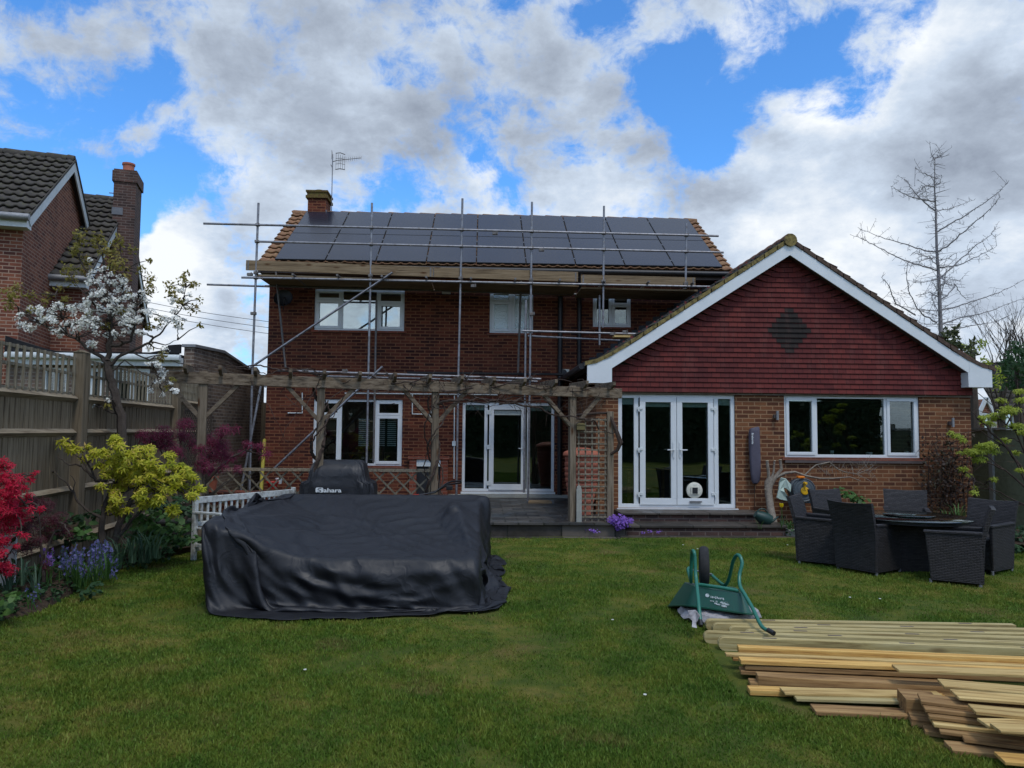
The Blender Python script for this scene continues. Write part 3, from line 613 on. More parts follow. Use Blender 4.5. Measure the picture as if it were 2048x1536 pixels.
# solar panels: nine columns of two, on clamps
px0, px1 = -4.70, 5.52; pw = (px1-px0)/9; g_ = .022; ph_ = (SLL-.1)/2
for r in range(2):
    for i in range(9):
        o = Vector((px0+i*pw+g_/2, EYV, EZ))+ev*(.02+r*(ph_+.016))+en*.075
        a = Vector((pw-g_,0,0)); b_ = ev*(ph_-.002); t = en*.035
        pn = MB().hexa([o,o+a,o+a+b_,o+b_],[o+t,o+a+t,o+a+b_+t,o+b_+t]).build('solar_panel', frame_b, house)
        q = o+Vector((.012,0,0))+ev*.012+t; a2 = a-Vector((.024,0,0)); b2 = b_-ev*.024
        MB().hexa([q-en*.002,q+a2-en*.002,q+a2+b2-en*.002,q+b2-en*.002],[q+en*.0015,q+a2+en*.0015,q+a2+b2+en*.0015,q+b2+en*.0015]).build('cell_sheet', solar_m, pn)
        if i:
            for tt in (.2,.8):
                c = o-Vector((g_,0,0))+b_*tt; MB().hexa([c-ev*.02,c+Vector((g_,0,0))-ev*.02,c+Vector((g_,0,0))+ev*.02,c+ev*.02],[c-ev*.02+t*1.06,c+Vector((g_,0,0))-ev*.02+t*1.06,c+Vector((g_,0,0))+ev*.02+t*1.06,c+ev*.02+t*1.06]).build('clamp', clip_m, pn)
# chimney on the ridge
cx0 = at(619,430,19.95).x; cx1 = at(655,430,19.95).x
m = MB(); m.box(cx0,cx1,19.72,20.35,7.1,7.86); ch = m.build('chimney', brick_red, house)
m = MB(); m.box(cx0-.05,cx1+.05,19.67,20.4,7.861,7.93); m.box(cx0-.02,cx1+.02,19.7,20.37,7.931,8.02); m.box(cx0-.05,cx1+.05,19.67,20.4,8.021,8.07); m.build('chimney_cap', moss_brick, ch)
m = MB(); m.lathe([(.16,0),(.17,.03),(.14,.09),(.06,.11)], ((cx0+cx1)/2,20.05,8.07), 14); m.build('chimney_flaunching', moss_brick, ch, smooth=True)
m = MB(); m.box(cx0-.02,cx1+.02,19.68,19.715,7.2,7.42); m.box(cx1+.001,cx1+.02,19.7,20.3,7.3,7.55); m.build('lead_flashing', lead, ch)
# aerial
ax = at(662,400,20.0); A = thing('television_aerial','thin aerial on a tall mast strapped to the mossy chimney','aerial',(ax.x,20.1,7.5))
m = MB(); m.tube([(ax.x,20.1,7.5),(ax.x-.005,20.1,9.2)], .014, 6); m.build('mast', steel, A)
bz = at(690,320,20.0).z; b0 = Vector((ax.x+.12,20.05,bz)); b1 = Vector((at(723,313,20).x,19.95,bz+.05))
m = MB(); m.tube([b0,b1],.008,6); m.tube([(ax.x,20.1,bz-.02),b0],.01,6)
for i in range(11):
    q = b0.lerp(b1,.12+.88*i/10); L = .07-.002*i; m.tube([q+Vector((0,0,-L)),q+Vector((0,0,L))],.004,5)
m.build('boom', steel_dull, A)
m = MB()
for i in range(5): xx = b0.x-.02+.055*i; m.tube([(xx,20.05+.02*i,bz-.26+.012*i),(xx,20.05+.02*i,bz+.2-.012*i)],.005,5)
for dz in (-.25,-.1,.05,.2): m.tube([(b0.x-.03,20.05,bz+dz),(b0.x+.1,20.0,bz+dz*.97+.0),(b0.x+.21,20.1,bz+dz*.93)],.006 if abs(dz)<.15 else .012,5)
m.build('reflector', steel_dull, A)
m = MB(); m.tube([(ax.x-.03,20.1,bz+.05),(ax.x-.05,20.2,bz+.32)],.006,5); m.tube([(ax.x+.03,20.0,bz+.05),(ax.x-.03,20.1,bz+.3)],.006,5); m.tube([(ax.x-.05,20.1,bz-.1),(ax.x,20.1,bz-.2)],.01,5); m.build('small_dipole', steel_dull, A)
# wall fittings
def fit(name, label, cat, build, m_, loc, **k): pass
m = MB(); a = at(1120,600,MY); 
for (px, r) in ((1120,.055),(1158,.05)):
    X = at(px,620,MY).x; X2 = at(px-3,740,MY).x
    m = MB(); m.tube([(X,EYV-.04,EZ-.1),(X,EYV-.02,EZ-.2),(X,MY-.08,EZ-.42),(X,MY-.08,2.9 if px>1140 else .2)], r, 10)
    for z in (4.6,3.4,2.2): 
        if z > (3 if px>1140 else 0): m.tube([(X,MY-.08,z),(X,MY-.08,z+.06)], r*1.22, 10)
    m.build('downpipe', black, house, smooth=True)
c = at(893,581,MY); m = MB(); m.box(c.x-.09,c.x+.09,MY-.06,MY-.001,c.z-.05,c.z+.05); m.prism([(c.x-.1,MY-.08,c.z-.1),(c.x+.1,MY-.08,c.z-.1),(c.x+.1,MY-.2,c.z-.04),(c.x-.1,MY-.2,c.z-.04)],(0,0,0),(0,.02,.06)); m.build('floodlight', white, house, bevel=.005)
c = at(1128,747,MY); m = MB(); m.box(c.x-.1,c.x+.12,MY-.03,MY-.001,c.z-.12,c.z+.1); m.build('vent_plate', cream, house); MB().lathe([(.09,0),(.09,.08),(.07,.09)], (0,0,0), 16).build('vent_cowl', black, house).matrix_local = Matrix.Translation((c.x-.03-house.location.x,MY-.03-house.location.y,c.z)) @ Matrix.Rotation(rad(90),4,'X')
# conduits
m = MB(); z = at(740,787,MY).z; m.tube([(at(690,785,MY).x,MY-.02,z),(at(995,790,MY).x,MY-.02,z)], .014, 6)
m.tube([(at(605,782,MY).x,MY-.02,z),(at(605,826,MY).x,MY-.02,at(605,826,MY).z),(at(576,826,MY).x,MY-.02,at(576,826,MY).z)], .014, 6)
m.tube([(at(825,788,MY).x,MY-.03,z),(at(825,828,MY).x,MY-.03,at(825,828,MY).z),(at(862,829,MY).x,MY-.03,at(862,829,MY).z)], .016, 6)
m.box(at(860,821,MY).x,at(864,821,MY).x,MY-.05,MY-.001,at(862,834,MY).z,at(862,820,MY).z)
m.tube([(at(909,790,MY).x,MY-.02,z),(at(908,955,MY).x,MY-.02,.65)], .013, 6); c = at(908,887,MY); m.box(c.x-.04,c.x+.04,MY-.05,MY-.001,c.z-.055,c.z+.055)
m.build('conduit', white_dirty, house)
a = at(820,918,MY); b_ = at(895,990,MY); x0,x1 = a.x,b_.x
m = MB(); m.box(x0,x0+.16,MY-.12,MY-.001,.23,a.z); m.box(x1-.16,x1,MY-.12,MY-.001,.23,a.z); m.box(x0-.03,x1+.03,MY-.14,MY-.001,a.z+.001,a.z+.07); mc = m.build('meter_recess', redstripe, house)
MB().box(x0+.16,x1-.16,MY-.1,MY-.001,a.z-.16,a.z-.001).build('recess_lintel', white_dirty, mc); MB().box(x0+.161,x1-.161,MY-.03,MY-.001,.23,a.z-.161).build('recess_door', black, mc)
MB().box(DM[0]-.3,DM[1]+.3,MY-.14,MY-.001,.236,DM[2]-.06).build('door_plinth', concrete, house)
c = at(574,602,MY); dsh = thing('satellite_dish','small black satellite dish on the brick wall by the left corner under the scaffold','satellite dish',(c.x,MY-.1,c.z))
m = MB(); m.lathe([(.02,.05),(.1,.04),(.18,.0),(.21,-.03),(.21,-.04),(.18,-.01),(.1,.03),(.02,.04)], (0,0,0), 22); o = m.build('dish', black, dsh, smooth=True); o.matrix_local = Matrix.Translation((0,-.2,0))@Matrix.Rotation(rad(70),4,'X')@Matrix.Scale(-1,4,(0,0,1)); 
m = MB(); m.tube([(c.x,MY-.01,c.z),(c.x,MY-.3,c.z)],.02,6); m.tube([(c.x,MY-.3,c.z-.26),(c.x+.1,MY-.62,c.z-.1)],.012,6); m.tube([(c.x+.1,MY-.6,c.z-.13),(c.x+.1,MY-.66,c.z-.04)],.03,8); m.build('bracket_arm', black, dsh)
# ================================================================ extension with tile hung gable
EX0, EX1 = 2.13, 9.29
m = MB(); wall_x(m, EY, .28, EX0, EX1, -.1, 2.6, [DE, WE]); m.build('extension_wall', brick_orange, house)
MB().box(EX0,EX0+.28,EY+.281,MY-.001,-.1,2.62).build('extension_side_wall', brick_orange, house); MB().box(EX1-.28,EX1,EY+.281,20.9,-.1,2.62).box(HX1+.001,EX1,20.901,21.2,-.1,2.62).build('extension_side_wall', brick_orange, house)
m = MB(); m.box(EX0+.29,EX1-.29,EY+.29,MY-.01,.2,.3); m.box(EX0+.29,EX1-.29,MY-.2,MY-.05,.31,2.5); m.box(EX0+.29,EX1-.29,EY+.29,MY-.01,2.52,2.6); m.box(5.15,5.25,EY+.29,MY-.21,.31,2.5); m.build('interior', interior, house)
AX, AZ = 5.72, 5.36; SL = .655                      # roof surface apex, slope
def zroof(x): return AZ-abs(x-AX)*SL
GY = 13.82                                            # face of the hung tiles
m = MB(); m.prism([(AX-3.5,EY,2.601),(AX+3.5,EY,2.601),(AX+3.5,EY,zroof(AX+3.5)-.2),(AX,EY,AZ-.22),(AX-3.5,EY,zroof(AX-3.5)-.2)],(0,0,0),(0,.2,0)); m.build('gable_wall', soffit, house)
# tile courses with kicked up ends along the verges
hang = MB(); dk = MB(); gz_ = .0955; z = 2.5; r = 0
gzb = 2.5; dcx, dcz = at(1579,655,GY).x, at(1579,655,GY).z-.08; rr = random.Random(4)
def course(mb, xs, zs, lift):
    top = [(x,GY+.012+lift*.0,zz_+gz_*1.25) for x, zz_ in zip(xs,zs)]; bot = [(x,GY-.014,zz_) for x, zz_ in zip(xs,zs)]; bk = [(x,GY+.004,zz_) for x, zz_ in zip(xs,zs)]
    n = len(xs); mb.add(top+bot+bk, [(i,i+1,n+i+1,n+i) for i in range(n-1)]+[(n+i,n+i+1,2*n+i+1,2*n+i) for i in range(n-1)])
while z < AZ-.3:
    half = (AZ-.16-z)/SL
    if half > 3.56: half = 3.56
    k = min(.55, half*.8); lift = .17*min(1, k/.55) if half < 3.5 else .0
    if z < 2.68: lift = 0
    xs = [AX-half, AX-half+k] ; zs = [z+lift, z]
    n = max(2, int((2*half-2*k)/.165)); 
    for i in range(1, n): xs.append(AX-half+k+(2*half-2*k)*i/n); zs.append(z+rr.uniform(-.0018,.0018))
    xs += [AX+half-k, AX+half]; zs += [z, z+lift]
    course(hang, xs, zs, 0); r += 1; z += gz_
hang_o = hang.build('gable_tiling', tile_hung, house, fix=False)
z = gzb+gz_*round((dcz-4.5*gz_-gzb)/gz_)
for k_, nt_ in enumerate((1,2,3,4,5,4,3,2,1)):
    x0_ = round((dcx)/.165)*.165-nt_*.0825; xs = [x0_+.165*i for i in range(nt_+1)]; nn = len(xs)
    dk.add([(x,GY+.009,z+gz_*1.06) for x in xs]+[(x,GY-.019,z-.001) for x in xs]+[(x,GY,z-.001) for x in xs], [(i,i+1,nn+i+1,nn+i) for i in range(nn-1)]+[(nn+i,nn+i+1,2*nn+i+1,2*nn+i) for i in range(nn-1)]); z += gz_
dk.build('dark_tile_diamond', tile_hung_dark, hang_o, fix=False)
m = MB(); m.box(EX0,EX1,EY-.03,EY-.001,2.46,2.55); m.build('soldier_course', brick_grey, house)
# extension roof planes, verge, white bargeboards and boxed ends
VY = 13.6; LEN = (3.62)/math.cos(math.atan(SL)); up_l = Vector((1,0,SL)).normalized(); n_l = Vector((-SL,0,1)).normalized()
up_r = Vector((-1,0,SL)).normalized(); n_r = Vector((SL,0,1)).normalized()
O_l = Vector((AX,VY,AZ))-up_l*LEN
tile_roof('extension_roof', O_l, (0,1,0), up_l, n_l, 22.5-VY, LEN, tile_dark, house, seed=6)
O_r = Vector((AX,VY,AZ))-up_r*LEN
tile_roof('extension_roof', O_r+Vector((0,8,0)), (0,-1,0), up_r, n_r, 8.0, LEN, tile_old, house, seed=7)
# bell-cast foot of each slope
for sgn, mt in ((-1,tile_dark),(1,tile_old)):
    xa = AX+sgn*3.02; za = zroof(xa); xb = AX+sgn*3.62; xc = AX+sgn*3.86
    f = MB(); prof = [(AX+sgn*3.02,zroof(xa)+.05),(AX+sgn*3.3,zroof(AX+sgn*3.3)+.07),(AX+sgn*3.6,za-.3),(xc,za-.385)]
    vs = []; 
    for (x_,z_) in prof: vs += [(x_,VY-.01,z_),(x_,VY-.01,z_-.05),(x_,20.9 if sgn>0 else MY-.01,z_),(x_,20.9 if sgn>0 else MY-.01,z_-.05)]
    fs = []
    for i in range(3): a = i*4; fs += [(a,a+4,a+6,a+2),(a+1,a+3,a+7,a+5),(a,a+1,a+5,a+4),(a+2,a+6,a+7,a+3)]
    fs += [(0,2,3,1),(12,13,15,14)]; f.add(vs, fs); f.build('bellcast_tiles', mt, house)
m = MB(); x = 0
while x < 8.6: m.tube([(AX,VY-.02+x,AZ+.0),(AX,VY+x,AZ+.005),(AX,VY+min(x+.41,8.6),AZ-.005)], [.115,.12,.112], 12); x += .42
m.build('extension_ridge', tile_old, house, smooth=True)
MB().tube([(AX,VY-.05,AZ-.01),(AX,VY-.015,AZ-.01)], .118, 16).build('ridge_end', verge_y, house)
za = zroof(AX+3.0)
for sgn, mv in ((-1,verge_y),(1,verge_b)):
    # verge mortar band above the board
    pts = [(AX,AZ+.05),(AX+sgn*3.02,za+.03),(AX+sgn*3.35,zroof(AX+sgn*3.35)+.05),(AX+sgn*3.62,za-.31),(AX+sgn*3.84,za-.36)]
    lo = [(x_,z_-.075) for x_,z_ in pts]; lo[0] = (AX,AZ-.035)
    m = MB()
    for i in range(len(pts)-1):
        nseg = 12 if i==0 else 2
        for k in range(nseg):
            t0, t1 = k/nseg, (k+1)/nseg-.006
            a = Vector((*pts[i],)).lerp(Vector(pts[i+1]),t0); b_ = Vector(pts[i]).lerp(Vector(pts[i+1]),t1); c = Vector(lo[i]).lerp(Vector(lo[i+1]),t0); d = Vector(lo[i]).lerp(Vector(lo[i+1]),t1); j = rr.uniform(-.006,.006)
            m.prism([(a.x,VY-.02+j,a.y),(b_.x,VY-.02+j,b_.y+.0),(d.x,VY-.02+j,d.y),(c.x,VY-.02+j,c.y)],(0,0,0),(0,.09,0))
    m.build('verge', mv, house)
    # bargeboard
    T = .215; d0 = .045
    top = [(AX,AZ-d0),(AX+sgn*3.05,zroof(AX+3.05)-d0),(AX+sgn*3.4,zroof(AX+3.4)-d0+.05),(AX+sgn*3.6,za-.375),(AX+sgn*3.8,za-.43)]
    bot = [(AX,AZ-d0-T*1.12),(AX+sgn*3.37,zroof(AX+3.37)-d0-T*.98)]
    m = MB(); poly = [(x_,VY,z_) for x_,z_ in top]+[(AX+sgn*3.8,VY,2.64),(AX+sgn*3.37,VY,2.64)]+[(x_,VY,z_) for x_,z_ in bot[::-1]]
    m.prism([(top[0][0],VY,top[0][1]),(top[1][0],VY,top[1][1]),(top[2][0],VY,top[2][1]),(bot[1][0],VY,bot[1][1]),(bot[0][0],VY,bot[0][1])],(0,0,0),(0,.03,0))
    m.prism([(top[2][0]-sgn*.03,VY-.004,top[2][1]),(top[3][0],VY-.004,top[3][1]),(top[4][0],VY-.004,top[4][1]),(top[4][0],VY-.004,2.64),(AX+sgn*3.37,VY-.004,2.64),(AX+sgn*3.37,VY-.004,bot[1][1])],(0,0,0),(0,.034,0))
    m.box(AX+sgn*3.37,AX+sgn*3.345,VY-.003,GY+.05,2.641,bot[1][1]+.02)
    m.box(AX+sgn*3.372,AX+sgn*3.8,VY+.03,EY+.2,2.642,2.66)
    m.build('bargeboard', white, house)
    m = MB(); m.prism([(AX,VY+.031,AZ-.2),(AX+sgn*3.36,VY+.031,zroof(AX+3.36)-.2),(AX+sgn*3.36,VY+.031,zroof(AX+3.36)-.23),(AX,VY+.031,AZ-.23)],(0,0,0),(0,.26,0)); m.build('verge_soffit', soffit, house)
    for k in range(7):
        t = (k+.5)/7; x_ = AX+sgn*3.3*t; MB().tube([(x_,VY-.004,zroof(x_)-.1),(x_,VY+.002,zroof(x_)-.1)],.006,6).build('fixing', white_dirty, house) if k%2 else None
# stepped flashing against the main wall, gutters and downpipe
m = MB(); n = 22
for i in range(n):
    x0 = EX0-.15+(HX1-EX0+.15)*i/n; x1 = EX0-.15+(HX1-EX0+.15)*(i+1)/n; zz0 = zroof(x0) if x0>AX-3.3 else zroof(AX-3.3)-(AX-3.3-x0)*.5
    m.prism([(x0,MY-.012,zz0-.06),(x1,MY-.012,zroof(x1)-.06),(x1,MY-.012,zroof(x1)+.14),(x0+.02,MY-.012,zroof(x1)+.13)],(0,0,0),(0,.01,0))
m.build('stepped_flashing', slate_edge, house)
m = MB(); m.tube([(AX-3.9,VY+.02,za-.45),(AX-3.9,MY-.02,za-.45)],.055,10); m.build('gutter', black, house, smooth=True)
m = MB(); m.tube([(AX+3.9,VY+.1,za-.45),(AX+3.9,20.8,za-.45)],.055,10); m.tube([(AX+3.9,VY+.4,za-.48),(AX+3.85,VY+.4,za-.6),(EX1+.06,VY+.5,za-.75),(EX1+.06,EY+.12,.1)],.035,8); m.build('gutter', black, house, smooth=True)
# garden doors
de = window('garden_door', DE, EY, [(0,.155,0,1,.0,.12),(.155,.5,0,1,0,.16),(.5,.84,0,1,0,.16),(.84,1,0,1,0,.12)], glass, house, sill=False, fr=.075)
MB().box(DE[0]-.03,DE[1]+.03,EY-.06,EY+.1,DE[2]-.055,DE[2]-.002).build('threshold', white, de)
dw = DE[1]-DE[0]; xm = DE[0]+dw*.4985; z0, z1 = DE[2]+.06, DE[3]-.05
for (xa, xb, hs) in ((DE[0]+dw*.185,xm-.004,1),(xm+.004,DE[0]+dw*.815,-1)):
    s = MB(); yy = EY+.006; s.box(xa,xb,yy,yy+.04,z1-.1,z1); s.box(xa,xb,yy,yy+.04,z0,z0+.12); s.box(xa,xa+.105,yy,yy+.04,z0+.12,z1-.1); s.box(xb-.105,xb,yy,yy+.04,z0+.12,z1-.1)
    lf = s.build('door_leaf', white, de, bevel=.006)
    for zc in (z0+.2,(z0+z1)/2+.02,z1-.22):
        xh = xa if hs>0 else xb; MB().box(xh-.05,xh+.05,EY-.014,EY+.005,zc-.02,zc+.03).box(xh-hs*.035,xh-hs*.01,EY-.016,EY+.006,zc-.06,zc-.02).build('hinge', white_dirty, lf, bevel=.003)
    xk = xb-.055 if hs>0 else xa+.055; zk = z0+1.02
    MB().box(xk-.016,xk+.016,EY-.01,EY+.005,zk-.15,zk+.14).bar((xk,EY-.045,zk),(xk-hs*.13,EY-.045,zk),.02,.02).bar((xk,EY-.045,zk),(xk,EY,zk),.018,.018).build('handle', white, lf, bevel=.003)
c = at(1390,981,EY); cf = MB().lathe([(.15,0),(.15,.02),(.135,.03),(.085,.032),(.08,.02)], (0,0,0), 28).build('cat_flap', cream, de, smooth=True); cf.matrix_local = Matrix.Translation((c.x,EY+.05,c.z)) @ Matrix.Rotation(rad(90),4,'X')
MB().box(-.075,.075,-.075,.075,.035,.055).build('flap_frame', cream, de, bevel=.01).matrix_local = Matrix.Translation((c.x,EY+.05,c.z)) @ Matrix.Rotation(rad(90),4,'X')
MB().box(-.05,.05,-.055,.055,.056,.062).build('flap_opening', black, de).matrix_local = Matrix.Translation((c.x,EY+.05,c.z)) @ Matrix.Rotation(rad(90),4,'X')
c = at(1391,1003,EY); MB().box(c.x-.11,c.x+.11,EY-.05,EY+.005,c.z-.012,c.z+.012).build('flap_step', tilegrey, de)
we = window('window', WE, EY, [(0,.235,0,1,.045),(.235,.755,0,1,0),(.755,1,0,1,.045)], glass, house, fr=.055, label='wide kitchen window with white frame in the orange brick wall')
for (px, w_, h_) in ((1664,.07,.06),(1738,.12,.04),(1813,.08,.06)):
    c = at(px,906,EY+.2); MB().lathe([(w_*.35,0),(w_*.5,h_*.5),(w_*.55,h_*1.3),(w_*.5,h_*1.3),(w_*.3,.01)], (c.x,EY+.2,WE[2]+.05), 14).build('windowsill_bowl', white, we, smooth=True)
MB().box(WE[0]-.01,WE[1]+.06,EY-.05,EY-.001,WE[2]-.1,WE[2]-.052).build('brick_sill', soffit, we)
# a table and a pot plant seen dimly through the doors
t = thing('dining_table','wooden dining table standing dimly behind the garden doors','table',(3.2,15.2,.3)); MB().box(2.9,3.9,14.9,15.9,1.0,1.04).build('table_top', wood_tan, t)
for (x_,y_) in ((2.95,14.95),(3.85,14.95),(2.95,15.85),(3.85,15.85)): MB().box(x_-.03,x_+.03,y_-.03,y_+.03,.3,1.0).build('leg', wood_tan, t)
for (px,pz,lab) in ((1551,831,'upper'),(1900,845,'lower')):
    c = at(px,pz,EY); o = thing('wall_light', 'slim grey wall light on orange brick '+('left' if px<1600 else 'right')+' of the kitchen window','wall light',(c.x,EY,c.z),group='wall lights beside the kitchen window')
    MB().tube([(c.x,EY-.09,c.z-.085),(c.x,EY-.09,c.z+.085)],.026,12).build('light_body', tilegrey, o, smooth=True); MB().box(c.x-.05,c.x+.02,EY-.07,EY-.001,c.z-.05,c.z+.02).build('backplate', soffit, o)
# ================================================================ scaffold
SY = 16.0
sc = thing('scaffold','galvanised tube scaffold with timber toe boards along the eaves of the house','scaffold',(0,SY,.23))
def scx(px, py): return at(px, py, SY)
stand = [(517,406,505,735,497,995),(744,406,737,740,733,935),(925,397,917,740,912,975),(1064,404,1060,740,1054,1000),(1208,412,1206,655,None,None),(1373,446,1371,578,None,None)]
R_ = .0242
for (xa,ya,xb,yb,xc,yc) in stand:
    a = scx(xa,ya); b_ = scx(xb,yb); pts = [a,b_]
    if xc: c = scx(xc,yc); c.z = .26; c.x = b_.x+(c.x-b_.x)*.5; pts.append(c)
    MB().tube(pts, R_, 10).build('standard', steel, sc, smooth=True)
def ledger(name, xa, ya, xb, yb, Y=SY-.05, r=R_, m_=steel): return MB().tube([at(xa,ya,Y),at(xb,yb,Y)], r, 10).build(name, m_, sc, smooth=True)
ledger('guard_rail',407,447,1437,472); ledger('guard_rail',513,483,1447,505)
ledger('ledger',483,555,1440,574); ledger('ledger',414,569,540,573,SY+1.0); ledger('ledger',530,572,1290,592,SY+1.0,m_=steel_dull)
ledger('ledger',555,741,1082,758,SY-.05); ledger('ledger',640,752,1075,763,SY+1.0); ledger('ledger',1045,662,1275,668); ledger('ledger',1056,672,1240,681,SY+.6)
# inner standards, braces and a drop tube
for (xa,ya,xb,yb,Y) in ((551,538,571,735,16.9),(753,600,747,925,16.9),(1042,562,1036,750,16.9),(1052,600,1048,985,16.12),(1199,590,1199,690,16.3)):
    MB().tube([at(xa,ya,Y),at(xb,yb,Y)], R_, 8).build('inner_standard', steel_dull if Y>16.5 else steel, sc, smooth=True)
for (xa,ya,xb,yb,Y) in ((785,545,500,736,15.9),(765,733,540,945,15.75),(522,771,480,990,15.4)):
    MB().tube([at(xa,ya,Y),at(xb,yb,Y-.05)], R_, 8).build('brace', steel, sc, smooth=True)
MB().tube([at(504,770,15.5),at(499,985,15.5)],R_,8).build('brace', steel, sc, smooth=True)
for (px,py) in ((504.5,769),(531,772)):
    c = at(px,py,15.5); m = MB(); m.lathe([(.005,-.035),(.03,-.02),(.036,0),(.03,.02),(.005,.035)],tuple(c),10); m.build('tube_cap', white, sc, smooth=True)
# transoms under the boards
for i in range(11):
    px = 590+i*88; z = scx(px, 555+(px-483)*.02).z+.05; x = scx(px,560).x
    MB().tube([(x,SY-.22,z),(x,MY-.03 if px<1300 else SY+1.1,z)], R_, 8).build('transom', steel_dull, sc, smooth=True)
for px in (610,775,930,1060,1290): 
    z = scx(px,745+(px-555)*.032).z+.05; x = scx(px,745).x
    if px<1100: MB().tube([(x,SY-.2,z),(x,MY-.01,z)], R_, 8).build('transom', steel_dull, sc, smooth=True)
# working platform boards and the toe boards
za = scx(495,549).z; zb = scx(1155,571).z
x0 = scx(512,540).x; x1 = scx(1396,560).x
def platform(xa, xb, z0, z1):
    for k in range(5):
        y = SY+.03+k*.232; e = .0
        MB().hexa([(xa+e,y,z0-.02),(xb,y,z1-.02),(xb,y+.222,z1-.02),(xa,y+.222,z0-.02)],[(xa+e,y,z0+.018),(xb,y,z1+.018),(xb,y+.222,z1+.018),(xa,y+.222,z0+.018)]).build('scaffold_board', wood_scaf, sc)
platform(x0, scx(862,560).x, za, (za+zb)/2); platform(scx(864,560).x, scx(1158,570).x, (za+zb)/2, zb); platform(scx(1163,575).x, x1, zb-.04, zb-.06)
def toe(xa,ya,xb,yb,h0,h1,dy=0):
    a = at(xa,ya,SY-.02+dy); b_ = at(xb,yb,SY-.02+dy); y = SY-.02+dy
    o = MB().hexa([(a.x,y,a.z-h0),(b_.x,y,b_.z-h1),(b_.x,y+.036,b_.z-h1),(a.x,y+.036,a.z-h0)],[(a.x,y,a.z),(b_.x,y,b_.z),(b_.x,y+.036,b_.z),(a.x,y+.036,a.z)]).build('toe_board', wood_scaf, sc, bevel=.004)
    for X in (a.x+.05, b_.x-.05):
        MB().box(X-.016,X+.016,y-.003,y+.039,(a.z if X<(a.x+b_.x)/2 else b_.z)-.21,(a.z if X<(a.x+b_.x)/2 else b_.z)-.012).build('end_band', steel_dull, o)
    return o
toe(492,520,866,534,.215,.215); toe(862,534,1156,544,.215,.215,.04); toe(1162,549,1391,555,.215,.215)
def coupler(p, big=1.0):
    x,y,z = p; MB().box(x-.045*big,x+.045*big,y-.035,y+.03,z-.03,z+.03).tube([(x+.03*big,y-.05,z-.02),(x+.03*big,y-.05,z+.045)],.01,6).build('coupler', steel_dull, sc, bevel=.006)
for (xa,ya,xb,yb,xc,yc) in stand:
    for (ra,rb) in (((407,447),(1437,472)),((513,483),(1447,505)),((483,555),(1440,574)),((495,545),(1400,568)),((555,741),(1082,758))):
        y = ra[1]+(rb[1]-ra[1])*(xa-ra[0])/(rb[0]-ra[0])
        if xa < ra[0] or (ya > y) or y > yb+20: continue
        x = xa+(xb-xa)*(y-ya)/(yb-ya); coupler(at(x,y,SY-.02))
for (px,py) in ((990,467),(1083,500),(947,572),(500,549),(507,627),(612,741),(690,742),(1250,664),(1225,668),(1064,628)): coupler(at(px,py,SY-.04),1.3)
c = gp(1056,1002,.236); m = MB(); m.box(1.0,1.5,15.85,16.25,.236,.27); m.build('sole_board', wood_scaf, sc)
m = MB(); m.box(-5.05,-4.7,15.85,16.2,.236,.27); m.build('sole_board', wood_scaf, sc)
# loose boards and a grey offcut left on the lower lift
o = MB().box(at(815,752,SY+.5).x,at(1130,760,SY+.5).x,SY+.4,SY+.62,2.99,3.03); ob = o.build('scaffold_board', blackfelt); ob['label']='dark board lying on the lower scaffold lift above the pergola'; ob['category']='board'
c = at(1250,668,15.9); MB().box(c.x-.25,c.x+.2,SY-.2,SY+.05,at(1250,674,SY).z-.03,at(1250,674,SY).z+.01).build('scaffold_board', wood_pale, sc)
# yellow pole leaning at the corner
yp = tag(MB().tube([at(521,1000,15.2),at(529,880,16.6)],.04,8).build('levelling_pole', yellow_dull, smooth=True),'dull yellow pole leaning at the left corner of the brick house','pole')
# ================================================================ overhead cables
for i,(a,b_) in enumerate((((300,598),(505,633)),((300,606),(505,645)),((300,612),(505,657)))):
    p0 = at(a[0]-250,a[1]-58+i*3,60); p1 = at(b_[0]+45,b_[1]+12,60); pts = [p0.lerp(p1,t/12)+Vector((0,0,-.5*math.sin(math.pi*t/12))) for t in range(13)]
    tag(MB().tube(pts,.022,5).build('overhead_cable', cableb),['topmost','middle','lowest'][i]+' of the three thin cables crossing the sky between the houses','cable','overhead cables')
# ================================================================ pergola
def pgY(px): return 11.2+(px-330)*(12.9-11.2)/(1245-330)
pg = thing('pergola','long silvered timber pergola with corner braces wrapped in bare vine','pergola',(-1,12.1,0))
def pgt(px, py): return at(px,py,pgY(px))
BL, BR = pgt(332,741), pgt(1243,778); BLz, BRz = BL.z, BR.z; bd_ = Vector((BR.x-BL.x, BR.y-BL.y, 0)).normalized(); bn = Vector((bd_.y,-bd_.x,0))
BH = .17; o0 = Vector((BL.x,BL.y,2.585)); o1 = Vector((BR.x,BR.y,2.5))
MB().bar(o0-Vector((0,0,BH/2)), o1-Vector((0,0,BH/2)), .055, BH).build('beam', wood_pergola, pg, bevel=.006)
def on_beam(px, py=770):
    d = ray(px, py); n = bn; t = n.dot(o0-Vector((0,0,CZ)))/n.dot(d); p = Vector((0,0,CZ))+d*t; return p
def bz_(p): return o0.z+(o1.z-o0.z)*((Vector((p.x,p.y,0))-Vector((o0.x,o0.y,0))).dot(bd_)/(Vector((o1.x,o1.y,0))-Vector((o0.x,o0.y,0))).length)
posts = []
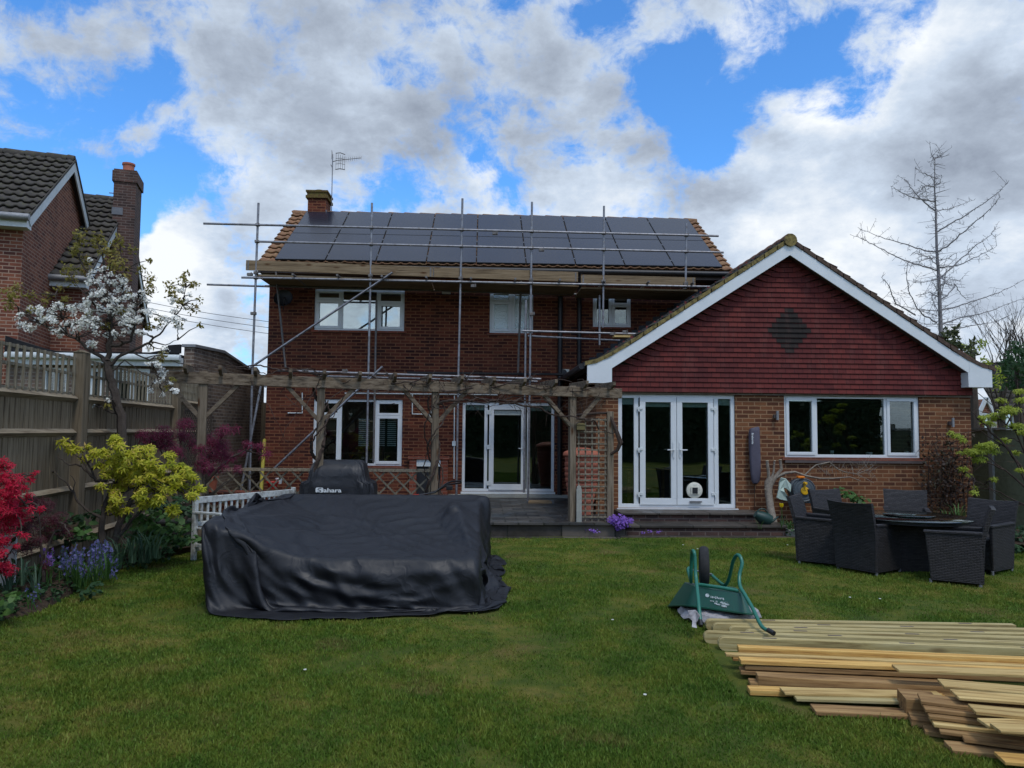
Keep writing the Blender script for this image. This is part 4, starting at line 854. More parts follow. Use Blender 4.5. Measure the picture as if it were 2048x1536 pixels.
for px, wd in ((405,.125),(642,.115),(872,.11),(1147,.11)):
    p = on_beam(px,800)-bn*.06; posts.append(p); zt = bz_(p)+.02
    a = Vector((p.x,p.y,0.0 if px!=872 else .0)); b_ = Vector((p.x,p.y,zt))
    MB().bar(a,b_,wd,wd,up=bn).build('post', wood_pergola_v, pg, bevel=.008)
    for s in (-1,1):
        q = Vector((p.x,p.y,0)); dd = .46
        MB().bar((q.x+bd_.x*s*.04,q.y+bd_.y*s*.04,zt-.68),(q.x+bd_.x*s*(dd+.05),q.y+bd_.y*s*(dd+.05),zt-.17),.06,.1,up=bn).build('brace', wood_pergola, pg, bevel=.005)
for px in (312,374,443,512,581,648,718,787,855,918,981,1041,1102,1163,1216):
    p = on_beam(px,760); z = bz_(p); rd = Vector((-bn.x,-bn.y,0)); a = Vector((p.x,p.y,z+.035))+bn*.28; b_ = Vector((p.x,p.y,z+.035))-bn*.55
    w_ = .024; u = Vector((0,0,1)); side = bd_*w_
    A0 = a-u*.0; pr = [a+u*.06, a+u*.0, a-bn*.13-u*.065, b_-u*.065, b_+u*.06]
    MB().prism(pr, -side, side).build('rafter', wood_pergola, pg, bevel=.004)
# square trellis panel at the right end with its own posts
tp = thing('trellis_panel','weathered square trellis panel standing between posts in front of the rain butt','trellis',(1.95,12.8,0))
TY = 12.78; p5 = at(1220,823,TY); p4x = at(1155,900,TY).x
MB().box(p5.x-.055,p5.x+.055,TY-.05,TY+.05,0,p5.z).build('post', wood_pergola_v, tp, bevel=.006)
zt = at(1190,836,TY).z; zb_ = at(1190,1046,TY).z; xl = at(1154,900,TY).x; xr = p5.x-.05
m = MB(); k = 0; z = zb_
while z < zt: m.bar((xl,TY-.02,z),(xr,TY-.02,z),.018,.026); z += .103
m.build('lattice_rails', wood_lattice, tp)
m = MB()
for i in range(5): x = xl+.03+(xr-xl-.06)*i/4; m.bar((x,TY+.0,zb_-.04),(x,TY+.0,zt),.024,.018,up=(0,1,0))
m.build('lattice_uprights', wood_lattice, tp)
c = at(1158,970,TY-.1); m = MB(); m.prism([(c.x-.045,TY-.13,0),(c.x+.045,TY-.13,0),(c.x+.045,TY-.13,c.z-.08),(c.x+.03,TY-.13,c.z-.03),(c.x,TY-.13,c.z),(c.x-.03,TY-.13,c.z-.03),(c.x-.045,TY-.13,c.z-.08)],(0,0,0),(0,.07,0)); m.build('concrete_spur', concrete, tp, bevel=.006)
c = at(1162,853,TY-.1); bx = tag(MB().box(c.x-.075,c.x+.07,TY-.12,TY-.04,c.z-.06,c.z+.02).prism([(c.x-.08,TY-.13,c.z+.02),(c.x+.075,TY-.13,c.z+.02),(c.x+.05,TY-.13,c.z+.055),(c.x-.055,TY-.13,c.z+.055)],(0,0,0),(0,.1,0)).build('lantern', brass, bevel=.005),'small brass box lantern fixed near the top of the trellis panel','lantern')
m = MB(); m.box(1.63,2.3,12.6,12.78,0,.16); tag(m.build('edging_block', concrete, bevel=.02),'low grey block at the foot of the square trellis panel','block')
# vine twisted round the pergola
vn = thing('climbing_vine','bare brown climbing vine twisted round the pergola posts and beam','vine',(posts[2].x,posts[2].y,0)); m = MB(); rr = random.Random(12)
def twist(base, z0, z1, r, th, turns, ph, n=60):
    th *= .72; r *= .85
    pts = []; rs = []
    for i in range(n):
        t = i/(n-1); a = ph+turns*2*math.pi*t; q = r*(1+.3*math.sin(7*t+ph)); pts.append(Vector((base.x+math.cos(a)*q, base.y+math.sin(a)*q, z0+(z1-z0)*t))+Vector((rr.uniform(-1,1),rr.uniform(-1,1),0))*.012); rs.append(th*(1.25-.6*t)*(1+.15*rr.uniform(-1,1)))
    m.tube(pts, rs, 7)
for (p, lst) in ((posts[2],((.0,2.3,.12,.03,1.6,0),(.0,2.5,.15,.022,2.1,2),(.3,2.5,.17,.016,1.3,4),(.1,1.7,.22,.014,1.0,5))),(posts[1],((.4,2.5,.11,.04,1.4,1),(.3,2.5,.13,.022,2.0,3),(.5,2.2,.16,.02,1.2,5)))):
    for a in lst: twist(p, *a)
def runner(px0, px1, z0, z1, th, wob, off=0.0, n=40):
    pts = []; rs = []; ph = rr.uniform(0,6); th *= .7
    for i in range(n):
        t = i/(n-1); p = on_beam(px0+(px1-px0)*t); zz_ = bz_(p)+z0+(z1-z0)*t+wob*(math.sin(t*9+ph)+.5*math.sin(t*23+ph))+rr.uniform(-.01,.01)
        pts.append(Vector((p.x,p.y,zz_))+bn*(off+.07*math.sin(t*13+ph*2))); rs.append(th*(1.1-.6*t))
    m.tube(pts, rs, 6)
for a in ((875,1050,-.35,-.22,.026,.03,.05),(880,1200,-.1,.0,.02,.05,.07),(1000,1215,-.3,-.6,.024,.03,.02),(870,1150,.05,.05,.016,.06,-.1),(640,900,.05,-.05,.022,.05,.06),(645,340,.08,.12,.018,.03,.0),(640,430,.06,.1,.012,.05,.05),
          (860,660,.0,-.3,.016,.05,.05),(1040,860,-.22,-.4,.018,.04,.1),(930,1110,-.25,-.3,.018,.04,.08),(700,560,.0,-.5,.009,.03,.03),(780,860,-.05,-.1,.014,.06,.05),(640,560,-.1,-1.0,.009,.05,.1),(500,580,-.05,-1.0,.008,.04,.05),(690,640,-.3,-.9,.012,.03,.1),(1150,1230,-.5,-.8,.02,.03,.1)):
    runner(*a)
q = at(1228,850,TY); m.tube([at(1150,830,TY),at(1200,826,TY),at(1218,826,TY),at(1232,860,TY-.1),at(1241,885,TY-.12),at(1235,900,TY-.1),at(1222,908,TY-.05)],[.022,.024,.03,.035,.045,.03,.022],7)
m.build('stem', bark_dark, vn, smooth=True)
m = MB()
for _ in range(170):
    px = rr.choice((rr.uniform(560,1215),rr.uniform(860,1215),rr.uniform(900,1130))); p = on_beam(px); p = Vector((p.x,p.y,bz_(p)+rr.uniform(-.4,.12)))+bn*rr.uniform(-.15,.15); d = Vector((rr.gauss(0,1),rr.gauss(0,.5),rr.gauss(.1,.8))).normalized(); L = rr.uniform(.08,.35); q = p+d*L*.5+Vector((0,0,rr.uniform(-.05,.05)))
    m.tube([p,q,p+d*L+Vector((0,0,-L*.2))],[.006,.005,.002],4)
m.build('twigs', bark_dark, vn)
# ================================================================ low diagonal lattice fence at the patio edge
lf = thing('lattice_fence','low diagonal lattice fence with a flat rail in front of the patio','fence',(-2.6,12.7,0))
LY = 12.7; xa, xb = at(410,937,LY).x, at(862,937,LY).x; zt = 1.1; zb_ = .32
MB().box(xa,xb,LY-.03,LY+.03,zt-.05,zt).build('rail', wood_rail, lf); MB().box(xa,xb,LY-.02,LY+.02,zb_-.04,zb_).build('rail', wood_rail, lf)
for x in (xa,-2.6,xb): MB().box(x-.04,x+.04,LY+.031,LY+.1,0,zt+.03).build('post', wood_post, lf)
def lath(m, x0_, x1_, z0_, z1_, y, step, sgn, w_=.028, t=.012):
    h = z1_-z0_; x = x0_-h
    while x < x1_+h:
        a = Vector((x,y,z0_ if sgn>0 else z1_)); b_ = Vector((x+h,y,z1_ if sgn>0 else z0_)); t0 = max(0,(x0_-x)/h); t1 = min(1,(x1_-x)/h)
        if t1-t0 > .05: m.bar(a.lerp(b_,t0),a.lerp(b_,t1),t,w_,up=(0,0,1))
        x += step
m = MB(); lath(m,xa,xb,zb_,zt-.052,LY-.012,.27,-1); m.build('front_laths', wood_lattice, lf)
m = MB(); lath(m,xa,xb,zb_,zt-.052,LY+.012,.27,1); m.build('rear_laths', wood_lattice, lf)
# ================================================================ left boundary fence
def fx(y): return -5.3-.1*(y-10)
fe = thing('boundary_fence','tall weathered board fence with trellis top running down the left side','fence',(fx(10),10,0))
rr = random.Random(5); ftop = 2.66; ys = [1.2,5.7,10.02,14.1,17.4,20.6]
for i, y in enumerate(ys):
    MB().box(fx(y)-.02,fx(y)+.13,y-.075,y+.075,0,ftop+.06).prism([(fx(y)-.03,y-.085,ftop+.061),(fx(y)+.14,y-.085,ftop+.061),(fx(y)+.055,y-.085,ftop+.1)],(0,0,0),(0,.17,0)).build('post', wood_post, fe, bevel=.006)
for i, (ya, yb) in enumerate(zip(ys, ys[1:])):
    ya += .08; yb -= .08; m = MB(); y = ya; bt = 2.12 if i<3 else 2.25
    while y < yb:
        w_ = .11 if i<2 else .1; e = min(y+w_, yb); x = fx(y)+rr.uniform(-.004,.006)
        m.hexa([(x-.02,y,.03),(x+.012,y,.03),(x-.002,e,.03),(x-.02,e,.03)],[(x-.02,y,bt+rr.uniform(-.008,.008)),(x+.012,y,bt),(x-.002,e,bt),(x-.02,e,bt)]); y = e+rr.uniform(-.0,.004)
    m.build('board_panel', wood_fence, fe)
    for z, s in ((bt,.05),(1.68,.05),(.95,.05),(.3,.05)):
        MB().add([(fx(ya)+.013,ya,z-s),(fx(ya)+.07,ya,z),(fx(ya)+.013,ya,z+s),(fx(yb)+.013,yb,z-s),(fx(yb)+.07,yb,z),(fx(yb)+.013,yb,z+s)],[(0,1,4,3),(1,2,5,4),(0,2,1),(3,4,5),(0,3,5,2)]).build('rail', wood_rail, fe)
    tr_ = MB()
    for z in ((bt+.06,ftop-.02,bt+.32) if i<3 else (bt+.06,ftop-.02,bt+.2,bt+.33)): tr_.bar((fx(ya)+.0,ya,z),(fx(yb)+.0,yb,z),.03,.035)
    y = ya+.1
    while y < yb: tr_.bar((fx(y)+.02,y,bt+.05),(fx(y)+.02,y,ftop),.03 if i<3 else .024,.018,up=(0,1,0)); y += (.16 if i<3 else .1)
    tr_.build('trellis_top', wood_lattice, fe)
gpz = MB(); y=0
for i in range(9): gpz.box(-6.0+.145*i,-6.0+.145*i+.14,20.3,20.33,0,2.45)
tag(gpz.build('side_gate', wood_fence),'dark board gate closing the narrow passage beside the brick house','gate')
# the small diamond trellis propped on the fence
c0 = Vector((fx(14.4)+.15,14.35,0)); m = MB(); lath(m,0,1.3,.6,2.1,0,.09,1,.014,.008); lath(m,0,1.3,.6,2.1,.012,.09,-1,.014,.008); m.bar((0,0,2.1),(1.3,0,2.1),.02,.03); m.bar((0,0,.6),(1.3,0,.6),.02,.03); m.bar((0,0,.6),(0,0,2.1),.02,.03,up=(0,1,0)); m.bar((1.3,0,.6),(1.3,0,2.1),.02,.03,up=(0,1,0))
dt = tag(m.build('diamond_trellis', bark),'dark diamond trellis panel propped against the far end of the left fence','trellis'); dt.location = c0; dt.rotation_euler = (0,0,rad(88))
# right boundary panel fence
def fxr(y): return 10.25
fr_ = thing('panel_fence','algae stained concrete panel fence behind the yellow green shrub on the right','fence',(10.25,15,0))
for i in range(5):
    y = 9.5+i*2.6; MB().box(10.2,10.32,y-.06,y+.06,0,2.02).build('post', concrete, fr_)
    for k in range(6): MB().box(10.24,10.285,y+.065,y+2.53,.0+k*.31,.305+k*.31).build('panel', render_green, fr_)
    MB().box(10.21,10.31,y+.062,y+2.535,1.862,1.9).build('capping', concrete, fr_)
MB().box(10.2,14.5,22.6,22.7,0,1.9).build('rear_panel', render_green, fr_)
# ================================================================ neighbour's house (built in its own axes: x along the ridge, y along the gable)
nb = thing('neighbour_house','neighbouring red brick house with dark mossy tiled roofs and white bargeboards','house',(0,0,0))
def gable_house(x0, xg, D, ez, rz_, seed, nm):
    # x0 far left end, xg gable end at right, depth D, eave z, ridge z
    hd = D/2; ov = .28; e = Vector((0,hd+ov,rz_-ez+ (rz_-ez)/hd*ov*0)); sl2 = (rz_-ez)/hd; e = Vector((0,1,sl2)).normalized(); n_ = Vector((0,-sl2,1)).normalized(); L = (hd+ov)/e.y
    m = MB(); m.box(x0,xg,0,.25,0,ez); m.box(x0,xg,D-.25,D,0,ez); m.box(x0,x0+.25,.251,D-.251,0,ez); m.build('wall', brick_far, nb)
    m = MB(); m.box(xg-.25,xg,.251,D-.251,0,ez-.001); m.prism([(xg-.25,.0,ez+.001),(xg-.25,D,ez+.001),(xg-.25,hd,rz_-.08)],(0,0,0),(.25,0,0)); m.build('gable_wall', brick_far, nb)
    w_ = xg+.16-x0
    tile_roof('roof', (x0,-ov,ez-sl2*ov), (1,0,0), e, n_, w_, L, tile_dark, nb, gauge=.36, pitch=.22, amp=.034, step=.055, seed=seed)
    tile_roof('roof', (xg+.16,D+ov,ez-sl2*ov), (-1,0,0), Vector((0,-e.y,e.z)), Vector((0,sl2,1)).normalized(), w_, L, tile_dark, nb, gauge=.36, pitch=.22, amp=.034, step=.055, seed=seed+1)
    m = MB(); x = x0
    while x < xg+.1: q = min(x+.45,xg+.16); m.tube([(x,hd,rz_+.0),(x+.02,hd,rz_+.01),(q-.01,hd,rz_)],[.11,.115,.108],10); x = q
    m.build('ridge_tiles', tile_dark, nb, smooth=True)
    for s in (-1,1):
        yo = -ov if s<0 else D+ov; T = .26; zo = ez-sl2*ov
        m = MB(); m.prism([(xg+.13,yo,zo-.01),(xg+.13,hd,rz_-.03),(xg+.13,hd,rz_-.03-T),(xg+.13,yo-s*.2,zo+sl2*.2-.03-T)],(0,0,0),(.03,0,0)); m.build('bargeboard', white_dirty, nb)
        m = MB(); m.prism([(xg+.002,yo,zo-.05),(xg+.002,hd,rz_-.05),(xg+.002,hd,rz_-.09),(xg+.002,yo,zo-.09)],(0,0,0),(.127,0,0)); m.build('verge_soffit', soffit, nb)
        m = MB(); m.prism([(xg+.165,yo,zo+.05),(xg+.165,hd,rz_+.03),(xg+.165,hd,rz_-.03),(xg+.165,yo,zo-.02)],(0,0,0),(.02,0,0)); m.build('verge', tile_dark, nb)
    m = MB(); m.box(x0,xg+.14,-ov-.02,.0,ez-sl2*ov-.22,ez-sl2*ov-.03); m.build('fascia', white_dirty, nb)
    m = MB(); m.tube([(x0,-ov-.09,ez-sl2*ov-.03),(xg+.2,-ov-.09,ez-sl2*ov-.03)],.075,10); m.build('gutter', tilegrey, nb, smooth=True)
gable_house(-9.0, 0.0, 6.0, 6.2, 8.32, 21, '')
nb2 = nb
# rear wing as part of the same house, further back and to the right
def nbl(p):       # world to the house's own axes
    v = Vector(p)-Vector((-9.46,15.6,0)); c, s_ = math.cos(rad(15)), math.sin(rad(15)); return Vector((v.x*c+v.y*s_, -v.x*s_+v.y*c, p[2]))
_bo = {o.name for o in bpy.data.objects}
nb.location = (0,0,0); nb.rotation_euler = (0,0,0)
wa = at(246,402,22.0); q = nbl((wa.x,22.0,0))
def shift_new(names, d):
    for o in bpy.data.objects:
        if o.name not in names and o.type == 'MESH': o.data.transform(Matrix.Translation(d))
gable_house(-7, 0.0, 8.4, wa.z-2.95, wa.z, 31, '')
shift_new(_bo, (q.x, q.y-4.2, 0))
# chimney stack on the wing's gable
ck = nbl((at(236,420,21.0).x, 21.0, 0)); m = MB(); zt = at(238,352,21.2).z
m.box(ck.x-.05,ck.x+.5,ck.y-.42,ck.y+.48,0,zt-.35); chn = m.build('chimney', brick_dark, nb)
MB().box(ck.x-.09,ck.x+.54,ck.y-.46,ck.y+.52,zt-.349,zt-.05).box(ck.x-.06,ck.x+.51,ck.y-.43,ck.y+.49,zt-.049,zt).build('chimney_cap', brick_dark, chn)
MB().lathe([(.15,0),(.155,.02),(.14,.04),(.15,.25),(.17,.26),(.17,.31),(.12,.31)],(ck.x+.22,ck.y+.02,zt),16).build('chimney_pot', terracotta, chn, smooth=True)
MB().box(ck.x-.07,ck.x+.2,ck.y-.44,ck.y-.421,wa.z-.8,wa.z-.6).build('lead_flashing', lead, chn)
m = MB()
for z in (zt-.75,zt-.6): m.tube([(ck.x-.22,ck.y-.1,z),(ck.x-.05,ck.y-.1,z)],.014,5)
m.build('aerial_bracket', steel_dull, chn)
m = MB(); m.tube([(.06,4.4,2.9),(.06,4.4,4.3),(.0,4.6,4.6)],.055,8); m.box(.0,.1,4.33,4.47,3.6,3.7); m.build('soil_pipe', white_dirty, nb, smooth=True)
nb.location = (-9.46,15.6,0); nb.rotation_euler = (0,0,rad(15))
# ================================================================ neighbour's flat roofed outbuilding behind the fence
ob_ = thing('flat_roofed_outbuilding','low brick outbuilding with black felt roof edge and white gutter behind the fence','outbuilding',(-7.9,15.5,0))
OX0, OX1 = at(24,704,15.5).x, -5.88; OZ = 3.2
wins = [(at(85,740,15.5).x,at(138,740,15.5).x,2.1,2.95),(at(158,740,15.5).x,at(207,740,15.5).x,1.2,2.95),(at(228,740,15.5).x,at(300,740,15.5).x,2.0,2.95)]
m = MB(); wall_x(m,15.5,.2,OX0-.1,OX1,0,3.0,wins); m.build('wall', brick_grey, ob_)
m = MB(); m.box(OX1-.2,OX1,15.701,20.5,0,3.0); m.prism([(OX1-.2,15.5,3.001),(OX1-.2,15.5,3.4),(OX1-.2,17.2,3.46),(OX1-.2,20.2,3.1),(OX1-.2,20.5,3.001)],(0,0,0),(.2,0,0)); m.build('side_wall', brick_grey, ob_)
m = MB(); m.prism([(OX1-.24,15.46,3.401),(OX1-.24,17.2,3.461),(OX1-.24,20.3,3.1),(OX1-.24,20.3,3.15),(OX1-.24,17.2,3.52),(OX1-.24,15.46,3.46)],(0,0,0),(.28,0,0)); m.build('coping', tilegrey, ob_)
m = MB(); m.box(OX0,OX1-.21,15.36,15.498,OZ-.2,OZ-.03); m.build('fascia', white_dirty, ob_); m = MB(); m.tube([(OX0,15.3,OZ-.02),(OX1-.2,15.3,OZ-.04)],.065,8); m.build('gutter', white_dirty, ob_, smooth=True)
m = MB(); n = 14; P = []
for i in range(n+1):
    x = OX0-.05+(OX1-.2-OX0)*i/n; P.append((x,15.34,OZ+.07+(.3*max(0,1-i/4.2)**1.2)))
P2 = [(p[0],15.34,OZ+.0) for p in P]
m.prism(P+P2[::-1],(0,0,0),(0,.06,0)); m.box(OX0,OX1-.21,15.36,20.4,OZ-.02,OZ+.03); m.prism([(OX1-.22,15.33,OZ+.06),(OX1-.22,15.33,3.44),(OX1-.45,15.33,3.42),(OX1-.55,15.33,OZ+.12),(OX1-.8,15.33,OZ+.07)],(0,0,0),(0,.08,0)); m.build('felt_roof', blackfelt, ob_)
for wn in wins:
    x0,x1,z0,z1 = wn; m = MB(); f = .07; m.box(x0,x1,15.52,15.58,z0,z0+f); m.box(x0,x1,15.52,15.58,z1-f,z1); m.box(x0,x0+f,15.52,15.58,z0+f,z1-f); m.box(x1-f,x1,15.52,15.58,z0+f,z1-f); m.box((x0+x1)/2-f/2,(x0+x1)/2+f/2,15.52,15.58,z0+f,z1-f)
    wf = m.build('window', white_dirty, ob_); MB().box(x0+.05,x1-.05,15.6,15.61,z0+.05,z1-.05).build('pane', glass, wf)
MB().box(OX0,OX1-.2,17.5,17.6,0,3).build('inner_wall', interior, ob_)
# lean-to roof further down the side passage
lt = thing('lean_to','low corrugated lean-to roof beyond the left fence beside the side passage','lean-to',(-7,18.5,0))
m = MB()
for i in range(10): y = 17.0+i*.38; m.prism([(-6.3,y,2.75-.03*i),(-8.2,y,3.1-.03*i),(-8.2,y,3.05-.03*i),(-6.3,y,2.7-.03*i)],(0,0,0),(0,.3,0))
m.build('roof_sheet', tile_old, lt); MB().box(-8.1,-6.5,17.0,20.6,0,2.4).build('wall', wood_fence, lt)
# ================================================================ house far behind on the right
fh = thing('far_house','distant dark roofed house with a small white edged gable beyond the right fence','house',(24,34,0))
FY = 32.0; a = at(1950,856,FY); 
wins = [(at(1968,840,FY).x,at(1984,840,FY).x,1.9,2.9),(at(2010,840,FY).x,at(2030,840,FY).x,1.9,2.9)]
m = MB(); wall_x(m,FY,.3,a.x-.4,at(2100,840,FY).x,0,at(2000,828,FY).z,wins); m.build('wall', brick_far, fh)
for wn in wins: m = MB(); x0,x1,z0,z1 = wn; m.box(x0,x1,FY+.05,FY+.1,z0,z0+.1); m.box(x0,x1,FY+.05,FY+.1,z1-.1,z1); m.box(x0,x0+.08,FY+.05,FY+.1,z0+.1,z1-.1); m.box(x1-.08,x1,FY+.05,FY+.1,z0+.1,z1-.1); wf = m.build('window', white, fh); MB().box(x0+.05,x1-.05,FY+.11,FY+.12,z0+.05,z1-.05).build('pane', glass, wf)
za = at(2000,828,FY).z; e = Vector((0,.62,.78)).normalized()
tile_roof('roof', (a.x+.9,FY-.3,za), (1,0,0), e, Vector((0,-e.z,e.y)), 10, 3.1, tile_dark, fh, seed=41)
g0 = at(1957,826,FY-.6); g1 = at(1987,826,FY-.6); gt = at(1971,798,FY-.6)
MB().prism([g0,g1,gt],(0,0,0),(0,2.5,0)).build('gable_wall', brick_far, fh)
for (p, q) in ((g0,gt),(g1,gt)): MB().bar(Vector(p)+Vector((0,-.05,0)),Vector(q)+Vector((0,-.05,.05)),.1,.14).build('bargeboard', white, fh)
MB().box(g0.x-.3,g1.x+.5,FY-.7,FY-.01,g0.z-.12,g0.z-.001).build('fascia', white_dirty, fh)
# ================================================================ bench
bn_ = thing('garden_bench','flaking white slatted bench beside the charcoal furniture cover','bench',(-3.4,11.0,0))
A_ = Vector((-3.80,10.25,0)); B_ = Vector((-2.93,11.95,0)); d = (B_-A_).normalized(); nn = Vector((d.y,-d.x,0))
for P_, z in ((A_,.86),(B_,.84)):
    MB().bar(P_+Vector((0,0,0)),P_+Vector((0,0,z)),.06,.06,up=nn).build('leg', white_flake, bn_, bevel=.008)
    q = P_+nn*.44; MB().bar(q,q+Vector((0,0,.62)),.055,.055,up=nn).build('leg', white_flake, bn_, bevel=.006)
    MB().bar(P_+Vector((0,0,.63))-nn*.02,q+Vector((0,0,.63))+nn*.04,.07,.03).build('armrest', white_flake, bn_, bevel=.006)
    MB().bar(P_+Vector((0,0,.2)),q+Vector((0,0,.2)),.04,.04).build('side_stretcher', white_flake, bn_)
MB().bar(A_+Vector((0,0,.79)),B_+Vector((0,0,.77)),.045,.085).build('top_rail', white_flake, bn_, bevel=.006)
MB().bar(A_+Vector((0,0,.47)),B_+Vector((0,0,.47)),.04,.06).build('back_rail', white_flake, bn_, bevel=.006)
for i in range(1,18):
    p = A_.lerp(B_,i/18); MB().bar(p+Vector((0,0,.49)),p+Vector((0,0,.765)),.035,.015,up=nn).build('back_slat', white_flake, bn_)
for i in range(5): q = nn*(.06+.1*i); MB().bar(A_+q+Vector((0,0,.42)),B_+q+Vector((0,0,.42)),.085,.02).build('seat_slat', white_flake, bn_, bevel=.004)
MB().bar(A_+nn*.02+Vector((0,0,.15)),B_+nn*.02+Vector((0,0,.15)),.04,.05).build('rear_stretcher', white_flake, bn_)
# ================================================================ draped cover (position based cloth, settled over the seats beneath it)
def drape_tailored(x0, x1, y0, y1, ztop, skirt, boxes, steps, seed, nt=288, nr=40, ns=38):
    """A box shaped cover (top sheet plus hanging skirt) that settles over boxes; rings x angles, closed round."""
    rg = np.random.default_rng(seed); cx, cy = (x0+x1)/2, (y0+y1)/2; hx, hy = (x1-x0)/2, (y1-y0)/2
    th = np.linspace(0, 2*np.pi, nt, endpoint=False); sup = 7.0
    k = (np.abs(np.cos(th)/hx)**sup+np.abs(np.sin(th)/hy)**sup)**(-1/sup); ex = k*np.cos(th); ey = k*np.sin(th)
    arc = np.concatenate([[0],np.cumsum(np.hypot(np.diff(np.append(ex,ex[0])),np.diff(np.append(ey,ey[0]))))]); tt = np.interp(np.linspace(0,arc[-1],nt,endpoint=False), arc, np.append(th,2*np.pi))
    k = (np.abs(np.cos(tt)/hx)**sup+np.abs(np.sin(tt)/hy)**sup)**(-1/sup); ex = k*np.cos(tt); ey = k*np.sin(tt)
    P = np.zeros((nr+ns, nt, 3)); rr_ = np.linspace(.02,1,nr)
    P[:nr,:,0] = cx+rr_[:,None]*ex; P[:nr,:,1] = cy+rr_[:,None]*ey; P[:nr,:,2] = ztop+.022*np.sin(P[:nr,:,0]*3.1+P[:nr,:,1]*6.5+2*np.sin(P[:nr,:,0]*1.7))*rr_[:,None]
    sk = skirt(ex, ey, hx, hy)
    for i in range(ns):
        f = (i+1)/ns; s_ = np.linspace(0,arc[-1],nt,endpoint=False)
        wv = .055*f**.8*(np.sin(s_*2*np.pi/.62+2.6*f+1.4*np.sin(s_*.9))+.45*np.sin(s_*2*np.pi/.27-3.0*f+seed)); nl = np.hypot(ex,ey)
        fw_ = .30*f**3*np.clip(-ey/hy,0,1)**4*np.clip(.75-np.abs(ex/hx+.1),0,1)/.75
        P[nr+i,:,0] = cx+ex*(1+.01*f)+ex/nl*wv; P[nr+i,:,1] = cy+ey*(1+.02*f)+ey/nl*wv-fw_; P[nr+i,:,2] = ztop-sk*f
    R0 = P.copy(); P[...,2] = np.maximum(P[...,2], .02); P += rg.normal(0,.004,P.shape); P[:nr,:,2] += .03; Q = P.copy()
    cons = []
    for (dr,dt,w_,ex_) in ((1,0,1,1.015),(0,1,1,1.01),(1,1,.5,1.02),(1,-1,.5,1.02),(2,0,.14,.99),(0,2,.14,.99),(4,0,.06,.97),(0,4,.06,.97)):
        a = R0[:R0.shape[0]-dr]; b = np.roll(R0[dr:], -dt, 1); cons.append((dr,dt,w_,np.linalg.norm(b-a,axis=-1)*ex_))
    for st in range(steps):
        V = np.clip((P-Q)*.975,-.03,.03); Q = P.copy(); P = P+V; P[...,2] -= .0013
        for it in range(3):
            for (dr,dt,w_,L) in cons:
                n_ = P.shape[0]-dr; a = P[:n_]; b = np.roll(P[dr:], -dt, 1); d = b-a; l = np.linalg.norm(d,axis=-1)+1e-9; s_ = (l-L)/l
                if w_ < .2: s_ = np.minimum(s_, 0)
                c = d*(s_*.5*w_)[...,None]; acc = np.zeros_like(P); acc[:n_] += c; acc[dr:] -= np.roll(c, dt, 1)
                P += acc*(.62 if w_ > .2 else .5)
            for (bx0,bx1,by0,by1,zt) in boxes:
                ins = (P[...,0]>bx0)&(P[...,0]<bx1)&(P[...,1]>by0)&(P[...,1]<by1)&(P[...,2]<zt)
                if not ins.any(): continue
                q = P[ins]; dist = np.stack([q[:,0]-bx0,bx1-q[:,0],q[:,1]-by0,by1-q[:,1],(zt-q[:,2])],1); kk = np.argmin(dist,1)
                q[kk==0,0] = bx0; q[kk==1,0] = bx1; q[kk==2,1] = by0; q[kk==3,1] = by1; q[kk==4,2] = zt
                P[ins] = q; Q[ins] = Q[ins]*.4+q*.6
            x_, y_ = P[...,0], P[...,1]; ins = (x_>-2.67)&(x_<.0)&(y_>7.45)&(y_<10.3)
            hh = hfun(x_, y_); low = ins&(P[...,2]<hh); P[...,2] = np.where(low, hh, P[...,2]); Q[low] = Q[low]*.55+P[low]*.45
            fl = P[...,2] < .02; P[...,2] = np.where(fl, .02, P[...,2]); Q[fl] = P[fl]*.75+Q[fl]*.25
    return P
def cover_mesh(name, P, m, parent=None, smooth_it=1, thick=.004):
    nr_, nt_ = P.shape[:2]
    for _ in range(smooth_it):
        R = P.copy(); R[1:-1] = P[1:-1]*.6+.1*(P[:-2]+P[2:]+np.roll(P,1,1)[1:-1]+np.roll(P,-1,1)[1:-1]); P = R
    a = (np.arange(nr_-1)[:,None]*nt_+np.arange(nt_)[None]); b = (np.arange(nr_-1)[:,None]*nt_+(np.arange(nt_)+1)[None]%nt_)
    Fq = np.stack([a.ravel(),b.ravel(),(b+nt_).ravel(),(a+nt_).ravel()],1); ctr = P[0].mean(0)
    V_ = np.concatenate([P.reshape(-1,3), ctr[None]]); c_ = len(V_)-1; h = np.arange(0,nt_,2); cap = np.stack([np.full_like(h,c_),(h+2)%nt_,(h+1)%nt_,h],1)
    o = np_mesh(name, V_, np.concatenate([Fq,cap]), m, parent, smooth=True)
    md = o.modifiers.new('sub','SUBSURF'); md.levels = 1; md.render_levels = 1
    md = o.modifiers.new('solid','SOLIDIFY'); md.thickness = thick; md.offset = 1
    return o
bx = [(-2.66,-2.53,7.42,10.25,.85),(-2.65,.1,10.2,10.36,.88),(-2.63,-.02,7.4,10.3,.40),(-.40,-.26,9.2,9.62,.84),(-.35,-.0,7.4,7.7,.42),(-.02,.14,10.1,10.36,.88)]
def sk_(ex, ey, hx, hy): 
    fr = np.clip(-ey/hy,0,1)**2; r_ = np.clip((ex/hx+.75)/.6,0,1); L = np.clip(-ex/hx,0,1)
    return (.86-.09*L**2)*(1-fr)+(1-.07*L**4)*fr*(1.1*(1-r_)+.84*r_)+.03*np.sin(ex*4+ey*2)
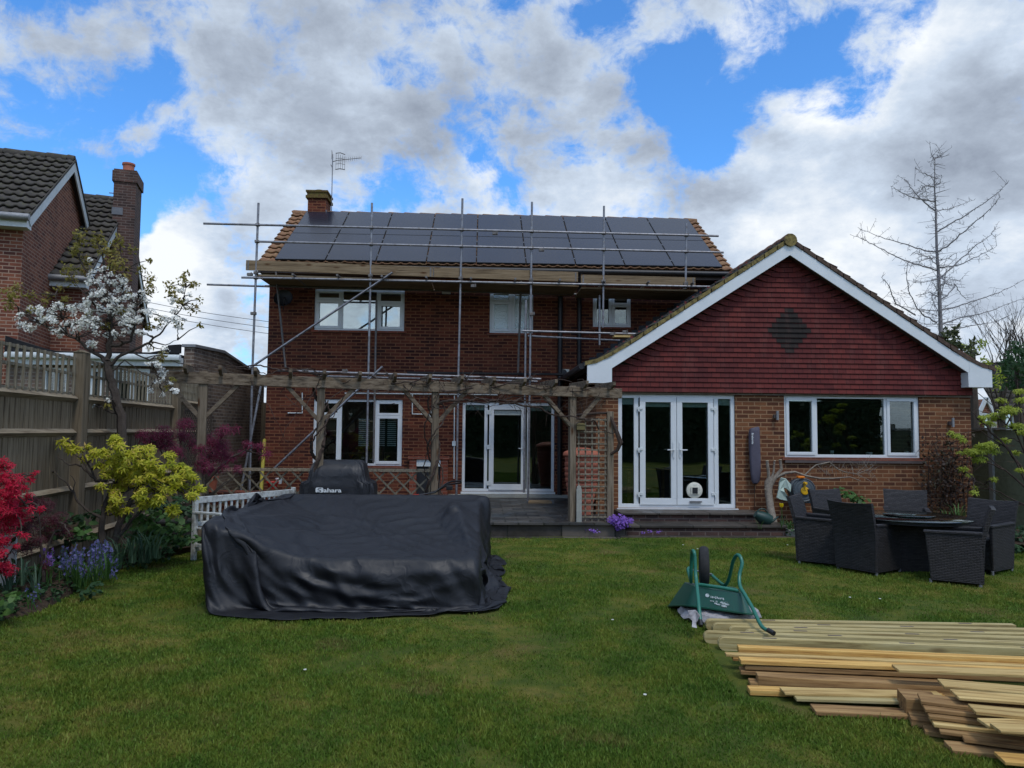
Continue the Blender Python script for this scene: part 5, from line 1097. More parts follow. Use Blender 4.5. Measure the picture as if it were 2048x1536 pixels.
def hfun(x, y):
    rear = .86-(10.2-y)*.13-.10*np.sin(np.clip((10.2-y)/2.8,0,1)*np.pi); left = .85-(x+2.62)*(.27+.12*np.clip((9.6-y)/2,0,1))
    ridge = np.where(y<9.5, .84-(9.5-y)*.2, .84)-np.abs(x-(-.30+(9.5-y)*.13))*.55
    ang = np.arctan2(7.1-y, x+2.9); fold = .032*np.sin(ang*21+1.5*np.sin(x*2))*np.exp(-((x+1.6)/1.1)**2)*np.exp(-((y-8.3)/1.2)**2)
    return np.maximum(np.maximum(np.minimum(rear,.86), left+fold), np.maximum(ridge, .41))
Pc = drape_tailored(-2.68,.2,7.36,10.42,.88,sk_,bx,260,3)
def folds(P, lines):
    du = np.roll(P,-1,1)-np.roll(P,1,1); dv = np.gradient(P, axis=0); Nn = np.cross(dv, du); Nn /= np.linalg.norm(Nn,axis=-1)[...,None]+1e-9
    ctr = np.array([-1.2,8.9,.3]); s_ = np.sign(np.sum(Nn*(P-ctr),-1)); Nn *= np.where(s_==0,1,s_)[...,None]; D_ = np.zeros(P.shape[:2])
    for pts, A, wd, sharp in lines:
        best = np.full(P.shape[:2], 9.); tb = np.zeros(P.shape[:2]); m_ = len(pts)-1
        for i in range(m_):
            a = np.array(pts[i]); b = np.array(pts[i+1]); ab = b-a; t = np.clip(((P-a)@ab)/(ab@ab),0,1); d = np.linalg.norm(P-a-t[...,None]*ab,axis=-1); up = d<best; best = np.where(up,d,best); tb = np.where(up,(i+t)/m_,tb)
        D_ += A*np.exp(-(best/wd)**sharp)*np.sqrt(np.clip(1.15-np.abs(tb*2-1)**3,0,1))
    x, y, z = P[...,0], P[...,1], P[...,2]; q = x*1.0+y*.7; low = np.clip((.75-z)/.5,0,1)
    D_ += .014*low*(1-2*np.abs(np.sin(q*9.0+z*7+1.6*np.sin(q*3.3+z*4))))+.007*(1-2*np.abs(np.sin(x*13-y*8+z*15+2*np.sin(q*5))))
    P = P+Nn*D_[...,None]; P[...,2] = np.maximum(P[...,2],.03); return P
def fl_(pts, Y=7.4): return [tuple(at(px,py,Y)) for px,py in pts]
def tl_(pts): return [tuple(gp(px,py,z)) for px,py,z in pts]
Pc = folds(Pc, [(fl_([(428,1052),(440,1100),(436,1160)]),.03,.03,1.0),(fl_([(436,1052),(500,1075),(560,1110)]),.03,.03,1.0),(fl_([(600,1120),(690,1150),(800,1155),(900,1145)]),.025,.028,1.0),(fl_([(640,1165),(740,1188),(860,1180),(930,1160)]),.03,.03,1.0),(fl_([(500,1120),(560,1170),(640,1200)]),.03,.03,1.0),(fl_([(880,1150),(900,1180),(905,1215)]),.03,.025,1.0),(fl_([(930,1150),(925,1190),(935,1220)]),.025,.025,1.0),(fl_([(860,1150),(820,1180),(790,1215)]),.02,.025,1.0),(tl_([(590,1010,.82),(600,1040,.72),(640,1080,.58)]),.02,.04,1.0),(tl_([(470,1030,.8),(560,1050,.68),(700,1070,.58)]),.02,.035,1.0),(tl_([(800,1000,.84),(810,1030,.7),(850,1060,.58)]),.018,.035,1.0),(fl_([(432,1060),(462,1105),(510,1165),(580,1205)]),.05,0.036,1.0),(fl_([(480,1065),(540,1110),(610,1160),(700,1190),(850,1205)]),.06,0.040,1.0),(fl_([(560,1098),(640,1135),(740,1165),(850,1170)]),.035,0.029,1.0),
  (fl_([(425,1090),(440,1140),(470,1190)]),.04,0.029,1.0),(fl_([(455,1080),(490,1140),(545,1190)]),-.035,0.036,1.6),(fl_([(520,1090),(600,1145),(680,1175)]),-.03,0.036,1.6),
  (fl_([(450,1203),(560,1212),(700,1226),(800,1215),(870,1190)]),.06,0.043,1.0),(fl_([(860,1190),(900,1215),(965,1222)]),.05,0.036,1.0),(fl_([(700,1140),(760,1145),(945,1140)]),.025,0.022,1.0),(fl_([(950,1140),(958,1180),(966,1222)]),.04,0.025,1.0),
  (tl_([(916,1012,.84),(930,1070,.62),(948,1132,.43)]),.05,0.043,1.0),(tl_([(440,1055,.8),(560,1090,.6),(680,1120,.5)]),.03,0.043,1.0),(tl_([(500,1040,.74),(650,1068,.6),(840,1072,.55)]),.028,0.043,1.0),(tl_([(560,1062,.7),(700,1098,.52),(860,1110,.47)]),.022,0.036,1.0),
  (tl_([(640,1032,.68),(760,1052,.6),(905,1022,.75)]),.022,0.036,1.0),(tl_([(700,1000,.82),(715,1020,.74),(730,1040,.68)]),.02,0.036,1.0),(tl_([(985,1000,.86),(998,1080,.5),(1008,1160,.05)]),.05,0.043,1.0),(tl_([(945,1040,.7),(970,1100,.4),(985,1170,.05)]),-.04,0.043,1.5)])
cvr = thing('furniture_cover','large charcoal waterproof cover draped over the garden sofa set on the lawn','cover',(-1.2,8.9,0))
cover_mesh('cover_cloth', Pc, cover_m, cvr)
so_ = thing('garden_sofa','low sofa set hidden beneath the charcoal cover, its timber foot showing at the left','sofa',(-1.3,8.9,0))
MB().box(-2.35,-.15,7.62,10.2,.05,.34).build('seat', wood_tan, so_); MB().box(-2.54,-2.49,7.65,10.2,.361,.66).box(-2.5,0,10.24,10.3,.361,.7).build('backrest', wood_tan, so_)
MB().box(-2.6,-2.3,7.42,7.55,.0,.07).build('leg', wood_post, so_, bevel=.01)
# ================================================================ covered grill
gr = thing('covered_grill','black fabric covered gas grill with white lettering on its front','grill cover',(-2.2,11.75,0))
rings = [(0,.02,.56,.3,0),(0,.3,.56,.3,0),(0,.62,.56,.3,0),(0,.84,.57,.3,0),(0,.92,.55,.3,0),(0,.955,.46,.29,0),(0,1.02,.435,.28,0),(0,1.12,.42,.27,.0),(0,1.2,.40,.24,.03),(0,1.245,.36,.19,.05),(0,1.26,.30,.14,.06),(0,1.262,.1,.06,.06)]
nr = 96; V = []; rg = random.Random(2)
for k,(cx_,z,hx,hy,dy) in enumerate(rings):
    for j in range(nr):
        t = 2*math.pi*j/nr; c, s_ = math.cos(t), math.sin(t); pw_ = .28
        x = hx*math.copysign(abs(c)**pw_,c); y = hy*math.copysign(abs(s_)**pw_,s_); wv_ = (.012 if z<.95 else .008)*math.sin(j*.9+k*.35)+.008*math.sin(j*2.3-k*.9); x *= 1+wv_*1.2; y *= 1+wv_*2
        V.append((-2.22+x, 11.95+dy+y, z+.012*math.sin(j*.7+k)))
m = MB(); m.add(V, [(k*nr+j,k*nr+(j+1)%nr,(k+1)*nr+(j+1)%nr,(k+1)*nr+j) for k in range(len(rings)-1) for j in range(nr)]+[tuple((len(rings)-1)*nr+j for j in range(nr))])
o = m.build('cover_fabric', bbq_m, gr, smooth=True)
def text(s_, loc, size, m_, parent, rot=(rad(90),0,0), bold=0.0, ext=.001, sx=1.0, name='lettering', align='LEFT'):
    cu = bpy.data.curves.new(name, 'FONT'); cu.body = s_; cu.size = size; cu.extrude = ext; cu.offset = bold; cu.align_x = align; cu.materials.append(m_)
    tmp = bpy.data.objects.new(name, cu); me = bpy.data.meshes.new_from_object(tmp); bpy.data.objects.remove(tmp)
    from mathutils import Euler
    me.transform(Matrix.Translation(loc) @ Euler(rot).to_matrix().to_4x4() @ Matrix.Diagonal((sx,1,1,1)))
    if not me.materials: me.materials.append(m_)
    o = bpy.data.objects.new(name, me); COL.objects.link(o); set_parent(o, parent); return o
LYY = 11.6; a = at(631,983.5,LYY); 
m = MB(); sx0 = a.x; W_ = .115; poly = []
for (cx_,cz_,a0) in ((.02,.02,180),(W_-.02,.02,270),(W_-.02,.055,0),(.02,.055,90)):
    for k in range(5): t = rad(a0+k*22.5); poly.append((sx0+cx_+.02*math.cos(t),LYY,a.z-.012+cz_+.02*math.sin(t)))
m.prism(poly,(0,0,0),(0,.006,0)); lg = m.build('logo_plate', white, gr)
m = MB(); pts = [(.088,.066),(.06,.064),(.036,.056),(.034,.045),(.055,.037),(.078,.03),(.082,.018),(.06,.01),(.022,.008)]
for (p,q) in zip(pts,pts[1:]): m.bar((sx0+p[0],LYY-.001,a.z-.012+p[1]),(sx0+q[0],LYY-.001,a.z-.012+q[1]),.003,.009,up=(0,0,1))
m.build('logo_mark', black, gr)
text('ahara', (sx0+W_+.004,LYY,a.z-.006), .088, white, gr, bold=.0022, sx=1.42)
# ================================================================ lawnmower handle behind the cover
lm = thing('lawnmower','lawnmower behind the charcoal cover, only red deck and black folded handle showing','lawnmower',(-.75,11.7,0))
Y_ = 11.6; m = MB(); m.tube([at(838,990,Y_),at(870,985,Y_),at(893,967,Y_),at(903,963,Y_),at(922,962,Y_-.1)],.014,8); m.tube([at(842,991,Y_+.3),at(874,982,Y_+.3),at(897,969,Y_+.3),at(922,966,Y_+.2)],.014,8); m.tube([at(922,962,Y_-.1),at(922,966,Y_+.2)],.014,8); m.build('handle', black, lm, smooth=True)
q = at(899,975,Y_+.1); MB().box(q.x-.05,q.x+.05,q.y-.03,q.y+.03,q.z-.04,q.z+.03).build('switch_box', black, lm, bevel=.01)
MB().tube([at(899,978,Y_+.1),at(905,990,Y_+.1),at(890,988,Y_+.1),at(882,996,Y_+.1)],.004,5).build('cable', black, lm)
q = at(838,992,Y_); MB().prism([(q.x-.35,Y_-.2,.25),(q.x+.2,Y_-.2,.25),(q.x+.12,Y_-.2,q.z-.02),(q.x-.0,Y_-.2,q.z+.012),(q.x-.2,Y_-.2,q.z-.0)],(0,0,0),(0,.45,0)).build('deck', redplastic, lm, bevel=.03)
for (x_,y_) in ((-.28,-.24),(.15,-.24),(-.28,.24),(.15,.24)): MB().lathe([(.06,-.02),(.1,-.02),(.105,0),(.1,.02),(.06,.02)],(0,0,0),18).build('wheel', black, lm, smooth=True).matrix_local = Matrix.Translation((q.x+x_-lm.location.x,Y_+.02+y_-lm.location.y,.105))@Matrix.Rotation(rad(90),4,'X')
# ================================================================ rain butt behind the trellis
rb = thing('rain_butt','tall terracotta urn shaped rain butt standing behind the trellis panel','rain butt',(1.78,13.75,.235))
c = (1.86,13.9,.235); m = MB()
prof = [(.2,0),(.215,.0),(.22,.1),(.215,.2)]; z = .2; 
for k in range(9): r0_ = .235+.075*math.sin(min(1,k/8)*math.pi*.62); prof += [(r0_-.012,z+.005),(r0_,z+.02),(r0_+.004,z+.075),(r0_-.01,z+.092)]; z += .095
m.lathe(prof+[(.3,z+.005)], c, 32); m.build('barrel', terracotta, rb, smooth=True)
MB().lathe([(.33,z+.006),(.345,z+.02),(.345,z+.055),(.31,z+.09),(.16,z+.15),(.08,z+.165),(.01,z+.168)], c, 32).build('lid', terracotta, rb, smooth=True)
# ================================================================ rattan chairs and table
def make_chair():
    t = thing('rattan_chair','','chair',(0,0,0))
    m = MB(); m.hexa([(-.25,-.2,.05),(.25,-.2,.05),(.25,.25,.05),(-.25,.25,.05)],[(-.25,-.2,.41),(.25,-.2,.41),(.25,.26,.41),(-.25,.26,.41)]); m.build('base', wicker, t, bevel=.01)
    for s in (-1,1):
        m = MB(); xo, xi = s*.30, s*.252
        m.hexa([(xo*.93,-.27,.035),(xi*.95,-.27,.035),(xi*.95,.25,.035),(xo*.93,.25,.035)],[(xo,-.29,.62),(xi,-.29,.62),(xi,.3,.60),(xo,.3,.60)]); m.build('arm_side', wicker, t, bevel=.012)
        MB().hexa([(xo+s*.012,-.29,.60),(xi-s*.012,-.29,.60),(xi-s*.012,.315,.59),(xo+s*.012,.315,.59)],[(xo+s*.012,-.29,.635),(xi-s*.012,-.29,.635),(xi-s*.012,.315,.622),(xo+s*.012,.315,.622)]).build('armrest', wicker, t, bevel=.01)
    nu, nv = 9, 12; V = []; 
    for side in (0,1):
        for j in range(nv+1):
            z = .04+(.90-.04)*j/nv; yb = -.285 - .02*math.sin(z*2) - (.11*max(0,(z-.45)/.48)**1.4); hw = .27+.035*(z/.93)
            for i in range(nu+1):
                u = -1+2*i/nu; V.append((u*hw, yb-.035*(1-u*u)*max(0,(z-.3))-(0 if side else .0)+side*.045, z-(.018*(1-u*u) if j==nv else 0)))
    n = nu+1; o2 = (nv+1)*n; F = []
    for j in range(nv):
        for i in range(nu): a = j*n+i; F += [(a,a+1,a+n+1,a+n),(o2+a,o2+a+n,o2+a+n+1,o2+a+1)]
    for i in range(nu): a = nv*n+i; F += [(a,a+1,o2+a+1,o2+a)]
    for j in range(nv): a = j*n; b_ = j*n+nu; F += [(a,a+n,o2+a+n,o2+a),(b_,o2+b_,o2+b_+n,b_+n)]
    MB().add(V,F).build('backrest', wicker, t)
    MB().box(-.245,.245,-.22,.27,.412,.45).build('seat', wicker, t, bevel=.015)
    for (x,y) in ((-.26,-.25),(.26,-.25),(-.26,.25),(.26,.25)): MB().tube([(x,y,0),(x,y,.05)],.018,8).build('foot', clip_m, t)
    return t
proto = make_chair()
spots = [((4.66,10.12),(.78,-.62),'wicker chair left of the glass table seen side on, nearest the steps'),
 ((4.98,9.55),(.86,.5),'wicker chair with its back to the camera at the table front left'),
 ((5.42,11.1),(.35,-.94),'wicker chair behind the left of the table in front of the hose reel'),
 ((6.42,11.15),(-.45,-.89),'wicker chair facing the camera behind the glass table against the wall bed'),
 ((5.68,8.86),(-.83,.56),'wicker chair at the right front of the table, nearest the timber stack'),
 ((6.5,9.62),(-.85,-.5),'wicker chair farthest right beside the table, near the right bed')]
for i,((x,y),(dx,dy),lab) in enumerate(spots):
    o = proto if i==0 else copy_tree(proto); L = math.hypot(dx,dy); o.location = (x,y,0); o.rotation_euler = (0,0,math.atan2(-dx/L,dy/L)); o['label'] = lab; o['group'] = 'wicker chairs round the glass table'
tb = thing('patio_table','round glass topped wicker table with a turning centre plate','table',(5.62,9.72,0)); c = (5.62,9.72,0)
MB().lathe([(.5,.63),(.71,.63),(.71,.667),(.5,.667)], c, 40).build('rim', wicker, tb, smooth=True)
MB().lathe([(.01,.668),(.735,.668),(.745,.673),(.745,.678),(.735,.683),(.01,.683)], c, 56).build('glass_top', glass_table, tb, smooth=True)
MB().lathe([(.01,.69),(.3,.69),(.31,.695),(.31,.703),(.3,.708),(.01,.708)], c, 40).build('turntable', glass_table, tb, smooth=True)
MB().hexa([(c[0]-.28,c[1]-.28,0),(c[0]+.28,c[1]-.28,0),(c[0]+.28,c[1]+.28,0),(c[0]-.28,c[1]+.28,0)],[(c[0]-.34,c[1]-.34,.63),(c[0]+.34,c[1]-.34,.63),(c[0]+.34,c[1]+.34,.63),(c[0]-.34,c[1]+.34,.63)]).build('pedestal', wicker, tb, bevel=.02)
# ================================================================ things along the extension wall
c = at(1509,912,13.8); zt_ = at(1508,855,13.8).z; zb2 = at(1510,967,13.8).z
wb = thing('airer_cover','long slate purple nylon bag hanging on the brick wall right of the garden doors','airer cover',(c.x,13.85,zb2))
m = MB(); pr = [(-.05,0,.02),(-.085,.08,.04),(-.105,.3,.055),(-.105,.75,.06),(-.1,.98,.06),(-.085,1.05,.05)]; H_ = zt_-zb2; V = []
for k,(hx,f,hy) in enumerate([(.045,0,.03),(.075,.05,.05),(.09,.18,.06),(.098,.45,.065),(.1,.7,.065),(.098,.93,.06),(.09,.98,.05),(.07,1.0,.035)]):
    for j in range(20):
        t = 2*math.pi*j/20; q = 1+.05*math.sin(3*t+k*1.3); V.append((c.x+hx*q*math.copysign(abs(math.cos(t))**.6,math.cos(t))+.012*(1-f), 13.8+hy*q*math.copysign(abs(math.sin(t))**.6,math.sin(t)), zb2+H_*f+(.02*math.cos(t) if f>.9 else 0)))
m.add(V,[(k*20+j,k*20+(j+1)%20,(k+1)*20+(j+1)%20,(k+1)*20+j) for k in range(7) for j in range(20)]+[tuple(range(20)),tuple(140+j for j in range(20))]); m.build('bag', purplebag, wb, smooth=True)
MB().lathe([(.05,-.03),(.03,-.05),(.01,-.055)],(c.x+.012,13.8,zb2+.04),12).build('end_cap', black, wb)
MB().tube([(c.x+.01,13.85,zb2-.02),(c.x+.02,13.87,.25)],.005,5).build('cord', black, wb)
text('Brabantia', (c.x-.075,13.728,zt_-.1), .055, white, wb, rot=(rad(90),rad(90),0), bold=.0008)
# pruned climber
pt = thing('pruned_climber','pruned pale trunk with sawn stubs and long bare limbs trained below the window','climber',(4.95,13.55,0)); WY = 13.6; m = MB()
def P2(px,py,Y=WY): return at(px,py,Y)
m.tube([P2(1545,1045,13.4),P2(1541,1015,13.45),P2(1537,985),P2(1537,965),P2(1542,955)],[.085,.065,.068,.075,.055],10)
for pts,rs in (([(1538,968),(1537,945),(1534,922)],[.035,.03,.027]),([(1541,962),(1547,945),(1549,922)],[.028,.02,.018]),([(1541,970),(1552,952),(1563,938),(1560,920)],[.05,.035,.03,.027]),([(1552,955),(1570,946),(1590,944),(1612,952),(1640,957),(1665,957),(1700,954),(1722,962)],[.035,.026,.022,.02,.016,.014,.01,.005]),
  ([(1610,950),(1622,938),(1632,930),(1652,926),(1660,924)],[.016,.014,.013,.012,.008]),([(1658,924),(1675,938),(1690,944),(1712,948),(1735,940),(1748,930)],[.01,.01,.009,.008,.006,.003]),([(1635,930),(1650,946),(1662,950)],[.006,.005,.003]),([(1712,948),(1730,956),(1748,966)],[.007,.005,.003]),([(1715,945),(1735,928),(1742,905)],[.005,.004,.002])):
    m.tube([P2(*p) for p in pts], rs, 8)
m.build('trunk', bark_pale, pt, smooth=True); m = MB(); rr = random.Random(8)
for (px,py,r) in ((1534,921.5,.028),(1549,921.5,.019),(1560,919.5,.028),(1534,966,.03),(1531,978,.026),(1552,958,.012)): q = P2(px,py); m.lathe([(r,-.004),(r,.006),(.002,.007)],(q.x,q.y-.01,q.z),10)
m.build('sawn_ends', cutwood, pt); m = MB()
for _ in range(60):
    px = rr.uniform(1640,1750); py = 952-rr.random()*24; q = P2(px,py,WY+rr.uniform(-.02,.06)); d_ = Vector((rr.gauss(0,1),rr.gauss(0,.2),rr.gauss(.2,.8))).normalized()*rr.uniform(.06,.22); m.tube([q,q+d_*.5+Vector((0,0,.01)),q+d_],[.004,.003,.0015],4)
m.build('twigs', bark_pale, pt)
# hose reel
c = P2(1606,980,13.55); hr = thing('hose_reel','round grey wall mounted hose reel with a yellow crank handle','hose reel',(c.x,13.8,c.z)); 
def yl(prof, cc, n=28):     # lathe about the y axis
    m = MB(); m.lathe(prof,(0,0,0),n); m.v = [(cc[0]+x,cc[1]-z,cc[2]+y) for (x,y,z) in m.v]; return m
yl([(.01,-.12),(.19,-.12),(.205,-.1),(.205,.0),(.19,.012)],(c.x-.03,c.y+.05,c.z+.0)).build('drum', reelgrey, hr, smooth=True)
yl([(.2,-.02),(.215,0),(.215,.03),(.2,.045),(.185,.035),(.17,.045),(.13,.04),(.12,.048),(.05,.045),(.01,.045)],(c.x,c.y-.02,c.z)).build('front_plate', reelgrey, hr, smooth=True)
m = MB(); m.box(c.x-.16,c.x+.2,c.y-.0,13.88,c.z-.24,c.z-.19); m.build('bracket', reelgrey, hr, bevel=.01)
yl([(.01,.05),(.07,.05),(.075,.06),(.065,.075),(.01,.08)],(c.x,c.y-.02,c.z-.01)).build('crank_hub', yellow, hr, smooth=True)
m = MB(); m.bar((c.x,c.y-.09,c.z),(c.x-.01,c.y-.09,c.z+.13),.03,.045); m.tube([(c.x-.01,c.y-.075,c.z+.13),(c.x-.01,c.y-.17,c.z+.13)],.026,10); m.bar((c.x-.01,c.y-.1,c.z+.135),(c.x+.04,c.y-.1,c.z+.13),.02,.02); m.build('crank', yellow, hr, bevel=.008)
q = P2(1601,954,13.5); MB().box(q.x-.06,q.x+.06,q.y-.05,q.y+.05,q.z-.02,q.z+.018).build('carry_handle', orange, hr, bevel=.01); q = P2(1594,996,13.45); MB().box(q.x-.03,q.x+.025,q.y-.02,q.y+.02,q.z-.01,q.z+.012).build('hose_nozzle', orange, hr, bevel=.005)
# cloth bag hanging from the limb
out = [(1563,955),(1572,957),(1583,970),(1582,985),(1573,977),(1568,976),(1570,984),(1580,998),(1578,1003),(1560,999),(1554,996),(1558,980),(1560,965)]
pts = [P2(px,py,13.42+.03*math.sin(i*1.7)) for i,(px,py) in enumerate(out)]
tag(MB().prism([tuple(p) for p in pts],(0,0,0),(0,.05,.0)).build('cloth_bag', clothm, bevel=.012),'pale mint cloth bag hanging from the pruned limb beside the hose reel','bag')
MB().tube([(5.15,13.5,.15),(5.2,13.5,.35),(5.3,13.6,.45)],.02,6)
# watering can lying on its side
c = gp(1532,1046,.12); wc = thing('watering_can','dark green plastic watering can tipped over on the bed edge by the steps','watering can',(c.x,c.y,.05)); y_ = 12.95
def W2(px,py,dy=0): return at(px,py,y_+dy)
m = MB(); m.tube([W2(1511,1028),W2(1522,1034),W2(1534,1039),W2(1540,1042)],[.06,.105,.11,.1],16); m.build('body', cangreen, wc, smooth=True)
m = MB(); m.tube([W2(1537,1046),W2(1546,1042),W2(1557,1033)],[.03,.02,.014],8); m.build('spout', cangreen, wc, smooth=True)
m = MB(); m.tube([W2(1514,1023),W2(1520,1018),W2(1529,1018),W2(1536,1026),W2(1538,1036)],.012,8); m.build('handle', cangreen, wc, smooth=True)
# tulip
c = W2(1563,1012); tu = thing('yellow_tulip','single yellow tulip flowering beside the pruned climber','tulip',(c.x,y_,0.05)); MB().tube([(c.x+.02,y_,.1),(c.x,y_,c.z-.02)],.006,5).build('stem', leaf_green, tu)
PT = []; o = scatter('petals', BROAD[0], BROAD[1], [(c.x,y_,c.z-.03)]*6, [(math.cos(k),math.sin(k),.35) for k in range(6)], .085, fl_yellow, tu, spin=[(0,0,1)]*6)
scatter('leaf', STRAP[0], STRAP[1], [(c.x+.02,y_,.1)]*5, RNG.normal(0,1,(5,3))*[1,1,.2], .25, leaf_blue, tu, spin=[(RNG.normal(0,.3),RNG.normal(0,.3),1) for _ in range(5)])
# pots and oddments behind the lattice fence
for (px,py,r_,h_,m_,lab,Y) in ((420,968,.13,.26,terracotta,'terracotta pot behind the lattice fence under the dark red maple',13.1),(545,970,.1,.12,redplastic,'small red pot on the patio behind the lattice fence',13.4),(558,962,.06,.1,white_dirty,'small white pot on the patio behind the lattice fence',13.5)):
    q = at(px,py,Y); base = .235
    tag(MB().lathe([(r_*.7,0),(r_,h_*.85),(r_*1.08,h_*.86),(r_*1.08,h_),(r_*.9,h_),(r_*.85,h_*.9)],(q.x,Y,base+ (q.z-base-h_/2 if q.z-base>h_ else 0)),18).build('plant_pot', m_, smooth=True), lab, 'plant pot')
m = MB(); q = at(420,968,13.1); m.box(q.x-.3,at(560,970,13.1).x+.1,13.05,13.55,.236,max(.3,q.z-.14)); tag(m.build('low_wall', brick_red),'low brick wall carrying pots behind the lattice fence','wall')
# ================================================================ upturned wheelbarrow
wbr = thing('wheelbarrow','upturned green wheelbarrow resting on a grey sack and the fence posts','wheelbarrow',tuple(gp(1420,1215,.05)))
nt = [at(1388,1173,7.0),at(1486,1187,6.75)]; nb_ = [at(1375,1209,6.98),at(1504,1227,6.66)]; ft = [at(1367,1164,7.55),at(1470,1174,7.45)]; fb = [at(1333,1210,7.6),at(1500,1216,7.6)]
def quad(m, a,b,c,d,t=.004): 
    n_ = (Vector(b)-Vector(a)).cross(Vector(d)-Vector(a)).normalized()*t; m.hexa([a,b,c,d],[Vector(p)+n_ for p in (a,b,c,d)])
def rnd(pts_, r=.05, n=3):     # rounded rectangle ring through four corners
    out=[]; k=len(pts_)
    for i in range(k):
        p=Vector(pts_[i]); a=(Vector(pts_[i-1])-p); b=(Vector(pts_[(i+1)%k])-p); ra=min(r,a.length*.4); rb_=min(r,b.length*.4); a=a.normalized()*ra; b=b.normalized()*rb_
        for j in range(n+1): t=j/n; out.append(p+a*(1-t)**2+b*t**2)
    return out
T1 = rnd([nt[0],nt[1],ft[1],ft[0]],.06); B1 = rnd([nb_[0],nb_[1],fb[1],fb[0]],.09); cn = sum(B1,Vector())/len(B1)
L1 = [p+(p-cn).normalized()*.022+Vector((0,0,-.004)) for p in B1]; L2 = [p+Vector((0,0,-.012)) for p in L1]
n = len(T1); m = MB(); m.add(T1+[T1[i].lerp(B1[i],.5)+Vector((0,0,.004)) for i in range(n)]+B1+L1+L2, [tuple(range(n))]+[(k*n+i,k*n+(i+1)%n,(k+1)*n+(i+1)%n,(k+1)*n+i) for k in range(4) for i in range(n)])
tray = m.build('tray', green_paint, wbr, smooth=True)
m = MB(); rr = random.Random(3)
fa, fb_, fc = Vector(nt[0]).lerp(Vector(nb_[0]),.28), Vector(nt[1]).lerp(Vector(nb_[1]),.28), 0
def face(u,v,off=-.006): a = Vector(nt[0]).lerp(Vector(nt[1]),u); b = Vector(nb_[0]).lerp(Vector(nb_[1]),u); p = a.lerp(b,v); return p+Vector((.0,off,-.0))
def fq(m,u0,v0,u1,v1): m.add([face(u0,v0),face(u1,v0),face(u1,v1),face(u0,v1)],[(0,1,2,3)])
ring = [face(.29+.04*math.cos(t_),.36+.1*math.sin(t_)) for t_ in np.linspace(0,6.28,12)[:-1]]; m.add(ring,[tuple(range(11))])
for i in range(9): u = .35+.028*i; fq(m,u,.37+rr.uniform(-.03,.03),u+.02,.47+rr.uniform(-.02,.03))
for i in range(16): u = .3+.35*rr.random(); v = .55+.22*rr.random(); fq(m,u,v,u+rr.uniform(.02,.07),v+rr.uniform(.03,.1))
m.v = [(x,y-.0005*(i%7),z) for i,(x,y,z) in enumerate(m.v)]
m.build('worn_decal', decal, tray, fix=False)
def fr(pts, nm='frame_tube'):
    P_ = [at(*p) for p in pts]; out=[]      # smooth the path (Catmull-Rom)
    for i in range(len(P_)-1):
        p0=P_[max(i-1,0)];p1=P_[i];p2=P_[i+1];p3=P_[min(i+2,len(P_)-1)]
        for k in range(6): t=k/6; out.append(.5*((2*p1)+(p2-p0)*t+(2*p0-5*p1+4*p2-p3)*t*t+(3*p1-p0-3*p2+p3)*t**3))
    out.append(P_[-1]); return MB().tube(out,.0165,10).build(nm, green_tube, wbr, smooth=True)
fr([(1401,1247,6.48),(1397,1205,6.62),(1393,1165,6.85),(1391,1145,6.92),(1390,1118,6.95),(1388,1104,6.97),(1384.5,1103,7.05),(1383,1120,7.12),(1382,1150,7.15),(1382,1164,7.2)])
fr([(1541,1263,6.15),(1523,1252,6.25),(1506,1218,6.5),(1490,1190,6.68),(1480,1172,6.78),(1479,1150,6.85),(1484,1128,6.88),(1480,1113,6.92),(1473,1111,6.97),(1466,1124,7.05),(1460,1150,7.15),(1454,1166,7.22),(1447,1170,7.3),(1434,1160,7.5),(1422,1149,7.65)])
fr([(1382,1164,7.2),(1380,1155,7.35),(1376,1140,7.55),(1378,1136,7.6)]); fr([(1397,1169,6.98),(1440,1175,6.87),(1478,1182,6.78)],'cross_brace')
for (px,py,Y,px2,py2,Y2) in ((1400.5,1241,6.5,1401.5,1252,6.46),(1536,1260,6.17,1548,1267,6.11)): MB().tube([at(px,py,Y),at(px2,py2,Y2)],.021,10).build('handle_grip', black, wbr, smooth=True)
wcn = at(1408,1133,7.25); wr = .19; m = MB(); m.lathe([(.1,-.035),(.15,-.045),(.178,-.04),(.19,-.02),(.193,0),(.19,.02),(.178,.04),(.15,.045),(.1,.035)],(0,0,0),40); th = rad(100)
Mw = Matrix.Translation(wcn-Vector((0,0,0)))@Matrix.Rotation(rad(-14),4,'Z')@Matrix.Rotation(rad(90),4,'Y')
for nm_, mb_, mt_ in (('tyre',m,rubber),('wheel_rim',MB().lathe([(.03,-.02),(.1,-.03),(.105,0),(.1,.03),(.03,.02)],(0,0,0),24),steel_dull)):
    mb_.v = [tuple(Mw@Vector(v_)) for v_ in mb_.v]; mb_.build(nm_, mt_, wbr, smooth=True)
MB().tube([at(1378,1138,7.6),at(1424,1149,7.45)],.009,6).build('axle', steel, wbr)
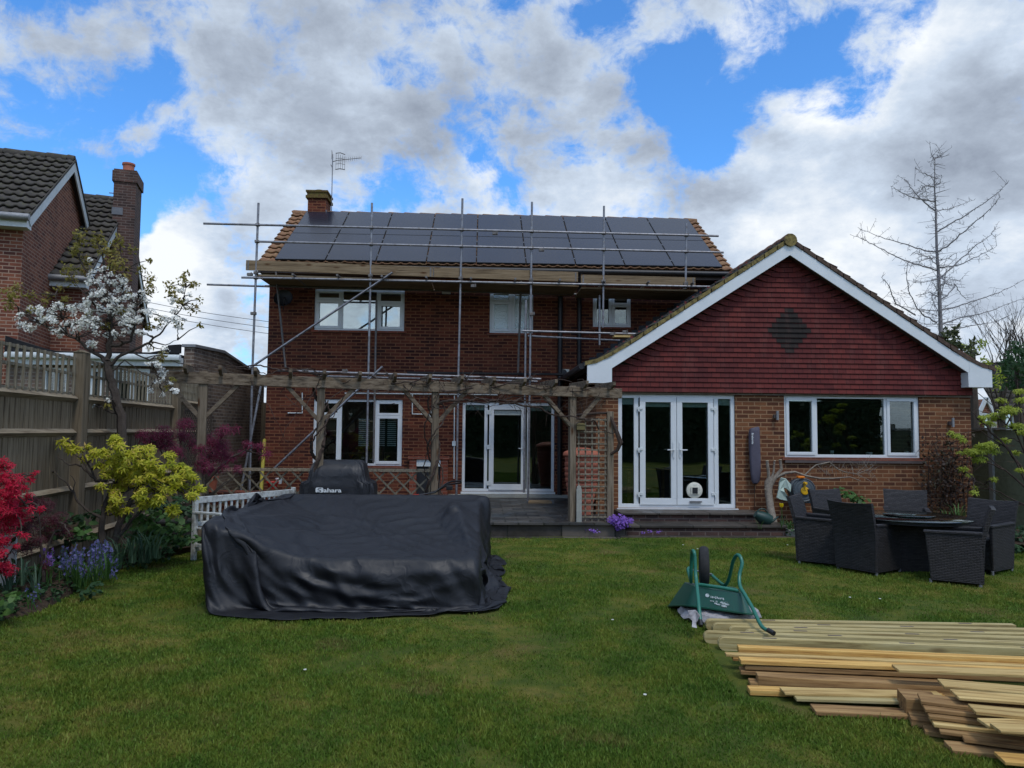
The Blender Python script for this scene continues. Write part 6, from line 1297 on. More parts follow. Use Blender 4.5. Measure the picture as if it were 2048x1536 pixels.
# grey sack beneath
m = MB(); rr = random.Random(9); c = gp(1424,1222,.06); V = []; nu = 26; lv = [(.0,.30),(.04,.36),(.1,.33),(.13,.2),(.135,.02)]
for k,(z,r_) in enumerate(lv):
    for j in range(nu): t = 2*math.pi*j/nu; q = r_*(1+.12*math.sin(3*t+1)+.07*rr.uniform(-1,1)); V.append((c.x+q*math.cos(t)*1.05+.02, c.y-.1+q*math.sin(t)*.8, z+.015*rr.uniform(-1,1)*(k>0)))
m.add(V,[(k*nu+j,k*nu+(j+1)%nu,(k+1)*nu+(j+1)%nu,(k+1)*nu+j) for k in range(4) for j in range(nu)]+[tuple(4*nu+j for j in range(nu))])
tag(m.build('plaster_sack', sackm, smooth=True),'torn grey sack squashed beneath the upturned wheelbarrow','sack')
m = MB(); P_ = [(1376,1223,6.55),(1391,1222,6.5),(1400,1232,6.4),(1392,1246,6.4),(1394,1256,6.35),(1384,1254,6.35),(1385,1238,6.45)]; m.prism([tuple(at(*p)) for p in P_],(0,0,0),(0.01,.04,0)); tag(m.build('torn_paper', sackm),'ragged strip of grey torn sack hanging over the post ends','paper')
# ================================================================ timber: round topped fence posts, then boards
def timber(name, a, b_, w_, t, m_, lab, cat, grp, roundend=False, slots=False, dz=0.0):
    """a, b_: near top edge ends; the piece extends away from the camera by w_ and down by t."""
    rj = random.Random(lab); a = Vector(a); b_ = Vector(b_); b_ = b_+Vector((0,rj.uniform(-.022,.022),rj.uniform(-.004,.006) if cat=='board' else 0)); d = (b_-a).normalized(); side = Vector((-d.y,d.x,0)).normalized()
    if side.y < 0: side = -side
    L = (b_-a).length; dn = Vector((0,0,-t)); m = MB()
    if roundend:
        prof = []; k = 8
        for i in range(k+1): th = math.pi/2*(1-i/k)*1.0; prof.append((t*.5*(1-math.cos(th*1.0)) if False else t*.48*(1-math.sin(math.pi*i/k)) , -t*.5*(1-math.cos(math.pi*i/k))))
        P_ = [(x_,z_) for x_,z_ in prof]; P_ = [(p[0],p[1]) for p in P_]+[(L,-t),(L,0)]
        pts = [a+d*x_+Vector((0,0,z_)) for x_,z_ in P_]; m.prism(pts,(0,0,0),side*w_)
    else: m.prism([a,b_,b_+dn,a+dn],(0,0,0),side*w_)
    loc = a; M = Matrix(((d.x,side.x,0,a.x),(d.y,side.y,0,a.y),(d.z,side.z,1,a.z),(0,0,0,1))); Mi = M.inverted(); m.v = [tuple(Mi@Vector(v_)) for v_ in m.v]
    o = m.build(name, m_, bevel=.004); o.matrix_world = M; tag(o, lab, cat, grp)
    if slots:
        for s_ in slots:
            q = MB().box(s_,s_+.11,w_*.3,w_*.62,-.02,.0015).build('mortise', soffit); q.parent = o
    return o
ordn = ['rearmost','second from the back','third from the back','fourth from the back','fifth from the back','front']
PS = [((1412,1240),(2032,1250),.105,(.5,2.2)),((1416,1247.5),(2090,1259),.108,(.9,1.6)),((1440,1253),(2120,1269),.1,(.55,2.0)),((1462,1260),(2120,1279),.107,(.4,1.3)),((1408,1264),(1.0,1.0),.1,(.3,1.0,1.9)),((1437,1275),(2090,1299),.11,(.35,1.4,2.3))]
for i,(a,b_,z,sl3) in enumerate(PS):
    A = gp(*a,z); B = gp(2110,1288.5,z) if i==4 else gp(*b_,z); L_ = 2.9
    B = A+(B-A).normalized()*min(L_,(B-A).length if i==0 else L_)
    if i in (1,2,3): A = A+(B-A).normalized()*.04*i
    timber('fence_post', A, B, .068, z-.004, wood_green, 'pale green round topped post on the grass, '+ordn[i]+' of the six','fence post','round topped fence posts stacked on the lawn', True, sl3)
grpb = 'sawn boards stacked on the lawn'
BS = [ # (left px,py),(right px,py), z top, width, thick, mat, label
 ((1477,1294),(2100,1321),.150,.075,.045,wood_gold,'orange knotty batten lying highest and rearmost beside the green posts'),
 ((1452,1308),(2100,1334),.118,.06,.02,wood_pale,'thin pale batten poking furthest left under the orange boards'),
 ((1482,1321),(2100,1347),.135,.10,.028,wood_gold,'golden knotty board just in front of the highest orange batten'),
 ((1466,1316),(2080,1342),.094,.08,.022,wood_gold,'short ended gold batten tucked under the pale batten at the left'),
 ((1490,1331),(2100,1358),.098,.12,.03,wood_tan,'tan board directly below the golden knotty board'),
 ((1507,1333),(1800,1349),.075,.11,.05,wood_tan,'thick tan rail with a rounded dark end in the middle of the pile'),
 ((1482,1343),(1960,1372),.060,.13,.022,wood_tan,'dull tan board in the middle of the stack, its end cut square'),
 ((1516,1352),(2090,1385),.084,.10,.095,wood_tan,'wide tan board standing on edge with its broad face to the camera'),
 ((1500,1365),(1960,1392),.036,.1,.03,wood_tan,'lower tan board whose left end steps out beneath the others'),
 ((1570,1386),(1888,1392),.062,.12,.016,wood_pale,'bright pale board with one dark knot lying above the lowest boards'),
 ((1500,1380),(1900,1398),.040,.1,.036,wood_gold,'amber ended board below the bright pale board'),
 ((1593,1397),(1850,1404),.046,.09,.02,wood_green,'greyish split board just under the bright pale board'),
 ((1632,1423),(1850,1432),.030,.14,.026,wood_tan,'lowest brown board lying on the grass nearest the camera'),
]
for i,(a,b_,z,w_,t,m_,lab) in enumerate(BS):
    timber('timber_board', gp(*a,z), gp(*b_,z), w_, min(t,z-.002), m_, lab, 'board', grpb)
# right hand heap of short boards, each on its own level
RS = [((1822,1438),(1990,1462),.05,.16,.045,wood_tan),((1850,1462),(2120,1500),.03,.14,.028,wood_tan),((1905,1500),(2150,1520),.03,.14,.028,wood_tan),((1842,1402),(2100,1432),.16,.16,.02,wood_tan),((1850,1418),(2100,1447),.138,.16,.02,wood_tan),((1858,1432),(2110,1462),.115,.16,.02,wood_tan),((1868,1448),(2110,1476),.09,.16,.02,wood_pale),
 ((1880,1462),(2120,1492),.068,.15,.02,wood_tan),((1928,1478),(2130,1506),.062,.14,.02,wood_tan),((1798,1340),(2140,1356),.19,.13,.02,wood_pale),((1888,1372),(2140,1392),.2,.15,.018,wood_pale),((1918,1395),(2140,1412),.205,.15,.018,wood_pale),((1952,1424),(2140,1440),.19,.14,.018,wood_pale),((1978,1452),(2140,1458),.17,.12,.018,wood_pale),((2001,1461),(2140,1467),.192,.11,.018,wood_pale),((2010,1523),(2150,1534),.06,.13,.02,wood_gold),
 ((1812,1398),(1880,1402),.12,.2,.1,wood_tan)]
what = ['thick brown block at the left foot of the near heap','bottom board lying on the grass under the near heap','nearest brown board on the grass at the foot of the heap','shadowed brown board fifth from the top of the near heap','shadowed brown board sixth from the top of the near heap','brown board in the middle of the near heap','yellowish board edge in the middle of the near heap','brown board second from the bottom of the near heap','short brown board low at the front of the near heap',
 'long bright board laid on top furthest from the camera','wide pale board on top of the heap with small knots','wide pale board one step nearer than the widest top board','pale top board ending square above the shadowed ends','pale offcut crossing under the nearest top board','nearest bright offcut on top of the heap with one knot','short gold board lying alone at the bottom right corner','squat tan block wedged at the left end of the near heap']
for i,((a,b_,z,w_,t,m_),lab) in enumerate(zip(RS,what)):
    A = gp(*a,z); B = gp(*b_,z); timber('timber_board', A, B, w_, min(t,z-.002), m_, lab, 'board', 'boards in the near timber heap')
# ================================================================ plants
def path3(pts): return [at(*p) for p in pts]
def wob(pts, k=4, a=.02, rr=random):
    out = []
    for p, q in zip(pts, pts[1:]):
        for i in range(k): out.append(p.lerp(q, i/k)+Vector((rr.uniform(-a,a),rr.uniform(-a,a),rr.uniform(-a,a)))*(1 if i else .3))
    return out+[pts[-1]]
def limb(m, pts, r0, r1, rr, a=.015, n=7):
    P_ = wob(pts, 3, a, rr); m.tube(P_, [r0+(r1-r0)*i/(len(P_)-1) for i in range(len(P_))], n); return P_
def split(cl, r_, seed, spread=.62, fill=.8, rmin=13):
    rr = random.Random(seed); out = []
    for (x,y,r) in cl:
        if r < rmin: out.append((x,y,r)); continue
        for _ in range(max(2,int((r/r_)**2*fill))): a = rr.uniform(0,6.28); q = r*spread*math.sqrt(rr.random())*1.25; out.append((x+math.cos(a)*q, y+math.sin(a)*q*.9, r_*rr.uniform(.7,1.15)))
    return out
def shrub(name, label, cat, base, limbs, clusters, Y, jit, tmpl, lm, size, dens, bk=None, seed=1, r0=.035, flat=.75, droop=True, twig=.006, group=None, leafname='crown', extra=None):
    """limbs: pixel paths measured in the photograph at depth Y; clusters: (px,py,radius in px); leaves are single small faces."""
    rr = random.Random(seed); t = thing(name, label, cat, base, group=group); m = MB(); nodes = []
    for (pts, ra, rb) in limbs:
        P_ = limb(m, [at(p[0],p[1],Y+(p[2] if len(p)>2 else 0)) for p in pts], ra, rb, rr); nodes += P_
    pos = []; nr_ = []
    for c in clusters:
        cc_ = at(c[0],c[1],Y+rr.uniform(-jit,jit)); R = c[2]/1500*Y; n = int(dens*(R/.2)**2); n = max(n,6)
        p, d = clump(cc_, R, n, flat); pos.append(p); q = d*.5+RNG.normal(0,.35,(n,3)); q[:,2] += .7 if droop else .2; q[:,1] -= .45; nr_.append(q)
        if nodes:
            near = min(nodes, key=lambda v_: (v_-cc_).length); k = max(2,int(R/.07))
            limb(m, [near, near.lerp(cc_,.5)+Vector((0,0,rr.uniform(-.03,.05))), cc_], twig*1.8, twig*.6, rr, .012, 5)
            for _ in range(k): d_ = Vector((rr.gauss(0,1),rr.gauss(0,.6),rr.gauss(.2,.7))).normalized()*R*.85; m.tube([cc_-d_*.2,cc_+d_*.4,cc_+d_],[twig*.8,twig*.6,twig*.25],4)
    if m.v: m.build('trunk', bk or bark, t, smooth=True)
    pos = np.concatenate(pos); nr_ = np.concatenate(nr_); scatter(leafname, tmpl[0], tmpl[1], pos, nr_, size*(.65+.7*RNG.random(len(pos))), lm, t)
    return t
# flowering cherry
CY = 10.7
ch_limbs = [([(243,1104),(246,900),(243,830),(232,800),(224,772),(219,745),(215,722)],.068,.05),([(215,722),(218,700),(222,670),(222,640),(217,600),(212,560),(205,510),(190,480)],.04,.008),
 ([(213,725),(200,712),(180,700),(158,682),(135,668),(95,655),(60,640),(20,600)],.032,.005),([(135,668),(120,620),(110,590)],.015,.004),([(220,730),(235,715),(262,702),(285,692),(300,683),(325,662),(345,640),(365,610),(372,575)],.026,.004),
 ([(221,692),(240,690),(262,682),(270,650),(275,610)],.03,.006),([(300,683),(330,690),(355,680)],.012,.003),([(219,745),(250,720),(275,740),(310,760)],.012,.004),([(262,702),(300,720),(320,770),(345,785)],.012,.003),
 ([(246,830),(215,822),(190,805),(165,795)],.016,.004),([(222,640),(245,590),(250,540),(240,500)],.02,.005),([(217,600),(185,560),(160,520),(155,480)],.02,.004),([(215,600),(180,600),(145,560)],.014,.003)]
cherry = shrub('cherry_tree','slender cherry tree with white blossom and young olive leaves by the left fence','tree',tuple(gp(243,1104)),ch_limbs,
 split([(75,632,24),(100,650,26),(128,636,24),(45,628,14),(150,655,24),(175,642,26),(188,560,22),(186,532,16),(200,598,28),(225,622,30),(245,600,26),(250,565,15),(270,622,24),(275,652,20),(290,600,12),(330,640,12),(348,622,9),(310,700,18),(330,765,17),(308,738,13),(350,782,9),(370,600,8),(185,688,12),(240,660,28),(205,662,26),(175,602,16),(160,622,17),(115,612,12),(185,812,5),(215,800,6),(165,800,5),(230,798,5),(240,575,14),(215,545,14),(120,668,10),(60,655,12),(285,585,9),(40,650,10),(318,655,9),(355,655,7),(370,640,6),(300,780,8),(325,790,7),(205,640,20),(252,632,22),(100,630,18),(195,620,34),(235,590,34),(255,640,30),(150,640,30),(200,575,24),(80,640,30),(345,600,10),(360,580,9),(300,720,14),(325,745,12),(300,625,12),(330,700,10),(380,590,7),(350,640,12)],8.0,77,.9,.72),
 CY,.5,PETALS,blossom,.019,330,bark,5,flat=.85,droop=False,leafname='blossom')
lv_ = [(160,470,14),(195,482,18),(150,502,14),(135,540,15),(222,500,20),(235,530,22),(240,482,10),(145,560,12),(18,590,18),(60,592,10),(120,578,10),(90,602,8),(265,500,8),(282,540,10),(300,560,13),(340,572,13),(372,552,10),(392,612,7),(402,650,6),(160,488,10),(170,520,12),(300,520,7),(250,555,10),(20,612,10),(205,505,10),(355,600,8),(385,570,8),(215,812,8),(130,855,12),(165,865,12),(320,720,8),(300,690,8),(335,775,6),(85,640,10),(180,625,8),(260,590,8),(300,580,14),(345,590,12),(365,560,12),(390,570,9),(385,620,9),(400,600,7),(355,650,10),(320,640,10),(240,620,12),(210,650,10),(130,600,10),(60,620,10),(170,540,12),(35,575,12),(95,590,9),(325,710,9),(345,760,8),(300,655,10),(365,610,10)]
pos=[];nn_=[]; rr=random.Random(3); m=MB(); tn=[at(p[0],p[1],CY) for L in ch_limbs for p in L[0]]
for c in lv_:
    cc_=at(c[0],c[1],CY+rr.uniform(-.3,.3)); R=c[2]/1500*CY; n=int(115*(R/.15)**2)+6; p,d=clump(cc_,R,n,1); pos.append(p); nn_.append(d+RNG.normal(0,.6,(n,3))+[0,-.4,.3]); near=min(tn,key=lambda v_:(v_-cc_).length); m.tube([near,near.lerp(cc_,.5)+Vector((0,0,.03)),cc_],[.01,.007,.003],5)
pos=np.concatenate(pos); nn_=np.concatenate(nn_); scatter('leaves',LEAF[0],LEAF[1],pos,nn_,.06*(.6+.7*RNG.random(len(pos))),leaf_cherry,cherry); m.build('twigs',bark,cherry)
# lime Japanese maple
shrub('lime_maple','lime green Japanese maple with bare twisting left limbs in the left bed','maple',tuple(gp(225,1085)),
 [([(206,1085),(205,1040),(212,1005),(228,975),(240,940),(235,900)],.04,.01),([(228,1088),(243,1040),(262,1000),(285,965),(300,925)],.045,.012),([(232,1085),(262,1040),(300,1005),(340,975)],.025,.008),([(208,1040),(190,1030),(165,1010),(148,985),(130,962),(108,942)],.02,.006),
  ([(215,962),(192,962),(178,948),(165,932),(140,930),(115,915)],.022,.006),([(190,960),(165,905),(140,885)],.014,.005),([(178,948),(160,915),(130,905)],.01,.004),([(148,985),(150,965),(140,950)],.008,.003),([(212,1005),(235,985),(270,975)],.02,.01)],
 split([(228,890,24),(202,898,18),(262,900,24),(292,905,18),(328,920,17),(222,925,34),(260,932,34),(298,948,34),(338,950,34),(368,946,24),(374,978,22),(340,985,30),(300,988,32),(252,985,30),(217,968,24),(240,1010,22),(290,1018,18),(335,1018,16),(130,886,12),(150,894,14),(176,894,9),(168,918,9),(103,948,9),(226,1015,10),(280,925,24),(320,960,26),(215,1008,10),(350,1030,9),(225,875,8),(385,990,10),(315,930,16),(385,955,10),(240,955,20)],12,78,.8,1.0),
 9.4,.36,MAPLE,leaf_lime,.064,150,bark,7)
# purple maple behind
shrub('purple_maple','dark purple leaved maple spreading behind the white bench','maple',tuple(gp(368,1052)),
 [([(362,1060),(375,1015),(398,985),(415,960),(440,935),(462,915),(490,900)],.05,.008),([(375,1015),(372,985),(350,950),(330,915),(310,885)],.03,.006),([(398,985),(420,990),(450,965),(480,950)],.02,.005),([(415,960),(405,930),(420,900),(440,880)],.02,.005),([(365,1045),(395,1010),(430,985),(460,960)],.022,.006)],
 [(288,872,20),(330,866,24),(370,846,18),(366,872,18),(332,890,18),(352,902,18),(420,880,20),(446,862,18),(472,856,9),(430,908,24),(410,928,22),(455,914,20),(442,890,20),(482,904,10),(496,888,12),(522,894,12),(536,906,8),(472,938,10),(400,900,18),(312,880,14),(385,885,12),(300,890,12),(525,910,8),(425,940,14),(448,935,12)],
 11.6,.4,LACE,leaf_purple,.085,110,bark,9)
# scarlet maple at the left edge
shrub('scarlet_maple','bright scarlet maple reaching in from the left edge of the garden','maple',tuple(gp(-60,1230)),
 [([(-70,1230),(-60,1120),(-40,1030),(-10,980),(20,950)],.04,.01),([(-60,1120),(-20,1060),(20,1030),(50,1010)],.02,.006),([(-60,1150),(-20,1130),(10,1120)],.014,.005)],
 [(8,930,18),(22,960,24),(4,990,30),(32,1002,26),(50,975,8),(62,950,6),(57,990,8),(38,1032,24),(14,1042,30),(46,1070,10),(5,1078,22),(2,1130,20),(18,1140,15),(0,1108,15),(82,1016,7),(-40,950,45),(-40,1030,45),(-50,1110,40),(28,978,18),(60,1020,8),(15,1015,24),(60,960,6),(72,945,5),(30,1090,7),(22,1150,8)],
 7.7,.22,MAPLE,leaf_red,.042,210,bark,11)
shrub('claret_maple','low claret lace leaved maple beneath the scarlet one','maple',tuple(gp(85,1165)),
 [([(88,1165),(85,1110),(80,1060),(70,1020)],.02,.005),([(86,1120),(105,1070),(120,1045)],.014,.004)],
 [(58,1000,20),(85,1008,26),(110,1038,26),(76,1044,26),(50,1060,20),(128,1058,14),(95,1066,22),(60,1090,18),(90,1130,13),(100,1150,11),(35,1050,16),(72,1080,16),(45,1100,16),(140,1070,10)],
 8.1,.25,LACE,leaf_claret,.055,170,bark,13,flat=.7)
# fretwork panel
c = at(12,1100,8.1); fp = thing('fretwork_panel','white garden panel with leaf shaped cuts half hidden under the scarlet maple','panel',(c.x,8.1,0))
a = at(-30,1072,8.1); b_ = at(29,1135,8.1); MB().box(a.x,b_.x,8.1,8.13,.05,a.z).build('board', white_dirty, fp)
m = MB()
for (px,py,dx,dy) in ((4,1092,-16,-18),(20,1088,14,-18),(24,1100,10,-10),(5,1112,-14,-4),(22,1116,10,12),(10,1122,-6,14)):
    p = at(px,py,8.094); q = at(px+dx,py+dy,8.094); d = q-p; n_ = Vector((-d.z,0,d.x)).normalized()*.022; m.add([p,p.lerp(q,.5)+n_,q,p.lerp(q,.5)-n_],[(0,1,2,3)])
m.build('leaf_cuts', leaf_deep, fp, fix=False)
# bluebells, iris and the leafy plants of the left bed
def flowers(label, name, cx, cy, n, spread, hgt, Y, mt, size, per, seed, group=None):
    rr = random.Random(seed); t = thing(name, label, 'flowers', tuple(gp(cx,cy+20,.08)), group=group); m = MB(); ps=[];nn=[]
    for _ in range(n):
        p = at(cx+rr.gauss(0,spread), cy+rr.gauss(0,10), Y+rr.uniform(-.3,.3)); b_ = Vector((p.x+rr.uniform(-.05,.05), p.y, .08)); m.tube([b_,b_.lerp(p,.6)+Vector((rr.uniform(-.02,.02),0,0)),p],[.005,.004,.003],4)
        for k in range(per): q = p-Vector((0,0,k*.02))+Vector((rr.uniform(-1,1),rr.uniform(-1,1),0))*.022; ps.append(tuple(q)); nn.append((rr.gauss(0,.6),rr.gauss(-.5,.5),rr.gauss(0,.5)))
    m.build('stems', leaf_green, t); scatter('blooms', PETALS[0], PETALS[1], ps, nn, size, mt, t); return t
flowers('tall bluebells flowering nearest the lime maple trunk','bluebells',205,1100,26,14,.3,8.6,fl_blue,.022,11,1,'bluebells')
flowers('bluebells flowering left of centre in the left bed','bluebells',145,1105,26,16,.3,8.4,fl_blue,.022,11,2,'bluebells')
flowers('small violet flower head beneath the claret maple','violet_flowers',94,1106,14,9,.2,8.2,fl_purple,.025,5,3)
flowers('tiny blue flowers low at the front of the left bed','forget_me_nots',66,1180,14,10,.1,7.4,fl_blue,.014,3,4)
def plant(name, label, lst, Y, tmpl, mt, size, dens, seed, jit=.25, strap=False, flat=.6):
    t = thing(name, label, 'plant', tuple(gp(lst[0][0],lst[0][1]+20,.05))); P_=[];N_=[];Sx=[]
    rg = random.Random(seed)
    for (px,py,r) in lst:
        c = at(px,py,Y+rg.uniform(-jit,jit)); R = r/1500*Y; n = max(8,int(dens*(R/.2)**2)); c.z = max(c.z,.08)
        if strap:
            a = RNG.uniform(0,2*math.pi,n); rad_ = RNG.random(n)*R*.5; P_.append(np.stack([c.x+rad_*np.cos(a)*1.2,c.y+rad_*np.sin(a),np.full(n,max(.04,c.z-R))],1)); ln = RNG.uniform(.3,.9,n)
            Sx.append(np.stack([np.cos(a)*ln,np.sin(a)*ln,np.ones(n)],1)); N_.append(np.stack([np.cos(a),np.sin(a),-ln*.9],1)*-1)
        else: p, d = clump(c, R, n, flat); P_.append(p); q = d*.35+RNG.normal(0,.3,(n,3)); q[:,2]+=.8; q[:,1]-=.35; N_.append(q)
    P_=np.concatenate(P_);N_=np.concatenate(N_); P_[:,2]=np.maximum(P_[:,2],.03)
    scatter('leaves', tmpl[0], tmpl[1], P_, N_, size*(.6+.7*RNG.random(len(P_))), mt, t, spin=np.concatenate(Sx) if Sx else None); return t
plant('hydrangea','broad leaved green shrub under the right side of the lime maple',[(290,1040,28),(312,1058,28),(275,1065,22),(330,1072,24),(350,1050,20),(300,1085,20),(265,1040,14),(340,1030,16)],10.0,BROAD,leaf_green,.085,75,1)
plant('hydrangea','broad leaved green shrub below the fence post left of the cherry trunk',[(165,1052,16),(160,1035,12),(172,1068,14),(152,1060,10)],9.4,BROAD,leaf_green,.09,70,2)
plant('hydrangea','small green shrub against the left leg of the white bench',[(375,1060,16),(382,1078,14),(368,1085,14)],10.0,BROAD,leaf_green,.075,80,3)
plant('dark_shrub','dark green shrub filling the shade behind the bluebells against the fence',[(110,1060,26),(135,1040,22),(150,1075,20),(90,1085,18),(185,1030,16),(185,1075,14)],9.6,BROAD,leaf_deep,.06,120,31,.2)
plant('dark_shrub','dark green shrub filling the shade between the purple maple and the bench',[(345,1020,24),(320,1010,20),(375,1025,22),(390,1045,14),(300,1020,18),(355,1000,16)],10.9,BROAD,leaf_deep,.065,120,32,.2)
plant('strap_plant','grey green strap leaved clump between the maple trunks and bench',[(265,1095,28),(240,1110,24),(290,1100,24),(310,1095,20)],9.4,STRAP,leaf_blue,.34,46,4,strap=True)
plant('strap_plant','dark strap leaved clump below the nearest bluebells',[(160,1150,26),(190,1145,24),(135,1155,20),(215,1140,18)],8.2,STRAP,leaf_green,.26,60,5,strap=True)
plant('strap_plant','arching strap leaves under the scarlet maple at the left edge',[(20,1165,24),(75,1165,22),(45,1150,20)],7.6,STRAP,leaf_blue,.3,34,6,strap=True)
plant('leafy_plant','bright green young plant at the bottom left corner of the bed',[(12,1205,16),(25,1190,10),(8,1222,12)],6.9,BROAD,leaf_green,.09,40,7)
plant('leafy_plant','low blue green plant at the front of the left bed',[(175,1185,18),(150,1180,16),(110,1195,16),(190,1170,12)],8.0,BROAD,leaf_deep,.06,110,8)
plant('leafy_plant','low dark foliage where the bed meets the lawn by the bench',[(335,1105,16),(310,1115,14),(290,1125,14),(350,1095,12),(262,1128,12)],9.8,BROAD,leaf_deep,.05,120,9)
plant('laurel','green laurel like shrub between the wicker chairs and the brick wall',[(1680,985,13),(1700,990,13),(1720,1000,14),(1735,1015,10),(1665,990,10)],13.3,BROAD,leaf_green,.09,90,10,.1)
plant('leafy_plant','green leafy clump beside the glass table against the wall bed',[(1895,1035,18),(1915,1030,16),(1880,1042,12),(1925,1048,14)],12.6,STRAP,leaf_green,.3,44,11,strap=True)
plant('leafy_plant','low green plants in the stone edged bed by the watering can',[(1580,1045,14),(1600,1040,14),(1565,1050,8),(1625,1045,12),(1520,1052,6)],12.6,STRAP,leaf_green,.16,90,12,.3,strap=True)
plant('leafy_plant','low green foliage at the right edge beyond the last wicker chair',[(2000,1060,22),(2030,1070,24),(2060,1060,24),(1985,1080,16),(2030,1095,18)],11.2,BROAD,leaf_deep,.06,90,13,.4)
plant('aubrieta','rounded purple aubrieta mound on the step edge by the trellis',[(1240,1042,21),(1228,1040,14),(1254,1044,14),(1240,1052,16)],12.55,PETALS,fl_purple,.026,330,14,.05,flat=.75)
plant('aubrieta','sparse purple aubrieta trailing at the foot of the trellis',[(1180,1058,9),(1192,1062,8)],12.5,PETALS,fl_purple,.02,150,15,.05)
plant('aubrieta','faded mauve aubrieta growing along the lower step',[(1300,1063,8),(1318,1064,8),(1285,1066,5)],12.5,PETALS,fl_purple,.016,130,16,.04)
# ground cover over the bare soil
gcp = []; rr = random.Random(21)
bd = [(-4.1,5.5),(-4.15,6.5),(-4.3,7.2),(-4.3,8.0),(-4.5,8.9),(-4.4,9.8),(-4.15,10.8),(-4.0,11.3)]
for _ in range(5200):
    y = rr.uniform(5.2,11.8); xe = np.interp(y,[b[1] for b in bd],[b[0] for b in bd]); x = xe-abs(rr.gauss(0,.5))+.06+.05*noise2(y*3,0); x = max(x, fx(y)+.1)
    gcp.append((x,y,.04+rr.random()*.12))
for _ in range(2600):
    x = rr.uniform(5.2,10); y = max(10.5,12.6+rr.gauss(0,.45)-(x-5.2)*.12); y = min(y,13.7); gcp.append((x,y,.05+rr.random()*.13))
gcp = np.array(gcp); q = RNG.normal(0,.4,gcp.shape); q[:,2]+=.8
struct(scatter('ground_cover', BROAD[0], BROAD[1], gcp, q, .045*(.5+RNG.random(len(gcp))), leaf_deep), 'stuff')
# acer at the right, its stem beyond the frame
AYr = 11.2; fan = [([(2110,1060),(2075,1000),(2040,930),(2000,880),(1955,838),(1940,815)],.03,.005),([(2110,1060),(2060,985),(2010,940),(1965,905)],.022,.005),([(2110,1060),(2050,1010),(2000,985),(1950,962)],.018,.004),([(2095,1030),(2060,930),(2030,860),(2000,800)],.022,.004),([(2075,1000),(2050,900),(2040,820),(2035,760)],.018,.004),([(2040,930),(1990,870),(1950,850)],.012,.003),([(2060,985),(2020,900),(1960,860),(1905,868)],.014,.003),([(2050,1010),(2010,1000),(1975,975)],.01,.003),([(2100,1040),(2048,1010),(2000,1012)],.012,.003),([(2030,860),(1985,830),(1945,818)],.01,.003),([(2010,940),(1975,925),(1930,905),(1900,890)],.012,.003)]
shrub('green_acer','fresh yellow green layered acer reaching in from the right edge','acer',tuple(gp(2120,1110)),fan,
 [(1915,872,12),(1903,866,8),(1950,902,22),(1975,890,20),(1928,938,11),(1990,958,9),(1946,984,9),(1992,832,18),(2020,820,22),(2002,800,11),(2032,852,18),(1978,846,14),(2040,782,14),(1960,918,14),(1938,950,8),(1950,975,7),(2045,800,16),(1985,902,16),(2010,880,12),(2030,905,12),(1925,880,9),(1965,835,10),(2045,865,12),(1920,905,7),(2040,940,9)],
 AYr,.35,MAPLE,leaf_acer,.055,120,bark_dark,17,flat=.4)
# brown climber on the extension wall
rr = random.Random(31); cl = thing('wall_climber','brown twiggy climber with dull dark leaves on the wall right of the window','climber',(8.9,13.75,0)); m = MB()
for _ in range(150):
    px, py = rr.uniform(1848,1945), rr.uniform(878,1030); p = at(px,py,13.78-rr.random()*.15); q = p+Vector((rr.gauss(0,.12),rr.gauss(0,.04),rr.gauss(0,.14))); s_ = q+Vector((rr.gauss(0,.12),rr.gauss(0,.03),rr.gauss(0,.12))); m.tube([p,q,s_],[.006,.005,.002],4)
for px in (1860,1885,1905,1925,1938): m.tube([at(px+rr.uniform(-5,5),y_,13.8) for y_ in (1045,1010,975,940,905,885)],[.015,.013,.011,.009,.006,.003],5)
m.build('stems', bark_dark, cl); ps = []; 
for _ in range(950): u = rr.random(); px = 1895+rr.gauss(0,26); py = 955+rr.gauss(0,42); ps.append(tuple(at(min(max(px,1846),1948),min(max(py,872),1035),13.78-rr.random()*.2)))
ps = np.array(ps); scatter('foliage', BROAD[0], BROAD[1], ps, RNG.normal(0,.6,ps.shape)+[0,-.8,.2], .045*(.5+RNG.random(len(ps))), leaf_brown, cl)
